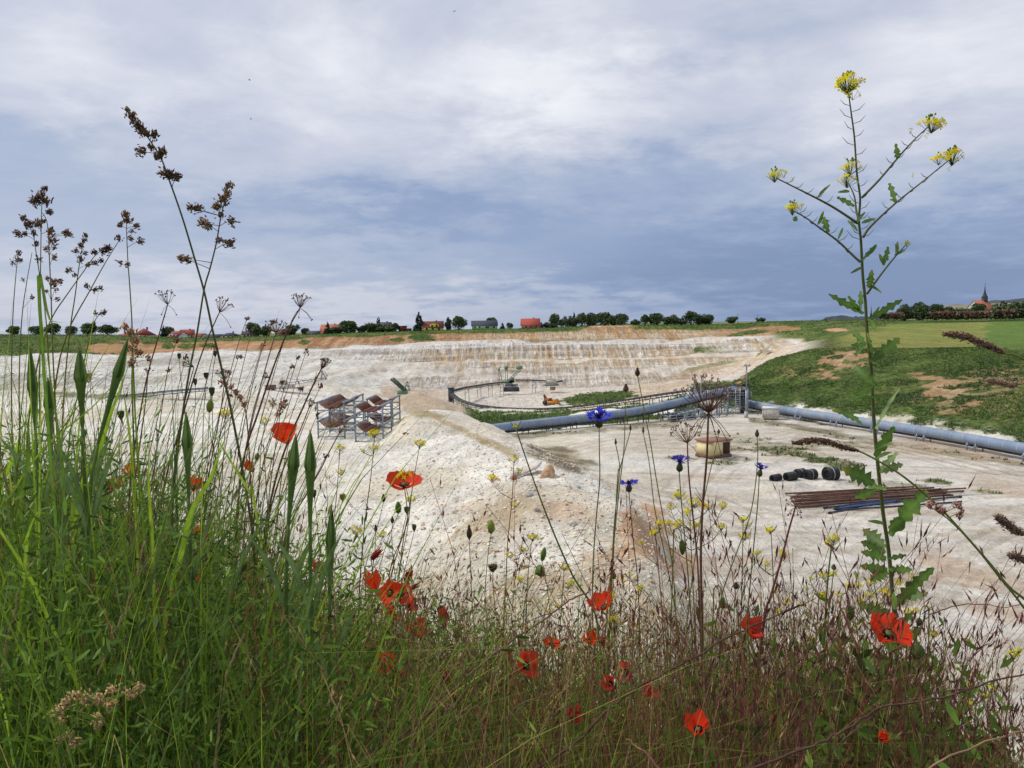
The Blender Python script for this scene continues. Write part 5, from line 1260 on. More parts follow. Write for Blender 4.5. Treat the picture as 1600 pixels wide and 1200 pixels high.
# ------------------------------------------------------------------ yellow substation
q = on_z(1119, 716.5, 0); t = thing('transformer_hut', 'small pale yellow transformer hut with brown flat roof and louvred door', 'hut', (q.x, q.y, 0), .50)
YW = pmat('yellow_render', (.78, .66, .36), .85, var=.08, scale=2, dirt=((.45, .38, .24), .3))
MB().box((-.0, 1.05, .16), (3.4, 2.6, .34)).build('plinth', pmat('brown_plinth', (.16, .09, .06), .85), t)
MB().box((0, 1.05, 1.15), (3.2, 2.4, 1.66)).build('wall', YW, t)
MB().box((0, 1.05, 2.06), (3.55, 2.75, .16)).build('roof', pmat('brown_roof', (.30, .15, .12), .85, var=.15), t)
m = MB().box((.9, -.19, 1.12), (1.0, .07, 1.4)); dr = m.build('door', pmat('dark_brown_louvre', (.05, .03, .025), .7), t)
m = MB()
for i in range(10): m.box((.9, -.24, .52 + i * .13), (.9, .05, .04))
m.build('louvre', pmat('brown_slat', (.09, .055, .04), .7), dr)
t.location = (q.x + .55, q.y + .5, 0); t.rotation_euler = (0, 0, .48)
# weeds by the hut are part of the yard weeds; black pipe coils
BLK = pmat('black_plastic_pipe', (.016, .017, .019), .45, .0, var=.2, scale=3)
def coil(label, px, pyb, Y, R, w, rot):
    q = U(px, pyb, Y); zb = gz(q.x, q.y); t = thing('pipe_coil', label, 'coil', (q.x, q.y, max(q.z, zb) - .05), rot, None)
    m = MB(); n = 9
    for i in range(n):
        x = -w / 2 + w * (i + .5) / n; ring = [(x, R * math.cos(a), R + R * math.sin(a)) for a in np.linspace(0, 2 * math.pi, 25)]
        m.tube(ring, w / n * .55, 6, cap=False)
    m.build('winding', BLK, t)
    m = MB(); m.lathe([(R * .55, -w * .46), (R * .97, -w * .46), (R * .97, w * .46), (R * .55, w * .46), (R * .55, -w * .46)], (0, 0, R), (1, 0, 0), 20); m.build('inner_winding', BLK, t)
    m = MB(); ring = [(-w * .12, R * 1.09 * math.cos(a), R + R * 1.09 * math.sin(a)) for a in np.linspace(0, 2 * math.pi, 25)]; m.tube(ring, .025, 5, cap=False); m.build('strap', pmat('white_strap', (.7, .7, .7), .6), t)
    return t
coil('largest black pipe coil, right end of the row', 1298, 753, 74, .66, 1.15, .35)
coil('black pipe coil just left of the largest one', 1266, 754.5, 74.5, .50, 1.1, .45)
coil('second black pipe coil left of the largest one', 1250, 755, 75.5, .44, 1.0, .5)
coil('half buried black pipe coil in the middle of the row', 1235, 757, 74, .42, 1.2, .5)
coil('smallest black pipe coil, left end of the row', 1212, 758, 74, .32, 1.2, .6)
# steel pipe bundle: each length is its own object
r4 = random.Random(9)
for i in range(14):
    f = i / 13
    a = on_z(1234 + f * 20 + r4.uniform(-6, 8), 773 + f * 23 + r4.uniform(-1, 1), .1); b = on_z(1475 + r4.uniform(-30, 55) * (1 if i < 9 else .6), 761 + f * 14 + r4.uniform(-1.5, 1.5), .1)
    if i in (1, 4): b = on_z(1425, 763 + i, .1)
    a.z = .12 + (.2 if i % 3 == 1 else 0); b.z = .12 + (.2 if i % 3 == 1 else 0)
    t = thing('steel_pipe', 'long rusty steel pipe lying in the pile on the pale yard', 'pipe', tuple(a), 0, 'rusty steel pipes in the pile')
    MB().tube([a, a.lerp(b, .5), b], .075, 8, cap=False).build('tube', RUST, t, world=True, smooth=True); MB().tube([b, b + (b - a).normalized() * .15], .095, 8).tube([a - (b - a).normalized() * .15, a], .095, 8).build('coupling', RUST, t, world=True)
BLU = pmat('blue_plastic_pipe', (.035, .08, .22), .5, var=.15, scale=1); DBL = pmat('dark_blue_pipe', (.03, .04, .07), .5, var=.2)
for i, (a, b, mm, lab) in enumerate([((1308, 796, .1), (1500, 779, .1), DBL, 'dark pipe farthest back of the blue bundle'), ((1290, 797, .1), (1395, 784, .1), BLU, 'bright blue pipe with black end cap at the left'), ((1310, 801, .1), (1500, 787, .1), DBL, 'dark blue pipe reaching farthest right'),
                                     ((1306, 799, .25), (1400, 786, .22), BLU, 'bright blue pipe lying on top of the bundle'), ((1297, 805, .1), (1372, 789, .1), DBL, 'short dark blue pipe lying askew in front'), ((1316, 797, .1), (1410, 783, .1), BLU, 'bright blue pipe in the middle of the bundle')]):
    A = on_z(a[0], a[1] - 4, a[2]); B = on_z(b[0], b[1] - 3, b[2]); t = thing('plastic_pipe', lab, 'pipe', tuple(A), 0)
    MB().tube([A, A.lerp(B, .5), B], .075, 8, cap=False).build('tube', mm, t, world=True, smooth=True); d = (B - A).normalized(); MB().tube([A - d * .2, A + d * .1], .1, 8).tube([B - d * .1, B + d * .15], .1, 8).build('end_cap', BLK, t, world=True)
# small birds high in the sky
for i, (px, py, D) in enumerate(((390, 125, 60), (392, 186, 70), (710, 18, 60))):
    q = U(px, py, D); t = thing('bird', ('tiny dark bird in the sky, upper one of the two at the left', 'tiny dark bird in the sky, lower one of the two at the left', 'tiny dark bird at the top of the sky, middle')[i], 'bird', tuple(q), .6 * i)
    FE = pmat('dark_feathers', (.03, .028, .026), .8)
    MB().lathe([(.001, -.09), (.025, -.05), (.03, 0), (.018, .05), (.015, .07), (.002, .1)], (0, 0, 0), (1, .2, 0), 8).build('body', FE, t)
    for s_ in (-1, 1): MB().poly([(.03, 0, 0), (-.04, 0, 0), (-.05, s_ * .1, .05), (.02, s_ * .09, .05), (-.07, s_ * .19, .01)], [(0, 1, 2, 3)], [(3, 2, 4)]).build('wing', FE, t)

# ================================================================== the flowering verge in front of the camera
GROUNDZ = BERM
def root_z(x, y): return gz(x, y) - .01
PLANT = leafmat('plant_tissue', .38, .55, .18, 60, .3, (2.1, 1.9, 1.2))
DRYM = leafmat('dry_plant', .22, .85, .2, 60, .1, (1.85, 1.55, 1.4))
PETR = leafmat('red_petal', .42, .6, .10, 60, .2)
PETB = leafmat('blue_petal', .35, .6, .10, 60, .2)
PETY = leafmat('yellow_petal', .5, .6, .10, 60, .2, (1.2, 1.25, 1.0))
g_bright = (.17, .27, .035); g_mid = (.075, .145, .028); g_dark = (.030, .060, .016); g_blue = (.075, .125, .065); g_olive = (.13, .145, .045)
straw = (.34, .26, .14); purple = (.135, .060, .060); redbr = (.20, .085, .055); brown = (.115, .070, .045); grey_br = (.19, .155, .125)
R5 = random.Random(21)
def catmull(P_, k=4):
    if len(P_) < 3: return [P_[0].lerp(P_[1], i / k) for i in range(k + 1)] if len(P_) == 2 else P_
    Q = [P_[0] * 2 - P_[1]] + P_ + [P_[-1] * 2 - P_[-2]]; out = []
    for i in range(1, len(Q) - 2):
        a, b, c, d = Q[i - 1], Q[i], Q[i + 1], Q[i + 2]
        for j in range(k):
            t = j / k
            out.append(.5 * ((2 * b) + (c - a) * t + (2 * a - 5 * b + 4 * c - d) * t * t + (3 * b - a - 3 * c + d) * t ** 3))
    out.append(P_[-1]); return out
def trace(pts, Y0, Y1=None, root=True, k=4):
    """picture positions from the tip down, rooted in the ground of the verge"""
    Y1 = Y0 if Y1 is None else Y1; n = len(pts); P_ = []
    for i, (px, py) in enumerate(pts):
        t = i / max(n - 1, 1); P_.append(U(px, py, Y0 + (Y1 - Y0) * t))
    if root:
        l = P_[-1]; d = (P_[-1] - P_[-2]) if n > 1 else Vector((0, 0, -1)); d = d / max(abs(d.z), .02) if d.z < 0 else Vector((0, 0, -1))
        zr = root_z(l.x, l.y); h = l.z - zr
        if h > .02:
            kx = max(-.35, min(.35, d.x)) * .6
            P_.append(Vector((l.x + kx * h * .5, l.y + .01, l.z - h * .5))); P_.append(Vector((l.x + kx * h * .7, l.y + .01, zr)))
    return catmull(P_, k)
def taper(n, r0, r1): return [r0 + (r1 - r0) * i / max(n - 1, 1) for i in range(n)]
def plant(name, label, cat, P_, group=None): 
    p = P_[-1]; return thing(name, label, cat, (p.x, p.y, p.z), 0, group)
def stem(root, P_, r0=.0008, r1=.0022, col=g_mid, name='stem', mat=None, n=5):
    return MB().tube(P_, taper(len(P_), r0, r1), n, col=col).build(name, mat or PLANT, root, smooth=True, world=True)
def rnd(a, b): return R5.uniform(a, b)
def jit(c, v=.15): k = 1 + rnd(-v, v); return tuple(q * k for q in c)
CAMP = Vector((0, 0, CZ))
def leaf(mb, b, tip, w, col, lobes=0, droop=.0, n=10, fold=.25, tocam=.7, seed=0, hook=0):
    """flat lobed or strap leaf between two points, roughly facing the viewer"""
    r = random.Random(seed + int(b.x * 1e4)); d = tip - b; L_ = d.length; d.normalize()
    view = (CAMP - (b + tip) / 2).normalized(); rnv = Vector((r.uniform(-1, 1), r.uniform(-1, 1), r.uniform(-.2, 1)))
    nrm = (view * tocam + rnv * (1 - tocam)).normalized(); side = d.cross(nrm).normalized(); nrm = side.cross(d)
    V = []; 
    for i in range(n + 1):
        t = i / n; c = b + d * (L_ * t) + nrm * (math.sin(t * math.pi) * L_ * .06) + Vector((0, 0, -1)) * (droop * L_ * t * t)
        prof = (math.sin(math.pi * min(t * .92 + .06, 1)) ** .75)
        if lobes: prof *= (.42 + .85 * (1 - (t * lobes * 1.6 + .2) % 1.0))
        wl = w * prof * r.uniform(.8, 1.15) + .0004; wr = w * prof * r.uniform(.8, 1.15) + .0004
        sh = d * (w * .35 * prof if lobes else 0)
        V += [c - side * wl + nrm * wl * fold + sh, c, c + side * wr + nrm * wr * fold + sh]
    Q = []
    for i in range(n):
        o = i * 3; Q += [(o, o + 1, o + 4, o + 3), (o + 1, o + 2, o + 5, o + 4)]
    b0 = len(mb.v); mb._add(V, Q, col=col); ty = r.random() ** 2
    for i in range(n + 1):
        for j in range(3):
            k = (1.7 if j == 1 else r.uniform(.75, 1.25)); f = max(0, i / n - .75) * 3 * ty
            mb.c[b0 + i * 3 + j] = tuple(q * k * (1 - f) + e * f for q, e in zip(col, (.26, .19, .05)))
def blade(mb, P_, w, col, fold=.3):
    """long grass leaf along a curve"""
    V = []; n = len(P_)
    for i, p in enumerate(P_):
        t = i / (n - 1); d = (P_[min(i + 1, n - 1)] - P_[max(i - 1, 0)]).normalized(); s = d.cross((CAMP - p).normalized() + Vector((0, 0, .3))).normalized()
        ww = w * (1 - (1 - t) ** 5) ** 1 * min(1, .08 + t * 2.2) * (1 - .3 * t)
        nn = s.cross(d); V += [p - s * ww + nn * ww * fold, p, p + s * ww + nn * ww * fold]
    Q = []
    for i in range(n - 1):
        o = i * 3; Q += [(o, o + 1, o + 4, o + 3), (o + 1, o + 2, o + 5, o + 4)]
    b0 = len(mb.v); mb._add(V, Q, col=col)
    for i in range(n):
        f = max(0, .12 - i / n) * 5; k = R5.uniform(.85, 1.15)
        for j in range(3): mb.c[b0 + i * 3 + j] = tuple(q * k * (1.35 if j == 1 else 1) * (1 - f) + e * f for q, e in zip(col, (.28, .20, .06)))
def petal_grid(R, a0, wid, cup, wave, seed, n=8, curl=0.0, aspect=1.0):
    r = random.Random(seed); ph = r.uniform(0, 6); V = []
    for i in range(n + 1):
        s = i / n
        for j in range(n + 1):
            t = j / n * 2 - 1
            edge = 1 - .16 * t * t + .035 * math.sin(9 * t + ph)
            rr_ = R * s * edge; a = a0 + t * wid * (.55 + .45 * s) * (1 if s > 0 else 0)
            z = R * (cup * s ** 1.35 + curl * s ** 3) + wave * R * s * s * math.sin(4.2 * t + ph) + wave * .35 * R * s * math.sin(13 * t + ph * 2) 
            rad_ = rr_ * math.sqrt(max(.06, 1 - min(.94, (cup * s ** .5) ** 2 * .55)))
            V.append((rad_ * math.cos(a), rad_ * math.sin(a) * aspect, z))
    Q = [(i * (n + 1) + j, i * (n + 1) + j + 1, (i + 1) * (n + 1) + j + 1, (i + 1) * (n + 1) + j) for i in range(n) for j in range(n)]
    return V, Q
def orient(axis, spin=0.0):
    a = Vector(axis).normalized(); return Matrix.Rotation(0, 3, 'Z') @ a.to_track_quat('Z', 'Y').to_matrix() @ Matrix.Rotation(spin, 3, 'Z')
RED = (.88, .060, .012)
def poppy(px, py, Y, dpx, label, axis=(0, -.25, 1), cup=.75, wave=.10, spts=None, col=RED, seed=None, curls=(0, 0, 0, 0), hairy=True):
    seed = seed or int(px * 7 + py); Y = Y * (.86 if py > 860 else .95); axis = (axis[0] * 1.3, axis[1] * (.42 if py > 860 else .8), axis[2] + (.25 if abs(axis[2]) < .3 else 0)); wave = wave * (1.7 if py > 860 else 1.2); dpx = dpx * (1.22 if py > 860 else 1.05); c = U(px, py, Y); R = dpx / 2 * Y / FPX * 1.06 / math.sqrt(max(.42, 1 - .5 * cup * cup))
    M = orient(axis, seed % 7); ax = Vector(axis).normalized()
    base = c - ax * R * cup * .45
    sp = spts or [(px + rnd(-4, 4), py + dpx * .6), (px + rnd(-9, 9), py + 90), (px + rnd(-20, 20), py + 190)]
    P0 = trace(sp, Y, Y + .03); P_ = catmull([base] + [P0[i] for i in range(2, len(P0), 3)] + [P0[-1]], 3)
    t = plant('poppy', label, 'poppy', P_)
    for k in range(4):
        V, Q = petal_grid(R * (1.0 if k % 2 else .92), k * math.pi / 2 + rnd(-.15, .15), 1.0, cup * (1.05 if k % 2 else .9), wave, seed + k, curl=curls[k])
        mb = MB(); cc = jit(col, .12); mb._add([base + M @ Vector(v) for v in V], Q, col=cc)
        for i, v in enumerate(V):
            rr_ = math.hypot(v[0], v[1]) / R
            if rr_ < .13: mb.c[i] = (.03, .006, .012)
        mb.build('petal', PETR, t, smooth=True, world=True)
    mb = MB().lathe([(R * .02, 0), (R * .11, R * .06), (R * .13, R * .2), (R * .15, R * .25), (R * .02, R * .28)], base, ax, 10, col=(.10, .13, .05)); mb.build('seed_capsule', PLANT, t, smooth=True, world=True)
    mb = MB()
    for i in range(26):
        a = i * 2.4; d = (M @ Vector((math.cos(a), math.sin(a), .9))).normalized(); e = base + d * R * rnd(.24, .34); mb.tube([base + ax * .002, e], [.0003, .0003], 3, col=(.03, .012, .03)); mb.box(tuple(e), (.0014, .0014, .0018), col=(.02, .01, .02))
    mb.build('stamens', DRYM, t, world=True)
    mb = MB().tube(P_, taper(len(P_), .0009, .0016), 5, col=g_olive)
    for i in range(2, len(P_) - 1):          # stiff hairs
        for q in range(3):
            p = P_[i]; a = rnd(0, 6.28); mb.tube([p, p + Vector((math.cos(a), math.sin(a) * .6, .1)) * .0045], [.0002, .0001], 3, col=(.2, .16, .1), cap=False)
    mb.build('stem', PLANT, t, smooth=True, world=True)
    return t
poppy(446, 679, 1.55, 45, 'large open red poppy with dark base beside the pointed green seed heads', (-.15, -.30, 1), 1.02, .06, [(441, 720), (436, 790), (425, 900), (415, 1010)], seed=3, curls=(0, -.5, 0, -.35))
poppy(632, 756, 1.5, 54, 'wide open red poppy with a yellow flower before it, in the middle', (.05, -.42, 1), .50, .05, [(640, 790), (632, 830), (612, 880), (603, 960)], seed=8)
poppy(391, 730, 1.7, 19, 'small half closed poppy right of the seed stalk bundle', (-.5, -.2, 1), 1.3, .12, seed=4)
poppy(304, 760, 1.6, 28, 'red poppy half behind grass, rightmost of the upper left ones', (.3, -.7, .8), .8, .14)
poppy(184, 758, 1.75, 30, 'red poppy behind fine leaves, lower of the two at the upper left', (-.2, -.7, .7), .6, .14)
poppy(203, 738, 1.85, 24, 'pale red poppy behind leaves, upper of the two at the upper left', (.3, -.5, 1), .8, .12)
poppy(309, 832, 1.45, 17, 'small crumpled poppy alone in the green tangle below the left poppies', (.2, -.9, .2), 1.1, .2)
poppy(306, 908, 1.4, 18, 'small red poppy low in the green tangle at left', (.3, -.7, .5), 1.0, .2)
poppy(72, 897, 1.4, 10, 'tiny poppy bloom deep in the grass near the left edge', (.3, -.9, .2), 1.1, .2)
poppy(500, 887, 1.5, 18, 'small pinkish red poppy behind the pointed seed head in the middle left', (-.5, -.6, .5), 1.2, .2, col=(.6, .06, .04))
poppy(584, 912, 1.45, 25, 'bright red poppy, left one of the close group in the middle', (-.25, -.5, 1), 1.1, .16)
poppy(609, 926, 1.40, 32, 'orange red poppy with wide petals in the close middle group', (-.2, -.9, .3), .55, .14, col=(.85, .06, .015))
poppy(627, 928, 1.43, 31, 'big light red poppy at the centre of the close middle group', (.3, -.9, .2), .6, .16, col=(.85, .055, .015))
poppy(612, 951, 1.38, 20, 'hanging red poppy petals below the close middle group', (-.3, -.9, -.3), .9, .2, col=(.82, .05, .015))
poppy(640, 945, 1.39, 18, 'small red poppy at the right edge of the close middle group', (.5, -.9, -.1), .9, .2)
poppy(637, 903, 1.5, 16, 'dark red wilting poppy above the close middle group', (.2, -.6, .8), 1.3, .25, col=(.40, .018, .02))
poppy(647, 917, 1.5, 12, 'small dark red poppy right of the close middle group', (.4, -.6, .3), 1.4, .25, col=(.40, .018, .02))
poppy(586, 868, 1.55, 15, 'dark red shrivelled bloom above the left poppy of the middle group', (.6, -.4, .8), 1.4, .3, col=(.42, .02, .03))
poppy(691, 957, 1.4, 22, 'dark red poppy hanging alone right of the middle group', (.25, -.6, -.8), 1.3, .2, col=(.50, .02, .015))
poppy(648, 983, 1.38, 27, 'crumpled red poppy below the middle group', (.3, -.9, .1), .95, .25)
poppy(626, 966, 1.38, 10, 'tiny red bloom between the middle group and the crumpled one', (-.3, -.9, .1), .95, .25)
poppy(607, 1038, 1.25, 28, 'crumpled orange red poppy low in the middle grasses', (-.4, -.8, .5), .9, .28)
poppy(622, 1052, 1.25, 16, 'small red bloom touching the low crumpled poppy', (.4, -.8, -.3), 1.0, .28)
poppy(823, 1040, 1.15, 38, 'large pale red poppy behind stems left of the long twig', (.35, -.9, .15), .55, .12, col=(.75, .07, .03), seed=12)
poppy(862, 1007, 1.2, 24, 'flat red poppy tilted right above the large pale one', (.2, -.4, 1), .4, .1, seed=5)
poppy(943, 944, 1.3, 34, 'red poppy with upright petals below the cornflowers', (-.35, -.5, .8), .85, .12, seed=6)
poppy(921, 1000, 1.25, 20, 'red poppy low behind brown grasses in the centre right', (.1, -.8, .5), .9, .2)
poppy(940, 1002, 1.27, 14, 'dull pink bloom beside the low red poppy of the centre right', (.4, -.8, .2), .9, .2, col=(.45, .05, .045))
poppy(976, 1050, 1.2, 26, 'pinkish red poppy behind grasses below the centre right', (-.1, -.9, .3), .8, .2, col=(.62, .08, .06))
poppy(952, 1068, 1.15, 20, 'red poppy left below the pinkish one', (-.3, -.9, .1), .9, .25, col=(.66, .05, .03))
poppy(1012, 1078, 1.15, 22, 'red poppy right below the pinkish one', (.3, -.9, .3), .9, .25, col=(.66, .06, .04))
poppy(895, 1118, 1.05, 22, 'dim red bloom deep under the long twig', (.3, -.9, .2), .9, .25, col=(.5, .05, .04))
poppy(792, 1022, 1.25, 11, 'tiny red bloom left of the large pale poppy', (.3, -.9, .2), .9, .25)
poppy(1173, 984, 1.2, 34, 'square looking red poppy right of the tall dry umbel stalk', (.25, -.75, .55), .75, .2, seed=9, col=(.70, .05, .025))
poppy(1090, 1136, 1.0, 34, 'red poppy at the bottom crossed by the long twig', (-.2, -.6, .8), .85, .18, seed=7)
poppy(1389, 989, 1.12, 56, 'largest red poppy, behind the stem of the tall yellow plant', (.05, -.75, .65), .50, .10, seed=14, spts=[(1392, 1030), (1395, 1100), (1398, 1180)])
poppy(1378, 1152, .98, 16, 'small red bloom low beside the tall plant at the bottom right', (.2, -.9, .2), 1.0, .25)
poppy(690, 1060, 1.2, 20, 'dull crimson bloom low left of the long twig', (.1, -.9, .2), .9, .3, col=(.30, .02, .045))

# ------------------------------------------------------------------ poppy buds and seed capsules
def bud(px, py, Y, wpx, hpx, label, kind='bud', spts=None, col=g_mid, ang=0.0, hook=False):
    c = U(px, py, Y); w = wpx / 2 * Y / FPX; h = hpx * Y / FPX
    ax = Vector((math.sin(ang), 0, math.cos(ang)));  
    if hook: ax = Vector((math.sin(ang) * .5, 0, -1)).normalized()
    base = c - ax * h / 2
    if hook:
        sgn = 1 if ang >= 0 else -1
        arc = [base, base + Vector((-.002 * sgn, 0, .012)), base + Vector((-.007 * sgn, 0, .018)), base + Vector((-.013 * sgn, 0, .010)), base + Vector((-.014 * sgn, 0, -.03))]
        q = arc[-1]; rest = Vector((q.x - .01 * sgn, q.y, (q.z + root_z(q.x, q.y)) / 2)); P_ = catmull(arc + [rest, Vector((q.x, q.y + .01, root_z(q.x, q.y)))], 4)
    else:
        P0 = trace(spts or [(px + rnd(-3, 3), py + hpx), (px + rnd(-12, 12), py + 110), (px + rnd(-25, 25), py + 220)], Y, Y + .02); P_ = catmull([base] + [P0[i] for i in range(1, len(P0), 3)] + [P0[-1]], 3)
    nm = {'bud': 'poppy_bud', 'capsule': 'poppy_seed_head', 'knap': 'cornflower_bud'}[kind]
    t = plant(nm, label, 'bud' if kind != 'capsule' else 'seed head', P_)
    if kind == 'bud': prof = [(w * .15, 0), (w * .72, h * .15), (w, h * .42), (w * .92, h * .66), (w * .5, h * .9), (w * .08, h)]; 
    elif kind == 'capsule': prof = [(w * .25, 0), (w * .35, h * .1), (w * .8, h * .35), (w, h * .7), (w * .9, h * .88), (w * 1.05, h * .92), (w * .6, h), (w * .05, h * 1.03)]
    else: prof = [(w * .25, 0), (w * .9, h * .2), (w, h * .42), (w * .7, h * .65), (w * .45, h * .8), (w * .5, h * .9), (w * .1, h)]
    n = 10; cols = [col] * len(prof)
    if kind == 'knap': cols = [jit(col)] * 3 + [(.05, .03, .04)] * 4
    mb = MB().lathe(prof, base, ax, n, col=col, cols=cols, ribs=1, ribamp=.06)
    if kind == 'bud':
        for i in range(26):
            a = rnd(0, 6.28); k = rnd(.15, .9); o = ax.orthogonal().normalized(); o2 = ax.cross(o); d = (o * math.cos(a) + o2 * math.sin(a)); p = base + ax * h * k + d * w * .9; mb.tube([p, p + d * .0035 + ax * .001], [.0002, .0001], 3, col=(.16, .17, .08), cap=False)
    mb.build('bud' if kind != 'capsule' else 'seed_capsule', PLANT, t, smooth=(kind != 'knap'), world=True)
    stem(t, P_, .0007, .0012, jit(g_olive)); return t
for a in [(767, 823, 1.35, 12, 23, 'upright pale green oval bud in the middle of the rubble view', 'bud', [(764, 850), (758, 930), (765, 1040)], (.17, .22, .06)),
          (733, 831, 1.3, 9, 24, 'dark pointed bud left of the pale green oval one', 'knap', [(734, 860), (738, 950), (745, 1040)], (.05, .045, .035)),
          (843, 893, 1.25, 20, 15, 'round green seed head lying sideways in the centre', 'capsule', [(838, 900), (822, 930), (815, 1010)], (.09, .15, .05), 1.2),
          (849, 866, 1.35, 9, 24, 'slim green bud above the round green seed head', 'bud', None, g_mid, .2),
          (770, 888, 1.3, 15, 12, 'dark brown open seed head right of the middle poppies', 'capsule', None, (.04, .032, .03)),
          (491, 772, 1.6, 7, 14, 'dark small capsule left of the white slope', 'capsule', None, (.06, .07, .035)),
          (535, 777, 1.55, 10, 11, 'pale olive round capsule on the white slope', 'capsule', [(530, 800), (515, 870), (505, 960)], (.20, .22, .09)),
          (599, 778, 1.5, 7, 13, 'small dark bud left below the wide open poppy', 'knap', [(597, 800), (575, 870), (560, 960)], (.05, .055, .04)),
          (622, 793, 1.48, 10, 20, 'green pointed bud under the wide open poppy', 'bud', [(610, 830), (590, 900), (585, 980)], g_mid),
          (635, 797, 1.5, 8, 11, 'small dark round bud right under the wide open poppy', 'capsule', [(630, 830), (612, 900), (605, 980)], (.06, .08, .04)),
          (647, 825, 1.48, 7, 12, 'small dark green bud right of the stem of the wide poppy', 'capsule', [(640, 860), (625, 920), (612, 990)], (.06, .09, .04)),
          (613, 812, 1.5, 6, 12, 'tiny dark bud between poppy stems in the middle', 'knap', None, (.05, .05, .04)),
          (587, 825, 1.5, 6, 12, 'tiny dark bud left of the poppy stems in the middle', 'knap', None, (.05, .05, .04)),
          (331, 612, 1.6, 9, 14, 'dark green seed head hanging at the upper left crossing of stems', 'capsule', None, (.05, .07, .03)),
          (328, 634, 1.55, 11, 22, 'green oval bud hanging under the dark one at the upper left', 'bud', None, (.14, .18, .05), .15),
          (189, 649, 1.6, 10, 15, 'dark green seed head on a thin stem at left', 'capsule', None, (.05, .07, .03)),
          (165, 687, 1.6, 8, 14, 'dark green hanging bud at left', 'bud', None, g_dark, .3, True),
          (132, 676, 1.6, 7, 12, 'small green bud left of the dark hanging one', 'bud', None, g_mid),
          (140, 588, 1.6, 8, 10, 'tan round capsule beside the upper pointed green seed head', 'capsule', None, (.30, .23, .10)),
          (280, 557, 1.65, 6, 10, 'small dark capsule on thin stem at upper left', 'capsule', None, (.05, .06, .035)),
          (336, 553, 1.65, 6, 10, 'small dark capsule near the crossed stems', 'capsule', None, (.05, .07, .04)),
          (322, 587, 1.65, 8, 10, 'dark forked capsule right of the crossed stems', 'capsule', None, (.05, .06, .035)),
          (305, 597, 1.65, 6, 11, 'small dark seed head left of the crossed stems', 'capsule', None, (.05, .06, .035)),
          (128, 648, 1.6, 5, 9, 'tiny dark bud on thin stalk at left', 'capsule', None, (.05, .05, .04)),
          (246, 756, 1.5, 11, 7, 'pale green tilted bud between the left poppies', 'bud', None, (.22, .24, .10), 1.3),
          (402, 714, 1.6, 8, 13, 'green bud on a bent neck beside the small half closed poppy', 'bud', None, (.10, .14, .05), -.4, True),
          (453, 709, 1.5, 6, 12, 'dark bud right under the large open poppy', 'bud', None, (.04, .05, .03)),
          (1066, 855, 1.15, 10, 26, 'green nodding bud on a bent neck right of the orange rock patch', 'bud', None, (.08, .12, .04), .1, True),
          (1129, 942, 1.1, 10, 20, 'green nodding bud with narrow looped neck left of the square looking poppy', 'bud', None, (.06, .10, .04), .1, True),
          (1328, 958, 1.05, 14, 26, 'dark green nodding bud left of the largest poppy', 'bud', None, (.035, .060, .022), .1, True),
          (1433, 1018, 1.0, 21, 28, 'big green hairy nodding bud right of the largest poppy', 'bud', None, (.065, .11, .035), .1, True),
          (1436, 972, 1.03, 10, 14, 'small dark nodding bud above the big hairy one', 'bud', None, (.05, .07, .03), -.2, True),
          (1437, 1152, .95, 14, 18, 'dark round bud low at the bottom right', 'bud', None, (.04, .07, .025)),
          (713, 990, 1.3, 11, 20, 'green oval bud low right of the hanging dark poppy', 'bud', None, (.09, .16, .045)),
          (766, 1032, 1.2, 13, 24, 'dark green oval bud just under the long twig', 'bud', None, (.04, .09, .03)),
          (961, 984, 1.2, 7, 14, 'dark bud below the red poppy with upright petals', 'capsule', None, (.05, .06, .03)),
          (959, 899, 1.25, 9, 12, 'dark woolly bud above the red poppy with upright petals', 'knap', None, (.07, .065, .06)),
          (1150, 915, 1.15, 9, 12, 'dark prickly bud near the square looking poppy', 'knap', None, (.05, .05, .035)),
          (1303, 886, 1.1, 8, 10, 'brown dry bud left of the lobed leaves of the tall plant', 'knap', None, (.12, .07, .05)),
          (1302, 1015, 1.05, 17, 10, 'smooth pale green bud lying sideways at the bottom right', 'bud', None, (.10, .20, .045), 1.4)]:
    bud(*a)

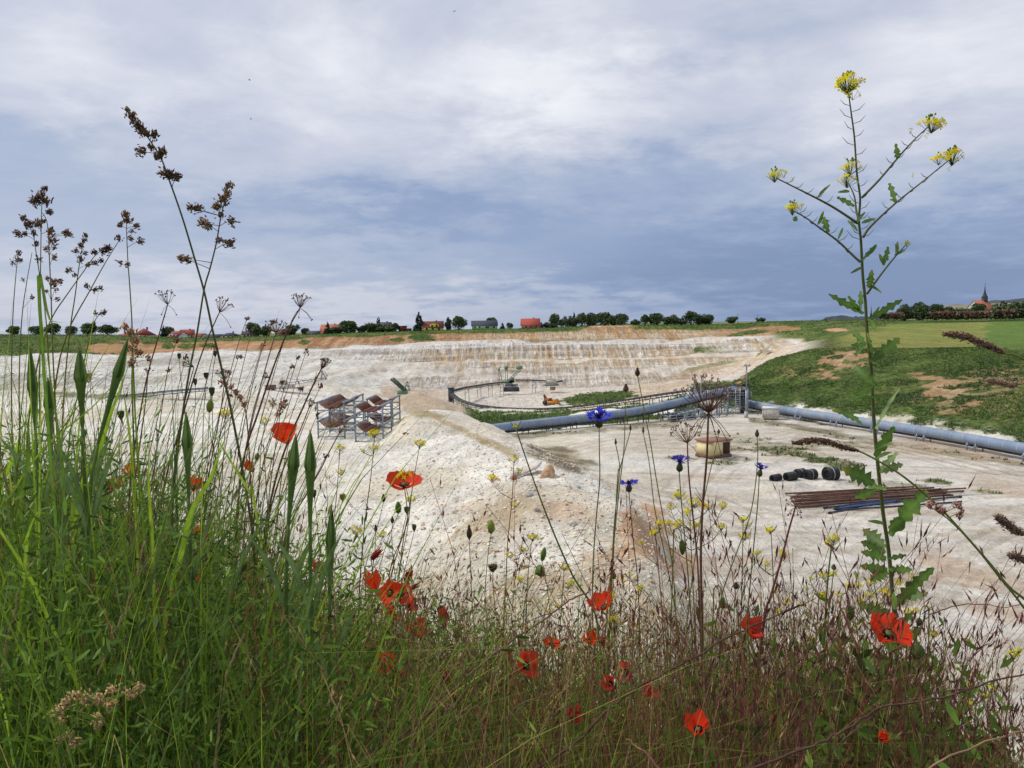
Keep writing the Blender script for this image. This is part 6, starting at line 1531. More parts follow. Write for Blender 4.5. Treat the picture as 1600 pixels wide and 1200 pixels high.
# ------------------------------------------------------------------ goat's-beard: pointed closed heads on swollen stalks
def goatsbeard(px, pyt, hb, hs, wpx, Y, label, ang=0.0, spts=None):
    s = Y / FPX; ax = Vector((math.sin(ang), 0, math.cos(ang))); tipp = U(px, pyt, Y); h = hb * s; w = wpx / 2 * s * 1.12
    base = tipp - ax * h; e = base - ax * hs * s
    P_ = catmull([e, e + Vector((-ax.x * .5 * .12, 0, -.12)), Vector((e.x - ax.x * .12, e.y + .01, (e.z + root_z(e.x, e.y)) / 2)), Vector((e.x - ax.x * .12, e.y + .02, root_z(e.x, e.y)))], 5)
    t = plant('goatsbeard', label, 'seed head', P_)
    prof = [(w * .80, 0), (w * 1.0, h * .10), (w * .96, h * .22), (w * .72, h * .5), (w * .42, h * .8), (w * .26, h * .95), (w * .12, h)]
    g1, g2 = (.12, .20, .075), (.045, .09, .03)
    mb = MB(); 
    for k in range(8):      # overlapping bracts
        a = k * math.pi / 4; o = ax.orthogonal().normalized(); o2 = ax.cross(o); V = []
        for i, (r_, hh) in enumerate(prof):
            for j in (-1, 0, 1):
                aa = a + j * .42; d = o * math.cos(aa) + o2 * math.sin(aa); V.append(base + ax * hh + d * r_ * (1.06 if j == 0 else .94))
        Q = [(i * 3 + j, i * 3 + j + 1, i * 3 + j + 4, i * 3 + j + 3) for i in range(len(prof) - 1) for j in (0, 1)]
        mb._add(V, Q, col=g1 if k % 2 else g2)
    mb.build('bracts', PLANT, t, world=True)
    mb = MB()
    for i in range(14): a = rnd(0, 6.28); mb.tube([tipp - ax * h * .08, tipp + ax * .004 + Vector((math.cos(a), math.sin(a), 0)) * w * .2], [.0005, .0002], 3, col=(.32, .21, .11), cap=False)
    mb.build('pappus_tip', DRYM, t, world=True)
    L_ = hs * s; MB().lathe([(w * .30, -L_), (w * .42, -L_ * .6), (w * .62, -L_ * .25), (w * .85, -L_ * .03), (w * .88, 0)], base, ax, 12, col=(.085, .15, .055)).build('swollen_stalk', PLANT, t, smooth=True, world=True)
    stem(t, P_, w * .30, .003, (.075, .135, .05))
    mb = MB(); q = P_[len(P_) // 3]; L2 = .16
    for sgn in (-1, 1): blade(mb, catmull([q + Vector((sgn * .05, -.01, .12)), q + Vector((sgn * .022, 0, .07)), q], 5), .004, g_blue)
    mb.build('leaf', PLANT, t, world=True)
for a in [(124, 546, 50, 70, 17, 1.0, 'pointed green seed head with tan tip, highest of those at the left', .02), (47, 546, 66, 60, 13, 1.02, 'slim pointed green seed head nearest the left edge', .0),
          (75, 594, 44, 70, 14, 1.05, 'short pointed green seed head between two taller ones at left', .02), (199, 532, 60, 110, 14, .95, 'long slanted green seed head leaning right at the left', .33),
          (291, 648, 52, 80, 15, 1.0, 'ribbed pointed seed head beside the crossing green stems', .02), (462, 682, 52, 90, 17, .95, 'pointed green seed head just under the large open poppy', .12),
          (485, 676, 60, 90, 17, .93, 'pointed green seed head, taller right one of the pair under the large poppy', .04), (518, 795, 60, 80, 15, .95, 'pointed green seed head lower right of the pair', .06)]:
    goatsbeard(*a)

# ------------------------------------------------------------------ cornflowers
BLUE = (.045, .055, .62)
def cornflower(px, py, Y, dpx, label, spts, tilt=(0, -.3, 1), col=BLUE, n=10, up=.45):
    s = Y / FPX; R = dpx / 2 * s; ax = Vector(tilt).normalized(); M = orient(tilt); c = U(px, py, Y); base = c - ax * R * .25; hb = R * .72
    P0 = trace(spts, Y, Y + .03); bb = base - ax * hb; P_ = catmull([bb] + [P0[i] for i in range(1, len(P0), 3)] + [P0[-1]], 3)
    t = plant('cornflower', label, 'cornflower', P_)
    MB().lathe([(R * .09, 0), (R * .25, hb * .22), (R * .29, hb * .45), (R * .21, hb * .8), (R * .17, hb)], bb, ax, 12, col=(.06, .07, .04), ribs=1, ribamp=.1).build('involucre', PLANT, t, world=True)
    for k in range(n):
        a = 2 * math.pi * k / n + rnd(-.2, .2); e = up + rnd(-.25, .3); d = (M @ Vector((math.cos(a), math.sin(a), e))).normalized(); sd = (M @ Vector((-math.sin(a), math.cos(a), 0)))
        L_ = R * rnd(.85, 1.1); mb = MB(); V = [base - sd * R * .03, base + sd * R * .03, base + d * L_ * .5 - sd * R * .07, base + d * L_ * .5 + sd * R * .07]; mb._add(V, [(0, 1, 3, 2)], col=col)
        a0 = base + d * L_ * .5
        for j in range(5):      # split trumpet lobes
            f = (j - 2) / 2; tp = base + d * L_ * (1.0 - .1 * abs(f)) + sd * R * .34 * f + Vector((0, 0, rnd(-.06, .1))) * R; m1 = a0 + (tp - a0) * .5
            mb._add([a0 - sd * R * .02 + sd * R * .05 * f, a0 + sd * R * .03 + sd * R * .05 * f, m1 + sd * R * .085, tp, m1 - sd * R * .085], [], [(0, 1, 2), (0, 2, 4), (4, 2, 3)], col=jit(col, .25))
        mb.build('ray_floret', PETB, t, world=True)
    mb = MB()
    for i in range(26):
        a = rnd(0, 6.28); e = rnd(.6, 2.5); d = (M @ Vector((math.cos(a), math.sin(a), e))).normalized(); mb.tube([base, base + d * R * rnd(.3, .55)], [R * .015, R * .03], 4, col=(.10, .03, .32) if i % 2 else (.035, .012, .09), cap=False)
    mb.build('disc_florets', PETB, t, world=True); stem(t, P_, .0008, .0014, (.10, .135, .065))
cornflower(936, 649, 1.12, 46, 'large blue cornflower in front of the tubular conveyor', [(936, 690), (937, 750), (930, 830), (925, 950), (935, 1080)], (-.05, -.45, 1), up=.35, n=11)
cornflower(983, 753, 1.2, 35, 'flat blue cornflower below and right of the large one', [(984, 785), (990, 850), (998, 930), (1000, 1060)], (.0, -.12, 1), up=.15, n=13, col=(.05, .06, .55))
cornflower(1063, 720, 1.15, 38, 'violet blue cornflower below the small pale hut', [(1062, 750), (1066, 800), (1075, 900), (1085, 1060)], (.05, -.2, 1), up=.55, n=8, col=(.055, .035, .42))
cornflower(1189, 731, 1.12, 30, 'dark violet blue cornflower left of the black coils', [(1186, 765), (1178, 850), (1168, 960), (1160, 1080)], (.15, -.1, 1), up=.8, n=7, col=(.05, .035, .40))
for a in [(996, 581, 1.12, 8, 14, 'dark closed cornflower bud, tallest one over the conveyor', 'knap', [(1000, 605), (1010, 660), (1018, 700), (1032, 790), (1050, 880), (1060, 1050)], (.07, .04, .035)),
          (978, 606, 1.15, 9, 13, 'dark closed cornflower bud left of the tallest one', 'knap', [(977, 640), (975, 700), (968, 760), (958, 860), (940, 1060)], (.10, .06, .04)),
          (1183, 677, 1.12, 7, 12, 'dark closed bud above the violet cornflower left of the coils', 'knap', [(1185, 700), (1180, 760), (1165, 830), (1130, 920), (1110, 1040)], (.07, .055, .04)),
          (1123, 674, 1.2, 5, 7, 'small brown dry bud tip on a long slanted brown stem', 'knap', [(1118, 700), (1098, 790), (1085, 880), (1070, 1010)], (.13, .07, .06)),
          (1005, 672, 1.14, 4, 10, 'narrow green shoot tip beside the cornflower buds', 'knap', [(1012, 700), (1022, 790), (1035, 850), (1056, 960), (1062, 1060)], (.08, .12, .04)),
          (985, 668, 1.15, 4, 10, 'narrow brownish bud on the fork of the left cornflower bud stem', 'knap', [(975, 710), (968, 735), (962, 800)], (.10, .08, .05)),
          (962, 690, 1.15, 4, 10, 'lowest narrow bud on the left fork of the cornflower bud stem', 'knap', [(966, 712), (968, 735), (962, 800), (955, 900)], (.10, .08, .05))]:
    bud(*a)

# ------------------------------------------------------------------ yellow cress plants
YELC = (.86, .70, .01)
def flower_cluster(c, R, n=16, col=YELC, seed=0, up=1.0):
    mb = MB(); r = random.Random(seed)
    for i in range(n):
        a = r.uniform(0, 6.28); e = r.uniform(-.1, 1.3); d = Vector((math.cos(a) * math.cos(e), math.sin(a) * math.cos(e), math.sin(e) * .75)); p = c + d * R * r.uniform(.6, 1.05)
        mb.tube([c - Vector((0, 0, R * .6)), p], [R * .02, R * .02], 3, col=(.16, .20, .05), cap=False)
        nr = (d + Vector((r.uniform(-.5, .5), r.uniform(-.9, .1), r.uniform(0, .6)))).normalized(); o = nr.orthogonal().normalized(); o2 = nr.cross(o); f = R * r.uniform(.22, .32) * (1.2 if n < 20 else .85); ph = r.uniform(0, 1.5)
        for k in range(4):
            aa = ph + k * math.pi / 2; u = o * math.cos(aa) + o2 * math.sin(aa); w = nr.cross(u)
            mb._add([p, p + u * f * .7 - w * f * .38 + nr * f * .15, p + u * f * 1.1 + nr * f * .1, p + u * f * .7 + w * f * .38 + nr * f * .15], [(0, 1, 2, 3)], col=tuple(q * r.uniform(.75, 1.15) for q in col))
    for i in range(max(3, n // 3)):
        d = Vector((r.uniform(-.4, .4), r.uniform(-.4, .4), 1)).normalized(); p = c + d * R * r.uniform(.5, .9); mb.lathe([(R * .03, 0), (R * .09, R * .1), (R * .03, R * .22)], p, d, 5, col=(.28, .34, .05))
    return mb
def cress(label, top, clusters, Y, main, col=g_olive, r=.0009, pods=True, dry=False):
    """clusters: (px, py, radius in picture px)"""
    P_ = trace(main, Y, Y + .03); t = plant('yellow_cress', label, 'wildflower', P_); sm = MB().tube(P_, taper(len(P_), r * .7, r * 1.7), 5, col=col)
    for i, (cx, cy, rp) in enumerate(clusters):
        c = U(cx, cy, Y + rnd(-.03, .03)); b = None; best = 1e9
        for p in P_[:-2]:
            dz_ = c.z - p.z
            if dz_ < abs(c.x - p.x) * .7: continue
            sc2 = abs(dz_ - abs(c.x - p.x) * 1.3)
            if sc2 < best: best = sc2; b = p
        b = b or P_[0]
        mid = b.lerp(c, .5) + Vector(((c.x - b.x) * .18, 0, -abs(c.x - b.x) * .1)); br = catmull([c, mid, b], 5); sm.tube(br, taper(len(br), r * .5, r * .8), 4, col=col)
        if pods:
            for q in range(5):
                p = br[min(1 + q, len(br) - 1)]; sgn = -1 if q % 2 else 1; sm.tube([p, p + Vector((sgn * .006, 0, .004)), p + Vector((sgn * .010, 0, .011))], [.0003, .0005, .0002], 3, col=col, cap=False)
        flower_cluster(c, rp * Y / FPX * 1.15, 15, seed=int(cx * 3 + cy)).build('flower_cluster', PETY, t, world=True)
    sm.build('stem', PLANT, t, smooth=True, world=True); return t
cress('thin yellow cress with a lower side flower, left before the steel frames', None, [(531, 701, 7), (533, 739, 6), (514, 746, 3)], 1.45, [(531, 705), (527, 760), (521, 820), (510, 900), (505, 980)], brown)
cress('yellow cress with three flower tufts right before the steel frames', None, [(585, 679, 9), (584, 701, 6), (568, 706, 4)], 1.35, [(585, 685), (580, 740), (572, 800), (566, 860), (560, 960)], brown)
cress('single stemmed yellow cress above the wide open poppy', None, [(655, 696, 9)], 1.4, [(655, 700), (648, 740), (640, 790), (628, 860), (620, 960)])
cress('yellow flower tuft just in front of the wide open poppy', None, [(631, 744, 10)], 1.3, [(631, 748), (640, 800), (622, 860), (598, 950), (590, 1040)], redbr)
cress('small yellow tuft right below the wide open poppy', None, [(642, 780, 7)], 1.45, [(642, 784), (636, 830), (622, 900), (610, 980)])
cress('small yellow cress near the crossed stems at left', None, [(352, 648, 10)], 1.45, [(352, 652), (350, 700), (345, 780), (340, 880)])
cress('small yellow flower left above the large open poppy', None, [(414, 660, 8)], 1.5, [(414, 664), (408, 700), (404, 780), (400, 880)])
cress('yellow cress behind the lower pointed seed head', None, [(557, 830, 9), (599, 836, 7), (591, 868, 5)], 1.4, [(565, 850), (570, 900), (572, 960), (575, 1030)])
cress('tall thin yellow cress before the flat slab on the ridge', None, [(769, 748, 8), (803, 719, 7), (810, 736, 5), (806, 790, 4)], 1.25, [(803, 722), (800, 780), (793, 850), (790, 920), (785, 1020)], redbr)
cress('single yellow bloom by the upper part of the conveyor pipe end', None, [(806, 666, 5)], 1.3, [(806, 670), (830, 740), (860, 820), (895, 900), (930, 960), (940, 1060)], (.09, .14, .045), .0016)
cress('yellow cress over the lower rubble left of centre', None, [(832, 841, 8), (816, 859, 6), (797, 868, 6), (813, 905, 6)], 1.25, [(830, 850), (825, 900), (822, 960), (820, 1050)])
cress('pale yellow cress low in the centre', None, [(881, 888, 7), (892, 912, 6), (871, 947, 5), (858, 955, 4)], 1.2, [(881, 894), (878, 940), (874, 1000), (872, 1080)])
cress('yellow cress in the grasses below the cornflowers', None, [(1002, 920, 7), (972, 908, 5), (984, 898, 4), (958, 932, 5), (960, 968, 8)], 1.2, [(995, 925), (990, 980), (988, 1060)])
cress('bushy yellow cress with many tufts crossing the huge dry umbel stalk', None, [(1061, 775, 9), (1047, 793, 6), (1085, 788, 9), (1074, 801, 7), (1108, 792, 8), (1130, 791, 7), (1045, 818, 6), (1062, 820, 8), (1085, 822, 7), (1128, 824, 7), (1031, 818, 6)], 1.15, [(1078, 800), (1080, 860), (1084, 940), (1088, 1020), (1090, 1100)])
cress('left part yellow cress over the orange rock patch', None, [(1024, 833, 8), (1002, 848, 4)], 1.18, [(1024, 838), (1030, 900), (1036, 980), (1040, 1060)])
cress('slim yellow cress between dry umbel stalk and dark pipes', None, [(1161, 813, 7), (1168, 820, 4), (1163, 840, 8), (1185, 862, 4)], 1.15, [(1161, 818), (1160, 880), (1158, 960), (1155, 1060)])
cress('yellow cress at the left end of the rusty pipe pile', None, [(1204, 830, 8), (1222, 866, 9), (1181, 864, 4), (1196, 882, 5)], 1.1, [(1205, 835), (1208, 900), (1210, 980), (1212, 1080)])
cress('leafy yellow cress with dense green head left of the tall plant', None, [(1303, 843, 9), (1296, 850, 7), (1286, 900, 6), (1302, 898, 5)], 1.05, [(1300, 848), (1294, 900), (1290, 960), (1288, 1040)], g_mid, .0014)
cress('broad yellow cress bush behind the stem of the tall plant', None, [(1340, 915, 6), (1360, 912, 7), (1386, 930, 8), (1372, 948, 6), (1404, 910, 6), (1358, 930, 7), (1328, 915, 6), (1345, 940, 6), (1395, 890, 5), (1425, 902, 5), (1412, 925, 6), (1367, 893, 5), (1382, 925, 7), (1365, 978, 5), (1420, 960, 8), (1432, 955, 6)], 1.15, [(1370, 930), (1378, 990), (1382, 1050), (1385, 1120)])
cress('left branch yellow cress bush low at the right', None, [(1266, 905, 5), (1286, 930, 6), (1260, 920, 4), (1310, 930, 6), (1250, 945, 4), (1310, 965, 5), (1268, 996, 5), (1215, 955, 6), (1212, 925, 5), (1230, 940, 5)], 1.12, [(1280, 930), (1276, 990), (1272, 1060), (1270, 1130)])
cress('yellow bloom right of the big nodding bud', None, [(1459, 993, 8), (1450, 951, 5)], 1.05, [(1457, 997), (1440, 1060), (1430, 1130)])
cress('yellow cress at the right edge above the twig', None, [(1582, 1024, 9), (1592, 1018, 6)], 1.0, [(1584, 1030), (1575, 1100), (1570, 1180)])
cress('tiny yellow cress above the twig at lower right', None, [(1517, 1099, 6), (1540, 1088, 5), (1515, 1070, 4), (1550, 1076, 5)], .98, [(1525, 1100), (1522, 1150), (1520, 1190)])

# ------------------------------------------------------------------ the tall yellow flowered plant on the right
YT = 1.08
def c2(x, y): return (1180 + x / 3.872, 90 + y / 3.872)
def c3(x, y): return (1280 + x / 4.0, 380 + y / 4.0)
def c4(x, y): return (1280 + x / 3.0, 660 + y / 3.0)
main = [c2(560, 175), c2(580, 330), c2(600, 480), c2(615, 700), c2(635, 850), c2(627, 980), c2(638, 1090), c3(262, 10), c3(272, 200), c3(288, 360), c3(300, 560), c3(325, 780), c3(335, 1000), c4(262, 60), c4(280, 250), c4(300, 430), c4(325, 600), c4(345, 820), c4(360, 1000), (1405, 1100), (1408, 1200)]
PM = trace(main, YT, YT + .05, True, 4)
tp = plant('tall_mustard', 'tall branching mustard plant with lobed leaves and yellow flower heads against the sky', 'wildflower', PM)
mb = MB().tube(PM, [.0008 + .0030 * (i / len(PM)) ** .8 for i in range(len(PM))], 8, col=(.085, .105, .055)); mb.build('stem', PLANT, tp, smooth=True, world=True)
brs = [[c2(130, 730), c2(250, 790), c2(370, 850), c2(480, 910), c2(622, 1003)], [c2(225, 925), c2(300, 965), c2(390, 1030), c2(500, 1110), c2(600, 1205), c3(258, 118)],
       [c2(1055, 410), c2(950, 510), c2(860, 610), c2(750, 740), c2(645, 848)], [c2(1175, 618), c2(1000, 760), c2(850, 880), c2(700, 1020), c2(652, 1088)],
       [c2(565, 760), c2(600, 840), c2(612, 930), c2(628, 985)], [c3(545, 5), c3(470, 90), c3(390, 190), c3(298, 318)]]
def silique(mb, p, dx_, L_):
    mb.tube([p, p + Vector((dx_ * L_ * .55, 0, L_ * .18)), p + Vector((dx_ * L_ * .95, 0, L_ * .62))], [.00035, .00055, .0002], 4, col=(.11, .12, .08), cap=False)
for bi, b in enumerate(brs):
    Pb = catmull([U(x, y, YT + .02 * math.sin(bi * 2.1) * (1 - i / (len(b) - 1))) for i, (x, y) in enumerate(b)], 4)
    mb = MB().tube(Pb, taper(len(Pb), .0008, .0019), 6, col=(.10, .115, .075))
    if bi != 4:
        for k in range(2, len(Pb) - 5 if bi < 5 else 3): silique(mb, Pb[k], (-1 if k % 2 else 1) * rnd(.6, 1), .016 * rnd(.6, 1.1))
    mb.build('branch', PLANT, tp, smooth=True, world=True)
mb = MB()
for k in range(3, 26): silique(mb, PM[k], (-1 if k % 2 else 1) * rnd(.7, 1.1), .020 * rnd(.7, 1.15))
mb.build('seed_pods', PLANT, tp, world=True)
for (x, y, r_, n) in ((560, 145, 76, 44), (1065, 395, 64, 34), (1190, 590, 66, 34), (1110, 610, 42, 16), (118, 705, 52, 24), (175, 700, 28, 7), (225, 905, 52, 24), (275, 900, 26, 7), (575, 655, 56, 24), (555, 738, 52, 24), (590, 210, 48, 9), (935, 440, 24, 4), (1040, 470, 22, 3), (1180, 670, 18, 3), (955, 715, 18, 3), (225, 735, 16, 3)):
    q = c2(x, y); flower_cluster(U(q[0], q[1] + r_ / 3.872 * .3, YT), r_ / 3.872 * YT / FPX * 1.12, n, (.84, .70, .02), int(x)).build('flower_cluster', PETY, tp, world=True)
q = c3(545, 5); flower_cluster(U(q[0], q[1], YT), .007, 8, (.5, .5, .04), 3).build('flower_cluster', PETY, tp, world=True)
LV = [(c3, 278, 440, 60, 318, 17, 3), (c3, 250, 425, 180, 330, 12, 2), (c3, 255, 420, 258, 300, 12, 2), (c3, 240, 400, 195, 350, 8, 0), (c3, 306, 478, 518, 354, 17, 3), (c3, 330, 440, 375, 395, 8, 0), (c3, 300, 470, 350, 545, 14, 2), (c3, 290, 640, 206, 552, 17, 2), (c3, 290, 640, 198, 638, 13, 2), (c3, 270, 655, 228, 708, 11, 2),
      (c3, 322, 742, 503, 592, 27, 3), (c3, 330, 740, 400, 670, 20, 2), (c3, 345, 892, 226, 768, 40, 3), (c3, 335, 895, 218, 948, 22, 2), (c3, 250, 968, 430, 958, 7, 0), (c3, 352, 1160, 505, 902, 10, 2), (c3, 265, 1130, 82, 1042, 20, 3), (c3, 340, 720, 300, 560, 10, 2), (c3, 265, 110, 350, 12, 9, 2), (c3, 268, 150, 196, 188, 7, 0), (c3, 400, 140, 430, 22, 13, 2), (c3, 400, 130, 376, 68, 9, 0),
      (c3, 310, 280, 330, 165, 16, 3), (c3, 310, 260, 390, 310, 7, 0), (c3, 470, 70, 475, 5, 9, 0), (c3, 470, 80, 540, 45, 7, 0), (c3, 490, 60, 490, -10, 8, 0),
      (c4, 262, 160, 352, 20, 20, 2), (c4, 265, 130, 345, 98, 8, 0), (c4, 265, 175, 340, 140, 9, 0), (c4, 282, 232, 392, 196, 17, 3), (c4, 285, 230, 370, 142, 14, 2), (c4, 260, 290, 112, 218, 34, 3), (c4, 262, 320, 168, 352, 20, 2), (c4, 230, 300, 315, 316, 12, 2), (c4, 330, 530, 505, 322, 32, 3), (c4, 325, 500, 392, 450, 16, 2), (c4, 302, 475, 228, 462, 8, 0),
      (c4, 310, 590, 205, 500, 26, 3), (c4, 312, 610, 195, 560, 20, 3), (c4, 315, 640, 196, 606, 20, 3), (c4, 320, 690, 190, 672, 19, 3), (c4, 325, 690, 436, 690, 17, 3), (c4, 318, 640, 408, 622, 10, 2), (c4, 322, 700, 240, 742, 22, 3), (c4, 355, 860, 538, 682, 26, 4), (c4, 360, 830, 510, 800, 18, 3), (c4, 345, 915, 180, 850, 24, 3), (c4, 362, 960, 440, 890, 14, 2),
      (c4, 380, 1090, 300, 1010, 18, 2), (c4, 372, 1060, 480, 960, 24, 3), (c4, 376, 1130, 220, 1100, 22, 3), (c4, 380, 1180, 500, 1080, 26, 3), (c4, 382, 1300, 260, 1220, 22, 3), (c4, 384, 1280, 520, 1230, 22, 3), (c4, 384, 1420, 250, 1360, 22, 3), (c4, 386, 1400, 500, 1330, 22, 3),
      (c2, 645, 1000, 730, 975, 9, 0), (c2, 850, 880, 810, 760, 13, 2), (c2, 850, 870, 815, 858, 6, 0), (c2, 862, 610, 850, 520, 13, 2), (c2, 445, 1060, 415, 965, 15, 2), (c2, 380, 1010, 412, 930, 9, 0), (c2, 500, 1100, 530, 1030, 6, 0), (c2, 380, 845, 455, 768, 7, 0), (c2, 600, 900, 495, 845, 12, 2), (c2, 570, 810, 500, 815, 8, 0), (c2, 615, 1000, 668, 935, 9, 0), (c2, 620, 1050, 560, 985, 8, 0), (c2, 690, 1190, 735, 1130, 8, 0), (c2, 250, 960, 235, 990, 12, 2)]
for i, (f, x0, y0, x1, y1, w, lb) in enumerate(LV):
    k = {c2: 3.872, c3: 4.0, c4: 3.0}[f]; a = U(*f(x0, y0), YT); b = U(*f(x1, y1), YT - rnd(-.03, .05)); mb = MB(); pale = i in (15, 30, 31, 38, 46)
    leaf(mb, a, b, w / k * YT / FPX * (1.3 if lb else 1), jit((.10, .15, .085) if pale else (.045, .090, .024), .2), lb, 0, 22 if lb else 7, tocam=.75, seed=i)
    mb.build('leaf', PLANT, tp, world=True)

# ------------------------------------------------------------------ cocksfoot: tufted grass heads
def spikelets(mb, c, R, n, axis, col, L_=.0055, seed=0):
    r = random.Random(seed)
    for i in range(int(n * 2.0)):
        p = c + Vector((r.gauss(0, 1), r.gauss(0, 1) * .7, r.gauss(0, 1))) * R * .36; d = (Vector(axis) * 1.2 + Vector((r.gauss(0, .42), r.gauss(0, .42), r.gauss(0, .42)))).normalized(); l = L_ * .86 * r.uniform(.7, 1.3)
        kk = r.uniform(.6, 1.5); cc = tuple(q * kk for q in col); o = d.orthogonal().normalized(); o2 = d.cross(o); w = l * .25
        mb._add([p, p + d * l * .45 + o * w, p + d * l * .45 - o * w * .5 + o2 * w * .87, p + d * l * .45 - o * w * .5 - o2 * w * .87, p + d * l * 1.15], [], [(0, 1, 2), (0, 2, 3), (0, 3, 1), (4, 2, 1), (4, 3, 2), (4, 1, 3)], col=cc)
CK = (.125, .092, .062)
def cocksfoot(label, main_, Y, clusters, col=CK, r=.0009, scol=g_olive, name='cocksfoot_grass', L_=.0055):
    """clusters: (px, py, radius px, n, dx, dz)"""
    P_ = trace(main_, Y, Y + .04); t = plant(name, label, 'grass', P_); sm = MB().tube(P_, taper(len(P_), r * .6, r * 1.9), 5, col=scol)
    for i, (cx, cy, rp, n, dx_, dz_) in enumerate(clusters):
        c = U(cx, cy, Y + rnd(-.01, .01)); R = rp * Y / FPX; near = min(P_, key=lambda p: (p - c).length + (0 if p.z < c.z else .05))
        if (near - c).length > .001: sm.tube([near, near.lerp(c, .6) + Vector((0, 0, .001)), c], [r * .5, r * .4, r * .3], 4, col=scol, cap=False)
        mb = MB(); spikelets(mb, c, R, n, (dx_, 0, dz_), col, L_ * (.7 + rp / 24), int(cx * 7 + cy)); mb.build('spikelet_tuft', DRYM, t, world=True)
    sm.build('stem', PLANT, t, smooth=True, world=True); return t
cocksfoot('tallest cocksfoot grass with a long drooping brown head leaning left', [(199, 169), (215, 192), (236, 222), (252, 248), (264, 280), (285, 340), (303, 400), (319, 455), (332, 515), (345, 570), (365, 660), (390, 800), (400, 900)], 1.15,
          [(200, 173, 6, 16, -.5, .8), (206, 182, 8, 26, -.3, .9), (214, 194, 10, 36, -.3, .9), (222, 205, 11, 46, -.2, .9), (228, 212, 8, 26, 0, .9), (239, 212, 9, 34, .5, .7), (223, 238, 10, 34, -.8, .4), (236, 232, 7, 22, 0, .9), (246, 246, 9, 30, .3, .7), (253, 240, 9, 34, .3, .9), (258, 272, 9, 28, -.8, .5), (266, 276, 10, 40, .2, .9), (274, 278, 8, 26, .8, .4)], r=.0013, scol=(.07, .085, .05))
cocksfoot('cocksfoot grass with spreading tan head crossing the tallest stem', [(356, 290), (350, 318), (344, 345), (338, 380), (328, 420), (319, 452), (308, 520), (296, 580), (285, 650), (272, 760), (268, 880)], 1.17,
          [(357, 294, 8, 24, .1, 1), (354, 304, 9, 30, .1, .9), (350, 314, 11, 40, 0, .8), (340, 324, 9, 28, -.6, .3), (346, 337, 7, 20, 0, .7), (359, 346, 9, 28, .8, -.2), (345, 377, 7, 18, -.5, .5), (355, 380, 10, 36, .9, -.2), (320, 350, 10, 32, -.5, .5), (325, 352, 8, 24, .3, -.5), (299, 327, 8, 24, -.5, .8), (308, 328, 9, 30, .6, .5), (286, 404, 7, 22, -.9, .2), (296, 406, 8, 26, -.9, .2)], (.17, .13, .08), .0012, (.08, .10, .055))
cocksfoot('dark bushy cocksfoot head, highest of the left cluster', [(68, 297), (65, 329), (64, 380), (63, 450), (63, 520), (62, 620), (64, 740), (66, 860)], 1.25, [(70, 298, 6, 18, .2, 1), (64, 308, 9, 34, 0, .9), (58, 315, 11, 44, -.5, .6), (70, 316, 9, 34, .3, .6), (52, 314, 7, 20, -.9, .2), (75, 331, 7, 24, .5, .2), (78, 362, 7, 18, .5, .4), (62, 354, 6, 14, -.3, .7)])
cocksfoot('spreading cocksfoot grass left below the dark bushy head', [(50, 345), (55, 385), (62, 430), (72, 500), (80, 620), (90, 760)], 1.28, [(38, 342, 7, 24, -.6, .6), (47, 352, 9, 34, -.2, .6), (58, 350, 8, 28, .6, .5), (66, 346, 6, 18, .8, .3), (30, 365, 8, 26, -.9, .2), (38, 366, 5, 14, .5, .2), (54, 366, 7, 20, 0, .7), (57, 383, 6, 14, .1, .7), (60, 406, 6, 14, .4, .4)])
cocksfoot('cocksfoot grass with tufts along its stem right of the dark head', [(66, 332), (74, 350), (77, 400), (80, 470), (82, 540), (88, 660), (96, 800)], 1.24, [(79, 364, 7, 20, .4, .5), (101, 364, 8, 24, .9, .2), (107, 367, 5, 12, .8, -.2), (81, 378, 8, 24, .3, .6), (73, 389, 6, 14, -.6, .2), (83, 388, 5, 12, .8, .1), (83, 402, 6, 14, .9, .2), (76, 437, 5, 12, -.3, .8), (83, 443, 9, 26, .2, .6), (93, 441, 6, 14, .9, .1), (86, 452, 4, 8, .5, -.3), (88, 468, 5, 10, .9, .2), (74, 454, 4, 8, -.5, -.3)], (.20, .14, .095))
cocksfoot('thin cocksfoot with small tuft near the left edge', [(28, 400), (24, 440), (20, 500), (18, 600), (20, 720)], 1.35, [(30, 396, 5, 14, .1, .9), (27, 406, 6, 16, 0, .6), (21, 411, 5, 12, -.6, .3), (32, 408, 4, 10, .6, .5)])
cocksfoot('thin bare grass stalk with one tiny tuft near the left edge', [(50, 395), (42, 440), (34, 500), (30, 600), (32, 720)], 1.36, [(38, 438, 4, 8, -.8, .1), (51, 466, 5, 10, -.9, .4)])
cocksfoot('slender cocksfoot with narrow upright head in the left group', [(134, 370), (128, 390), (123, 420), (117, 465), (109, 520), (100, 620), (96, 760)], 1.28, [(133, 369, 5, 14, .1, 1), (131, 378, 6, 16, 0, .9), (127, 386, 6, 16, -.3, .7), (120, 393, 6, 16, -.7, .2), (131, 396, 5, 12, .7, .3), (127, 407, 6, 18, -.3, .6), (136, 414, 5, 14, .8, .3), (110, 422, 6, 16, -.7, .3), (115, 428, 4, 10, .5, -.5)])
cocksfoot('slanting cocksfoot with dark tufts leaning right in the left group', [(162, 389), (148, 400), (130, 425), (105, 460), (82, 495), (66, 540), (50, 620), (40, 740)], 1.26, [(167, 388, 7, 24, .9, .3), (160, 393, 8, 28, .7, .4), (148, 396, 6, 20, -.2, .9), (157, 408, 5, 14, .9, .1), (149, 411, 6, 16, -.5, .3)], (.09, .06, .05))
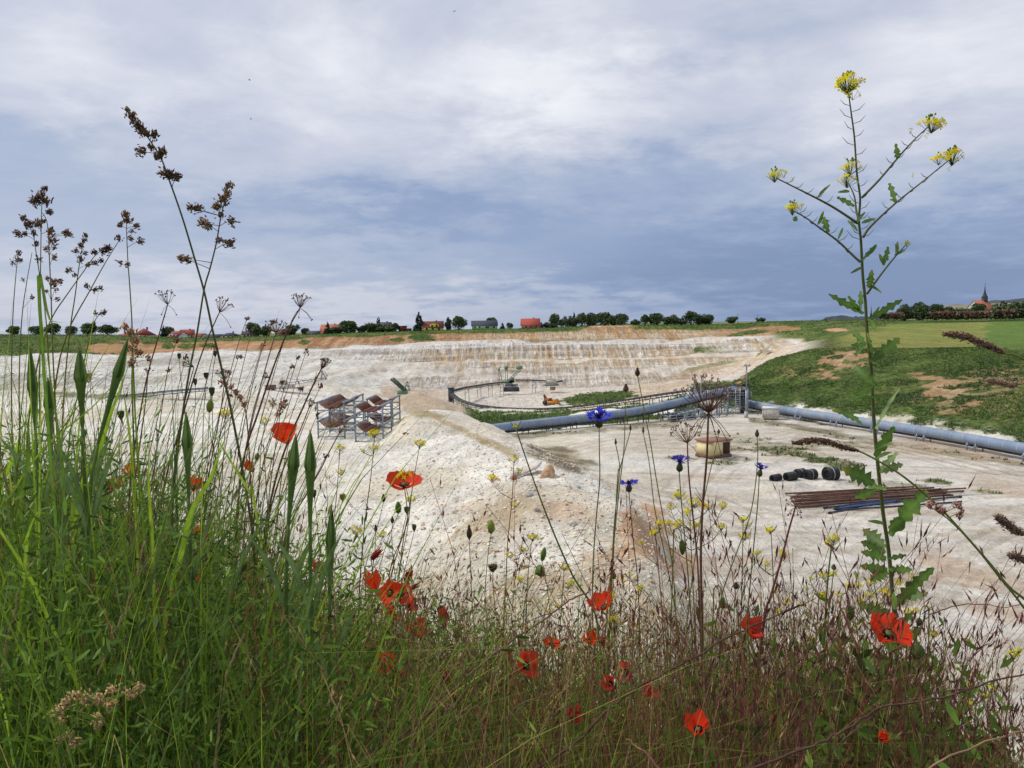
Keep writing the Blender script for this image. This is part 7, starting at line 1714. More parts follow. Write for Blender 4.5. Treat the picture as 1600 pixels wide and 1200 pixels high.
cocksfoot('long slanting cocksfoot stem ending beside the small upright head', [(186, 376), (174, 395), (158, 422), (140, 455), (120, 490), (106, 520), (90, 580), (80, 700)], 1.24, [(186, 373, 6, 18, -.2, .8), (137, 449, 6, 16, -.4, .6), (146, 452, 5, 12, .8, -.2), (154, 450, 5, 14, .9, .3)], (.13, .09, .065))
cocksfoot('upright cocksfoot head with side tufts at the centre left sky', [(198, 338), (198, 365), (200, 410), (203, 450), (206, 500), (208, 560), (212, 660), (220, 800)], 1.2, [(196, 336, 7, 26, 0, 1), (199, 346, 8, 28, .1, .8), (188, 353, 6, 18, -.4, .8), (212, 354, 6, 16, .9, .6), (204, 362, 4, 10, .8, .5), (202, 372, 5, 14, .8, 0), (217, 377, 7, 20, .9, -.1), (190, 411, 5, 12, -.8, .2), (198, 413, 5, 12, .6, -.2)], (.19, .14, .095))
cocksfoot('low cocksfoot tuft just above the row of rim trees', [(158, 488), (148, 502), (140, 530), (130, 580), (128, 680)], 1.3, [(150, 491, 4, 12, -.3, .8), (157, 490, 5, 14, .9, .3), (162, 488, 4, 12, .9, .3), (146, 507, 4, 10, .5, .5)], (.12, .10, .07))
cocksfoot('fluffy pinkish tan grass head before the pyramid roofed house', [(196, 512), (205, 530), (207, 560), (206, 600), (208, 660), (210, 740)], 1.1, [(197, 513, 8, 26, -.5, .8), (205, 523, 10, 34, -.3, .8), (211, 536, 10, 34, .3, .8), (203, 545, 8, 26, -.5, .5), (214, 553, 9, 28, .6, .4), (206, 565, 9, 28, -.2, -.3), (230, 562, 6, 14, .9, .3)], (.34, .24, .16))
cocksfoot('pale cream cocksfoot head lying in the grass at the bottom left', [(218, 1075), (195, 1085), (160, 1093), (130, 1098), (105, 1108), (90, 1130), (85, 1170)], .82, [(215, 1076, 9, 40, .7, .6), (203, 1086, 10, 46, .5, .5), (188, 1082, 10, 46, .2, .9), (175, 1080, 9, 36, -.3, .9), (172, 1100, 12, 50, .3, -.3), (155, 1095, 12, 56, 0, .6), (138, 1095, 12, 56, -.3, .6), (152, 1120, 12, 56, .3, -.8), (152, 1132, 8, 30, .3, -.9), (118, 1090, 10, 46, -.4, .8), (105, 1100, 10, 40, -.6, .4), (92, 1112, 9, 36, -.7, .2), (98, 1125, 9, 36, -.4, -.2), (105, 1148, 10, 40, .4, -.3), (112, 1160, 10, 36, .6, -.3), (95, 1155, 8, 24, -.5, -.4)], (.42, .36, .20), .0012, (.20, .26, .08), L_=.0045)
def foxtail(label, pts, Y, k0, k1, rp, col):
    """dense nodding spike on a curved stalk"""
    P_ = trace(pts, Y, Y + .03, True, 6); t = plant('foxtail_grass', label, 'grass', P_); mb = MB(); n = len(P_); R = rp * Y / FPX
    seg = [p for p in P_ if P_.index(p) <= k1 * 6]
    for i, p in enumerate(seg):
        d = (P_[max(i - 1, 0)] - P_[i + 1]).normalized(); w = R * math.sin(math.pi * min(1, (i + 2) / (len(seg) + 2))) ** .6; spikelets(mb, p, w * 1.3, 26, tuple(d), col, R * .9, i + int(pts[0][0]))
    mb.build('spike', DRYM, t, world=True); MB().tube(P_, taper(n, .0008, .0022), 5, col=(.13, .17, .06)).build('stem', PLANT, t, smooth=True, world=True); return t
foxtail('drooping dusty brown grass spike before the green hill, upper right', [(1478, 522), (1505, 525), (1530, 535), (1550, 543), (1570, 552), (1600, 562), (1660, 620), (1720, 760), (1740, 900)], 1.0, 0, 4, 6, (.20, .15, .11))
foxtail('short pale grass spike before the bare soil patch at the right edge', [(1546, 594), (1562, 597), (1580, 602), (1592, 600), (1615, 610), (1680, 700), (1700, 850)], 1.05, 0, 3, 5, (.30, .24, .18))
foxtail('arched brown grass spike above the row of black coils', [(1242, 692), (1262, 689), (1290, 690), (1318, 699), (1342, 705), (1372, 720), (1412, 745), (1465, 790), (1520, 850), (1570, 910), (1640, 1010)], 1.0, 0, 4, 5, (.12, .085, .055))
foxtail('grey brown grass spike pointing down left at the right edge', [(1560, 808), (1572, 818), (1585, 828), (1600, 835), (1640, 860), (1690, 960)], .95, 0, 3, 7, (.20, .16, .12))
foxtail('small dark grass spike at the right edge below the grey brown one', [(1580, 868), (1592, 872), (1604, 880), (1640, 910), (1670, 1000)], .95, 0, 2, 6, (.15, .12, .09))
cocksfoot('grass stalk with two dusty pink tufts right of the pipe pile', [(1450, 790), (1480, 810), (1520, 850), (1560, 900), (1600, 950), (1650, 1030)], .98, [(1455, 789, 7, 26, -.6, .3), (1464, 793, 7, 24, .3, -.3), (1472, 796, 7, 22, .2, -.6), (1497, 792, 7, 22, 0, .8), (1500, 802, 7, 22, 0, -.6)], (.26, .17, .15), .0012, (.12, .17, .06))
cocksfoot('brown curled grass head over the white terrace at left', [(355, 605), (365, 612), (378, 628), (385, 650), (390, 720), (395, 830)], 1.2, [(350, 600, 9, 26, -.4, .8), (362, 607, 6, 18, 0, .8), (368, 614, 6, 18, .5, .3), (374, 622, 6, 18, .5, 0), (380, 630, 6, 16, .5, -.4)], (.28, .18, .13), .0009, purple)
cocksfoot('dusty tan ragged grass head before the steel frames at left', [(436, 630), (437, 650), (430, 700), (420, 780), (410, 880)], 1.3, [(428, 632, 9, 22, -.6, .5), (440, 636, 9, 22, .6, .5), (434, 644, 8, 20, 0, -.3), (445, 628, 6, 12, .6, .8)], (.26, .20, .13), .0008, purple)

# ------------------------------------------------------------------ dried umbels
def umbel(label, px, py, Y, rp, n, ang, spread, spts, col=brown, r=.0009, thick=1.0, droop=0):
    """skeleton of a wild carrot head: rays from one point"""
    P_ = trace(spts, Y, Y + .04); c = P_[0]; t = plant('dried_umbel', label, 'seed head', P_); R = rp * Y / FPX; mb = MB(); hd = mb
    ax = Vector((math.sin(ang), 0, math.cos(ang))); o = ax.orthogonal().normalized(); o2 = ax.cross(o)
    for i in range(n):
        a = 2.399 * i; e = spread * math.sqrt((i + .5) / n); d = (ax * math.cos(e) + (o * math.cos(a) + o2 * math.sin(a)) * math.sin(e)).normalized(); L_ = R * rnd(.7, 1.1); m_ = c + d * L_ * .5 + (d - ax * d.dot(ax)) * L_ * .10; e_ = c + d * L_
        mb.tube([c, m_, e_], [.0005 * thick, .0004 * thick, .0003 * thick], 3, col=jit(col), cap=False)
        for k in range(4):
            dd = (d + Vector((rnd(-.6, .6), rnd(-.6, .6), rnd(-.6, .6)))).normalized(); f = e_ + dd * R * rnd(.08, .2); mb.tube([e_, f], [.0002 * thick, .0002 * thick], 3, col=jit(col), cap=False); hd.box(tuple(f), (.0012 * thick, .001, .0016 * thick), rnd(0, 1), col=jit(grey_br, .4))
    for i in range(droop):
        a = i * 1.9; d = Vector((math.cos(a), rnd(-.4, .4), -rnd(.8, 1.6))).normalized(); e_ = c + d * R * rnd(.6, 1.4); mb.tube([c, c.lerp(e_, .5) + Vector((.002 * math.cos(a), 0, .001)), e_], [.0004 * thick] * 3, 3, col=jit(col), cap=False); hd.box(tuple(e_), (.002, .0014, .002), col=jit(col))
    mb.build('rays', DRYM, t, world=True); MB().tube(P_, taper(len(P_), r, r * 2.1), 6, col=col).build('stem', DRYM, t, smooth=True, world=True)
umbel('small ragged dry umbel left of the crossed stems, against the sky', 262, 472, 1.3, 20, 14, -.15, .75, [(262, 476), (255, 500), (245, 535), (232, 580), (220, 640), (205, 740), (200, 850)], brown, droop=3)
umbel('small ragged dry umbel right of the crossed stems, against the sky', 343, 487, 1.3, 22, 14, .45, .75, [(343, 488), (335, 505), (318, 545), (300, 600), (275, 690), (250, 800)], brown, .0009, droop=1)
umbel('dry umbel high over the dark rim trees at centre left', 469, 478, 1.3, 19, 18, .1, .8, [(469, 481), (455, 505), (440, 540), (425, 580), (405, 640), (380, 720), (370, 830)], brown, .0011, droop=4)
umbel('fluffy dry umbel before the small brown roofed house', 431, 515, 1.35, 19, 26, 0, 1.1, [(431, 520), (422, 550), (408, 600), (392, 660), (375, 760), (365, 860)], grey_br, .0009)
umbel('closed dark dry umbel above the white terrace at left', 350, 590, 1.3, 16, 24, 0, .9, [(351, 594), (345, 640), (330, 720), (318, 820)], brown, .0008)
umbel('brush shaped dry umbel above the boom machine', 502, 576, 1.3, 17, 20, .45, .5, [(502, 577), (490, 600), (472, 640), (450, 690), (428, 760), (415, 850)], brown, .0012, droop=1)
umbel('thin dark dry umbel below the steel frames', 530, 680, 1.35, 16, 12, .5, .7, [(530, 677), (515, 705), (500, 735), (480, 770), (455, 815), (440, 870)], brown, .0009)
umbel('small dark dry umbel left of the steel frames', 485, 640, 1.35, 12, 12, .4, .6, [(483, 637), (470, 670), (450, 715), (430, 770), (415, 850)], brown, .0009)
umbel('huge dry umbel skeleton before the transfer tower, stalk running to the bottom', 1108, 640, .95, 54, 36, .02, 1.0, [(1107, 645), (1106, 670), (1104, 720), (1098, 790), (1095, 870), (1097, 960), (1100, 1050), (1105, 1130)], (.12, .072, .052), .0012, 1.25, droop=7)
umbel('smaller dry umbel with curled rays left of the huge one', 1074, 688, 1.0, 30, 16, -.2, 1.0, [(1074, 692), (1076, 740), (1082, 800), (1090, 880), (1094, 980), (1098, 1090)], (.15, .09, .07), .0009, 1.1, droop=1)
umbel('brown broken umbel top at the left end of the rusty pipes', 1243, 790, 1.0, 18, 10, 0, 1.2, [(1243, 792), (1232, 830), (1222, 870), (1205, 930), (1190, 1000)], purple, .0012, droop=6)
umbel('tiny dark umbel left of the crossed stems over the terrace', 231, 585, 1.4, 10, 8, .2, .8, [(231, 586), (226, 640), (215, 720), (205, 820)], brown, .0010)
umbel('dark curved dry umbel on the left crossed stem', 297, 570, 1.3, 16, 12, -1.0, .5, [(303, 574), (296, 600), (282, 660), (270, 760)], (.07, .06, .03), .0008)

# ------------------------------------------------------------------ bare twigs and dry stalks
def twig(label, pts, Y0, Y1, r0, r1, col, side=(), name='dry_twig', root=False, cat='twig'):
    P_ = trace(pts, Y0, Y1, root, 6)
    for i in range(1, len(P_) - 1): P_[i] = P_[i] + Vector((rnd(-1, 1), rnd(-1, 1), rnd(-1, 1))) * .0012
    t = plant(name, label, cat, P_); mb = MB().tube(P_, taper(len(P_), r0, r1), 6, col=col)
    mb.build('stem', DRYM, t, smooth=True, world=True)
    for (i, ex, ey) in side:
        p = P_[min(i, len(P_) - 2)]; e = U(ex, ey, p.y + rnd(-.03, .03)); Q_ = catmull([e, e.lerp(p, .5) + Vector((0, 0, rnd(-.004, .004))), p], 4); MB().tube(Q_, taper(len(Q_), r0 * .5, r0 * .9), 5, col=col).build('side_twig', DRYM, t, smooth=True, world=True)
    return t
twig('long brown twig slanting from the bottom centre up to the middle right', [(1250, 945), (1200, 968), (1130, 1000), (1080, 1030), (1000, 1072), (950, 1110), (900, 1160), (840, 1200), (800, 1230), (760, 1290)], .95, .85, .0009, .0021, (.07, .046, .036), ((6, 1275, 935),))
twig('brown twig slanting up from bottom left of centre to the cornflower stems', [(920, 925), (890, 938), (850, 968), (800, 1001), (740, 1050), (680, 1105), (620, 1155), (560, 1200), (500, 1260), (470, 1310)], 1.0, .9, .0009, .0024, (.13, .09, .07), ((10, 805, 985), (20, 770, 1040)))
twig('bare forked twig running across the bottom right corner', [(1610, 1050), (1540, 1068), (1470, 1090), (1380, 1105), (1330, 1135), (1270, 1165), (1200, 1192), (1130, 1220), (1080, 1300)], .85, .8, .0009, .0019, (.08, .05, .042), ((8, 1380, 1100), (18, 1300, 1170)))
twig('thin straw coloured twig along the very bottom right', [(1610, 1140), (1540, 1160), (1460, 1195), (1400, 1240), (1380, 1310)], .8, .78, .0008, .0016, (.22, .15, .10))
twig('thin purple arching stalk at right with dark seeds', [(1600, 945), (1570, 948), (1520, 943), (1470, 953), (1440, 975), (1420, 1040), (1410, 1150)], 1.0, .95, .0004, .0010, (.10, .07, .045), ())
twig('pale dead stalk forking at the left edge', [(45, 880), (30, 920), (22, 960), (10, 1010), (2, 1060), (-8, 1140), (-15, 1230)], .95, .9, .0012, .0026, (.30, .22, .15), ((2, 82, 832), (2, 10, 835)))
twig('pale dead stalk leaning right in the lower left grass', [(227, 846), (215, 890), (200, 945), (180, 985), (158, 1040), (138, 1085), (120, 1130), (100, 1195), (90, 1260)], .95, .85, .0008, .0022, (.27, .21, .15), ((8, 290, 800),))
twig('dark thin twig across the left tangle', [(165, 845), (130, 848), (85, 850)], 1.0, 1.0, .0006, .0010, brown)
twig('long thin dark twig rising to the right in the left tangle', [(190, 835), (165, 855), (130, 880), (100, 910), (70, 940), (50, 960), (20, 1040), (10, 1150)], 1.0, .95, .0006, .0013, (.09, .06, .045))
twig('pale twisted stalk left of bottom centre', [(382, 990), (365, 1025), (352, 1060), (345, 1100), (340, 1150), (335, 1200), (335, 1260)], .9, .85, .0009, .0024, (.26, .18, .14), ((3, 357, 1020),))
twig('thin bare twig with curls in the centre bottom', [(895, 1050), (870, 1075), (840, 1090), (815, 1100), (800, 1115), (790, 1170), (800, 1260)], .9, .85, .0005, .0016, (.12, .08, .06), ((4, 905, 1068), (8, 850, 1062), (12, 870, 1120), (14, 830, 1140)))
twig('straw stalk leaning left at the bottom right of centre', [(978, 1155), (1000, 1170), (1020, 1190), (1040, 1230), (1050, 1300)], .85, .82, .0008, .0024, (.22, .13, .09))
twig('thick reddish dead leaf stalk left of the tall plant', [(1308, 935), (1318, 960), (1335, 1000), (1345, 1035), (1350, 1080), (1350, 1150)], 1.0, .98, .0012, .0026, (.25, .11, .08))
STK = [((500, 605), (485, 640), (462, 700), (440, 770)), ((425, 505), (410, 545), (395, 600), (378, 680)), ((448, 520), (435, 560), (418, 620), (400, 690)), ((478, 550), (460, 605), (440, 670), (420, 740)), ((455, 575), (452, 580), (435, 640), (412, 720)), ((415, 590), (404, 620), (390, 680), (380, 760)),
       ((392, 520), (380, 570), (366, 630), (352, 700)), ((520, 640), (505, 680), (480, 740), (455, 800)), ((470, 610), (455, 650), (430, 720), (405, 800)), ((440, 600), (425, 640), (405, 700), (385, 780)), ((508, 715), (490, 750), (465, 790), (440, 840)), ((372, 560), (360, 600), (345, 670), (335, 760)),
       ((410, 540), (395, 590), (380, 650), (362, 740)), ((385, 500), (370, 545), (350, 620), (330, 700)), ((275, 535), (262, 580), (250, 660), (240, 740)), ((290, 560), (280, 600), (268, 660), (255, 740)), ((262, 580), (255, 620), (240, 680), (225, 750)), ((335, 545), (322, 600), (305, 670), (290, 750)), ((360, 620), (350, 660), (335, 720), (322, 800)), ((465, 560), (452, 600), (432, 660), (408, 740)), ((495, 650), (478, 690), (452, 750), (425, 820))]
for i, s_ in enumerate(STK):
    P2 = list(s_) + [(s_[-1][0] - 14, s_[-1][1] + 90), (s_[-1][0] - 20, s_[-1][1] + 180)]
    P_ = trace(P2, 1.3 + .02 * (i % 5), 1.4); t = plant('dry_stalk', 'thin purplish dry stalk in the bundle leaning right over the white terrace', 'stalk', P_, 'thin dry stalks leaning right at centre left')
    MB().tube(P_, taper(len(P_), .0005, .0014), 5, col=jit((.13, .065, .055) if i % 3 else (.20, .14, .09), .2)).build('stem', DRYM, t, smooth=True, world=True)
    m2 = MB(); spikelets(m2, P_[0], .006, 7, (.3, 0, .9), (.12, .07, .05), .006, i); m2.build('seed_tip', DRYM, t, world=True)

# ------------------------------------------------------------------ broad bright grass leaves at the left
BL = [([(105, 505), (78, 500), (62, 480)], 6, g_mid), ([(200, 550), (190, 600), (172, 650), (150, 720), (120, 800)], 9, g_bright), ([(255, 640), (200, 590), (140, 640), (70, 700), (20, 770), (-10, 850)], 4, g_bright), ([(300, 610), (330, 670), (360, 720), (390, 770), (400, 800)], 5, g_bright), ([(215, 560), (150, 600), (90, 680), (30, 760)], 3, g_mid),
      ([(365, 665), (345, 700), (330, 745), (300, 800), (280, 880), (260, 960)], 11, g_bright), ([(0, 715), (20, 695), (28, 700), (10, 740), (-20, 800)], 9, g_bright), ([(20, 700), (40, 660), (45, 710), (30, 800), (20, 900)], 7, g_mid), ([(95, 790), (60, 800), (40, 850), (38, 900)], 7, g_bright), ([(130, 920), (128, 900), (100, 900), (50, 912), (0, 930)], 6, g_bright), ([(128, 918), (70, 920), (0, 925)], 5, g_bright),
      ([(62, 480), (72, 540), (80, 600), (92, 680), (100, 760), (95, 880)], 4, g_mid), ([(190, 630), (195, 625), (205, 700), (210, 780), (215, 860)], 6, g_bright), ([(118, 970), (90, 950), (50, 925), (45, 1000), (60, 1100)], 5, g_bright), ([(200, 500), (206, 520), (208, 600), (215, 700), (222, 800), (230, 900)], 3.5, g_mid), ([(330, 760), (300, 820), (285, 900), (270, 1000)], 9, (.06, .12, .05)),
      ([(420, 790), (400, 830), (370, 900), (350, 980)], 8, (.065, .115, .05)), ([(165, 640), (150, 700), (130, 760), (110, 850)], 12, (.07, .12, .06)), ([(100, 640), (95, 720), (100, 800), (95, 900)], 13, (.065, .115, .055)), ([(240, 640), (232, 720), (235, 800), (240, 900)], 6, g_bright), ([(0, 640), (20, 700), (25, 780), (15, 900)], 6, (.07, .12, .05)), ([(65, 500), (60, 600), (55, 700), (50, 800)], 4, g_mid),
      ([(560, 970), (520, 920), (500, 880), (480, 960), (470, 1060)], 7, (.07, .13, .05)), ([(500, 870), (470, 960), (450, 1040)], 9, (.07, .12, .06)), ([(350, 1000), (300, 960), (240, 950), (180, 985), (120, 1050)], 3.5, g_bright), ([(460, 1020), (430, 1060), (400, 1120), (380, 1200)], 5, g_mid), ([(120, 1140), (80, 1100), (45, 1070), (40, 1160)], 7, g_bright), ([(800, 1028), (760, 1050), (700, 1090), (650, 1150), (620, 1220)], 3.5, (.20, .26, .05)), ([(160, 1020), (200, 1000), (225, 1040), (240, 1120)], 6, g_mid)]
LMK = [(20, 520, 'the leftmost rim trees'), (124, 560, 'the highest pointed seed head'), (47, 570, 'the slim pointed seed head at the edge'), (200, 540, 'the fluffy tan grass head'), (300, 610, 'the crossed stems'), (352, 648, 'the small yellow cress at left'), (184, 758, 'the two upper left poppies'), (304, 760, 'the rightmost upper left poppy'),
       (391, 730, 'the half closed poppy'), (291, 690, 'the seed head beside the crossing stems'), (30, 700, 'the upper left edge tangle'), (309, 832, 'the crumpled poppy'), (72, 897, 'the tiny deep poppy'), (140, 925, 'the dark thin twig'), (306, 908, 'the low left poppy'), (45, 890, 'the forked pale stalk'), (110, 965, 'the lower left leaf fan'), (227, 846, 'the leaning pale stalk'), (518, 850, 'the lower pointed seed head'),
       (150, 1090, 'the pale cream grass head'), (380, 1000, 'the twisted pale stalk'), (460, 1020, 'the grass left of the low poppy'), (560, 960, 'the middle poppy group'), (75, 640, 'the short pointed seed head'), (420, 800, 'the dry stalk bundle foot'), (64, 470, 'the dark bushy cocksfoot')]
used_l = set()
for i, (pts, w, col) in enumerate(BL):
    Y = .88 + .02 * (i * 7 % 11); P_ = trace(pts, Y, Y + .04, True, 5); t = plant('grass_leaf', 'x', 'grass blade', P_, 'broad arching grass leaves'); mb = MB(); tx_, ty_ = min(pts, key=lambda q: q[1]); cn = 'bright green' if col == g_bright else 'mid green' if col == g_mid else 'blue green'; wn_ = 'broad' if w > 6 else 'narrow'
    for lk in sorted(LMK, key=lambda q: (q[0] - tx_) ** 2 + (q[1] - ty_) ** 2):
        lb_ = '%s %s grass leaf arching nearest to %s' % (wn_, cn, lk[2])
        if lb_ not in used_l: break
    used_l.add(lb_); t['label'] = lb_; blade(mb, P_, w / 2 * Y / FPX, jit(col)); mb.build('blade', PLANT, t, world=True, smooth=True)
    if i in (27,): t['label'] = 'single yellow green grass leaf slanting below the middle poppies'; del t['group']

# ================================================================== ground cover of the verge (nobody could count it)
def toppy(px):
    return np.interp(px, [-200, 0, 100, 200, 300, 380, 450, 520, 600, 700, 800, 900, 1000, 1100, 1200, 1300, 1400, 1460, 1520, 1600, 1800],
                     [680, 690, 705, 740, 790, 850, 890, 915, 930, 955, 960, 965, 965, 965, 960, 965, 985, 1020, 1055, 1090, 1110])
_rt3 = np.array(_rt); _up3 = np.array(_up); _fw3 = np.array(_fw)
def Uv(px, py, Y):
    d = _fw3[None] + _rt3[None] * ((px - 800) / FPX)[:, None] + _up3[None] * ((600 - py) / FPX)[:, None]
    k = (Y / d[:, 1])[:, None]; P_ = d * k; P_[:, 2] += CZ; return P_
def roots(n, p0, p1, Y0, Y1, r, dens=None):
    px = r.uniform(p0, p1, n * 3); 
    if dens is not None: px = px[r.rand(n * 3) < dens(px)]
    px = px[:n]; n = len(px); Y = Y0 + (Y1 - Y0) * r.rand(n); tp_ = Uv(px, toppy(px), Y); x = tp_[:, 0]; zg = land(x, Y)[0] - .01
    return px, x, Y, zg, tp_[:, 2]
def vblades(name, label, n, p0, p1, Y0, Y1, seed, cols, w=(.001, .003), hf=(.4, 1.05), bend=.35, segs=6, dens=None, mat=None, droop=.25):
    r = np.random.RandomState(seed); px, x, y, zg, zt = roots(n, p0, p1, Y0, Y1, r, dens); n = len(px)
    h = np.maximum(.06, (zt - zg) * r.uniform(hf[0], hf[1], n)); a = r.uniform(0, 6.28, n); b = h * bend * r.uniform(.1, 1.3, n)
    t = np.linspace(0, 1, segs + 1); T_ = t[None]; dr = droop * r.rand(n)[:, None]
    cx_ = x[:, None] + (np.cos(a) * b)[:, None] * T_ ** 2; cy_ = y[:, None] + (np.sin(a) * b * .6)[:, None] * T_ ** 2; cz_ = zg[:, None] + h[:, None] * (T_ * (1 + dr) - dr * T_ ** 3)
    ww = r.uniform(w[0], w[1], n)[:, None] * np.minimum(1, (1 - T_) * 2.4 + .05) * (.6 + .4 * (1 - T_)); f = r.uniform(-.9, .9, n)
    sx = np.cos(f)[:, None] * ww; sy = np.sin(f)[:, None] * ww
    V = np.stack([np.stack([cx_ - sx, cy_ - sy, cz_], -1), np.stack([cx_ + sx, cy_ + sy, cz_], -1)], 2).reshape(-1, 3)
    o = (np.arange(n) * (segs + 1) * 2)[:, None] + (np.arange(segs) * 2)[None]; Q = np.stack([o, o + 1, o + 3, o + 2], -1).reshape(-1, 4)
    C_ = np.array(cols)[r.randint(0, len(cols), n)] * r.uniform(.6, 1.4, (n, 1)); me = newmesh(name, V, Q, None, np.repeat(C_, (segs + 1) * 2, 0)); return link(name, me, mat or PLANT, None, label, None, None, 'stuff')
def vfern(name, label, n, p0, p1, Y0, Y1, seed, cols, hf=(.2, 1.0), nl=22, L_=(.006, .016), dens=None, w=.11):
    """fine branching herb: thin stems with many narrow leaflets"""
    r = np.random.RandomState(seed); px, x, y, zg, zt = roots(n, p0, p1, Y0, Y1, r, dens); n = len(px); H = np.maximum(.08, (zt - zg) * r.uniform(hf[0], hf[1], n)); a = r.uniform(0, 6.28, n); b = H * .3 * r.rand(n)
    k = r.uniform(.25, 1, (n, nl)); bx = x[:, None] + (np.cos(a) * b)[:, None] * k ** 2; by = y[:, None] + (np.sin(a) * b)[:, None] * k ** 2; bz = zg[:, None] + H[:, None] * k
    bx = bx + r.normal(size=bx.shape) * .016; by = by + r.normal(size=bx.shape) * .016; bz = bz + r.normal(size=bx.shape) * .012
    d = r.normal(size=(n, nl, 3)); d[..., 2] = d[..., 2] * .8 + .5; d /= np.linalg.norm(d, axis=-1, keepdims=True); l = r.uniform(L_[0], L_[1], (n, nl, 1))
    s = np.cross(d, np.array([0, -1, .2])); s /= np.linalg.norm(s, axis=-1, keepdims=True) + 1e-6; s = s * l * w
    B = np.stack([bx, by, bz], -1); V = np.stack([B - s * .5, B + s * .5, B + d * l * .6 + s, B + d * l, B + d * l * .6 - s], 2).reshape(-1, 3)
    m_ = n * nl; o = np.arange(m_) * 5; Q = np.stack([o, o + 1, o + 2, o + 4], -1); T = np.stack([o + 2, o + 3, o + 4], -1)
    C_ = np.repeat(np.array(cols)[r.randint(0, len(cols), n)] * r.uniform(.7, 1.3, (n, 1)), nl, 0) * r.uniform(.75, 1.3, (m_, 1)); me = newmesh(name, V, Q, T, np.repeat(C_, 5, 0)); return link(name, me, PLANT, None, label, None, None, 'stuff')
def vbrome(name, label, n, p0, p1, Y0, Y1, seed, cols, hf=(.55, 1.12), ns=8, L_=(.012, .021), dens=None, raise_=0.0):
    """brome: thin stalks with hanging awned spikelets"""
    r = np.random.RandomState(seed); px, x, y, zg, zt = roots(n, p0, p1, Y0, Y1, r, dens); n = len(px); H = np.maximum(.1, (zt - zg) * r.uniform(hf[0], hf[1], n) + raise_ * r.rand(n) ** 3); a = r.uniform(0, 6.28, n); b = H * .28 * r.uniform(.2, 1.2, n)
    segs = 7; t = np.linspace(0, 1, segs + 1)[None]; cx_ = x[:, None] + (np.cos(a) * b)[:, None] * t ** 2.5; cy_ = y[:, None] + (np.sin(a) * b * .5)[:, None] * t ** 2.5; cz_ = zg[:, None] + H[:, None] * (t * 1.12 - .12 * t ** 6)
    ww = r.uniform(.0004, .0008, n)[:, None] * (1.2 - .7 * t); V1 = np.stack([np.stack([cx_ - ww, cy_, cz_], -1), np.stack([cx_ + ww, cy_, cz_], -1)], 2).reshape(-1, 3)
    o = (np.arange(n) * (segs + 1) * 2)[:, None] + (np.arange(segs) * 2)[None]; Q1 = np.stack([o, o + 1, o + 3, o + 2], -1).reshape(-1, 4); C_ = np.array(cols)[r.randint(0, len(cols), n)] * r.uniform(.65, 1.35, (n, 1)); c1 = np.repeat(C_, (segs + 1) * 2, 0)
    k = r.uniform(.62, 1.0, (n, ns)); bx = x[:, None] + (np.cos(a) * b)[:, None] * k ** 2.5; by = y[:, None] + (np.sin(a) * b * .5)[:, None] * k ** 2.5; bz = zg[:, None] + H[:, None] * (k * 1.12 - .12 * k ** 6)
    off = r.normal(size=(n, ns, 3)) * np.array([.008, .007, .004]); S0 = np.stack([bx, by, bz], -1); S1 = S0 + off
    d = np.stack([off[..., 0] * 22, off[..., 1] * 14, np.where(r.rand(n, 1) < .5, .9, -1.0) + np.zeros((n, ns))], -1) + r.normal(size=(n, ns, 3)) * .32; d /= np.linalg.norm(d, axis=-1, keepdims=True); l = r.uniform(L_[0], L_[1], (n, ns, 1)); s = np.cross(d, np.array([.1, -1, .1])); s /= np.linalg.norm(s, axis=-1, keepdims=True); w_ = s * l * r.uniform(.05, .085, (n, ns, 1)); q = np.cross(d, s) * l * .08
    e1 = S1 + d * l * .62; pe = np.array([.0004, 0, 0]); V2 = np.stack([S1, S1 + d * l * .3 + w_, S1 + d * l * .3 - w_, S1 + d * l * .3 + q, e1, S1 + d * l * 1.25 + w_ * .7, S1 + d * l * 1.15 - w_ * .9, S1 + pe, S0], 2).reshape(-1, 3)
    m_ = n * ns; o = np.arange(m_) * 9 + len(V1); T2 = np.concatenate([np.stack(z, -1) for z in ((o, o + 1, o + 3), (o, o + 3, o + 2), (o + 1, o + 4, o + 3), (o + 2, o + 3, o + 4), (o + 3, o + 5, o + 4), (o + 3, o + 6, o + 4), (o, o + 8, o + 7))])
    c2_ = np.repeat(np.repeat(C_, ns, 0) * r.uniform(.6, 1.3, (m_, 1)), 9, 0); me = newmesh(name, np.concatenate([V1, V2]), Q1, T2, np.concatenate([c1, c2_])); return link(name, me, DRYM, None, label, None, None, 'stuff')
left_d = lambda px: np.clip(1.15 - (px - 250) / 700, .12, 1)
right_d = lambda px: np.clip((px - 330) / 260, .08, 1) * np.clip(1.15 - (px - 1330) / 300, .22, 1)
vblades('meadow_grass', 'dense fine green grass filling the lower left', 11500, -180, 1250, .80, 2.1, 1, [g_mid, g_mid, g_dark, g_bright, g_blue, (.10, .16, .03)], (.0005, .0018), (.35, 1.04), .45, dens=left_d)
vblades('tangled_grass', 'thin curved grass blades lying across one another at lower left', 3600, -180, 900, .80, 1.5, 12, [g_mid, g_bright, (.16, .22, .06), straw, (.10, .17, .03)], (.0004, .0013), (.3, .9), 1.5, 8, dens=left_d, droop=.7)
vfern('leafy_undergrowth', 'dense leafy green undergrowth around the foot of the tall plant', 600, 1230, 1470, .92, 1.25, 13, [g_mid, (.10, .18, .04), g_dark], (.25, 1.0), 24, (.012, .030), None, .17)
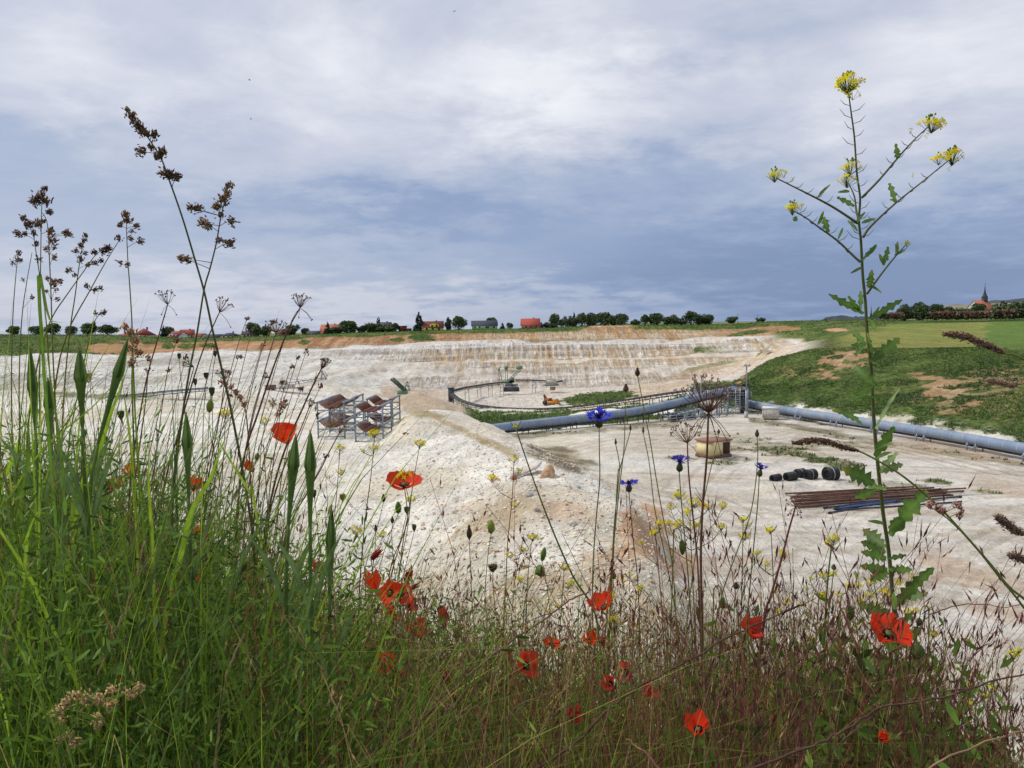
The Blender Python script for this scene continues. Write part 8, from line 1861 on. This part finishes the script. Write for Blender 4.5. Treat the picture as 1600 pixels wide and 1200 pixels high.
vblades('tall_meadow_grass', 'taller thin green grass leaves at the left', 900, -150, 620, .95, 1.9, 2, [g_mid, g_bright, g_blue], (.0012, .0034), (.9, 1.22), .35, dens=lambda px: np.clip(1.1 - (px - 150) / 420, .1, 1))
vfern('feathery_herbs', 'feathery fine leaved herbs filling the left tangle', 11000, -180, 1000, .85, 2.1, 3, [g_mid, (.10, .17, .035), g_dark, (.06, .12, .03)], (.3, 1.02), 34, (.008, .020), lambda px: np.clip(1.1 - (px - 330) / 450, .06, 1))
vfern('low_herbs', 'low leafy green herbs under the right hand grasses', 5200, 450, 1750, .85, 1.7, 4, [g_mid, g_dark, (.09, .16, .035)], (.1, .72), 22, (.010, .026), lambda px: np.clip(1.1 - (px - 1450) / 400, .25, 1), .16)
vbrome('brome_grass', 'reddish purple brome grass filling the lower middle and right', 3600, 330, 1750, .85, 1.8, 5, [purple, redbr, purple, (.24, .14, .085), straw, (.10, .10, .04)], (.5, 1.06), 9, dens=right_d, raise_=.0)
vbrome('tall_brome_grass', 'loose taller brome stalks with dark hanging spikelets', 170, 480, 1650, .85, 1.35, 6, [purple, (.11, .055, .05), redbr], (.9, 1.2), 9, (.014, .022), dens=lambda px: np.clip((px - 400) / 500, .3, 1), raise_=.05)
vbrome('hanging_brome_grass', 'big dark hanging brome spikelets at the right', 120, 1170, 1640, .82, 1.1, 16, [purple, (.11, .055, .05), (.09, .05, .045)], (.8, 1.16), 10, (.018, .027), raise_=.09)
vblades('dry_grass', 'straw coloured and red brown dry grass stalks at the bottom', 4200, 250, 1750, .80, 1.6, 7, [straw, redbr, brown, (.18, .11, .06), g_olive], (.0004, .0013), (.3, 1.0), .4, dens=right_d, mat=DRYM)
vblades('green_stalks', 'thin upright green stalks through the right hand grasses', 3200, 420, 1750, .85, 1.6, 8, [g_mid, g_olive, (.09, .15, .05), (.10, .16, .03)], (.0005, .0014), (.4, 1.14), .18, dens=lambda px: np.clip(1.2 - abs(px - 1050) / 700, .3, 1))
vbrome('left_brome_grass', 'scattered brown brome heads in the left tangle', 420, -100, 520, .9, 1.9, 9, [brown, redbr, straw, purple], (.7, 1.15), 7)
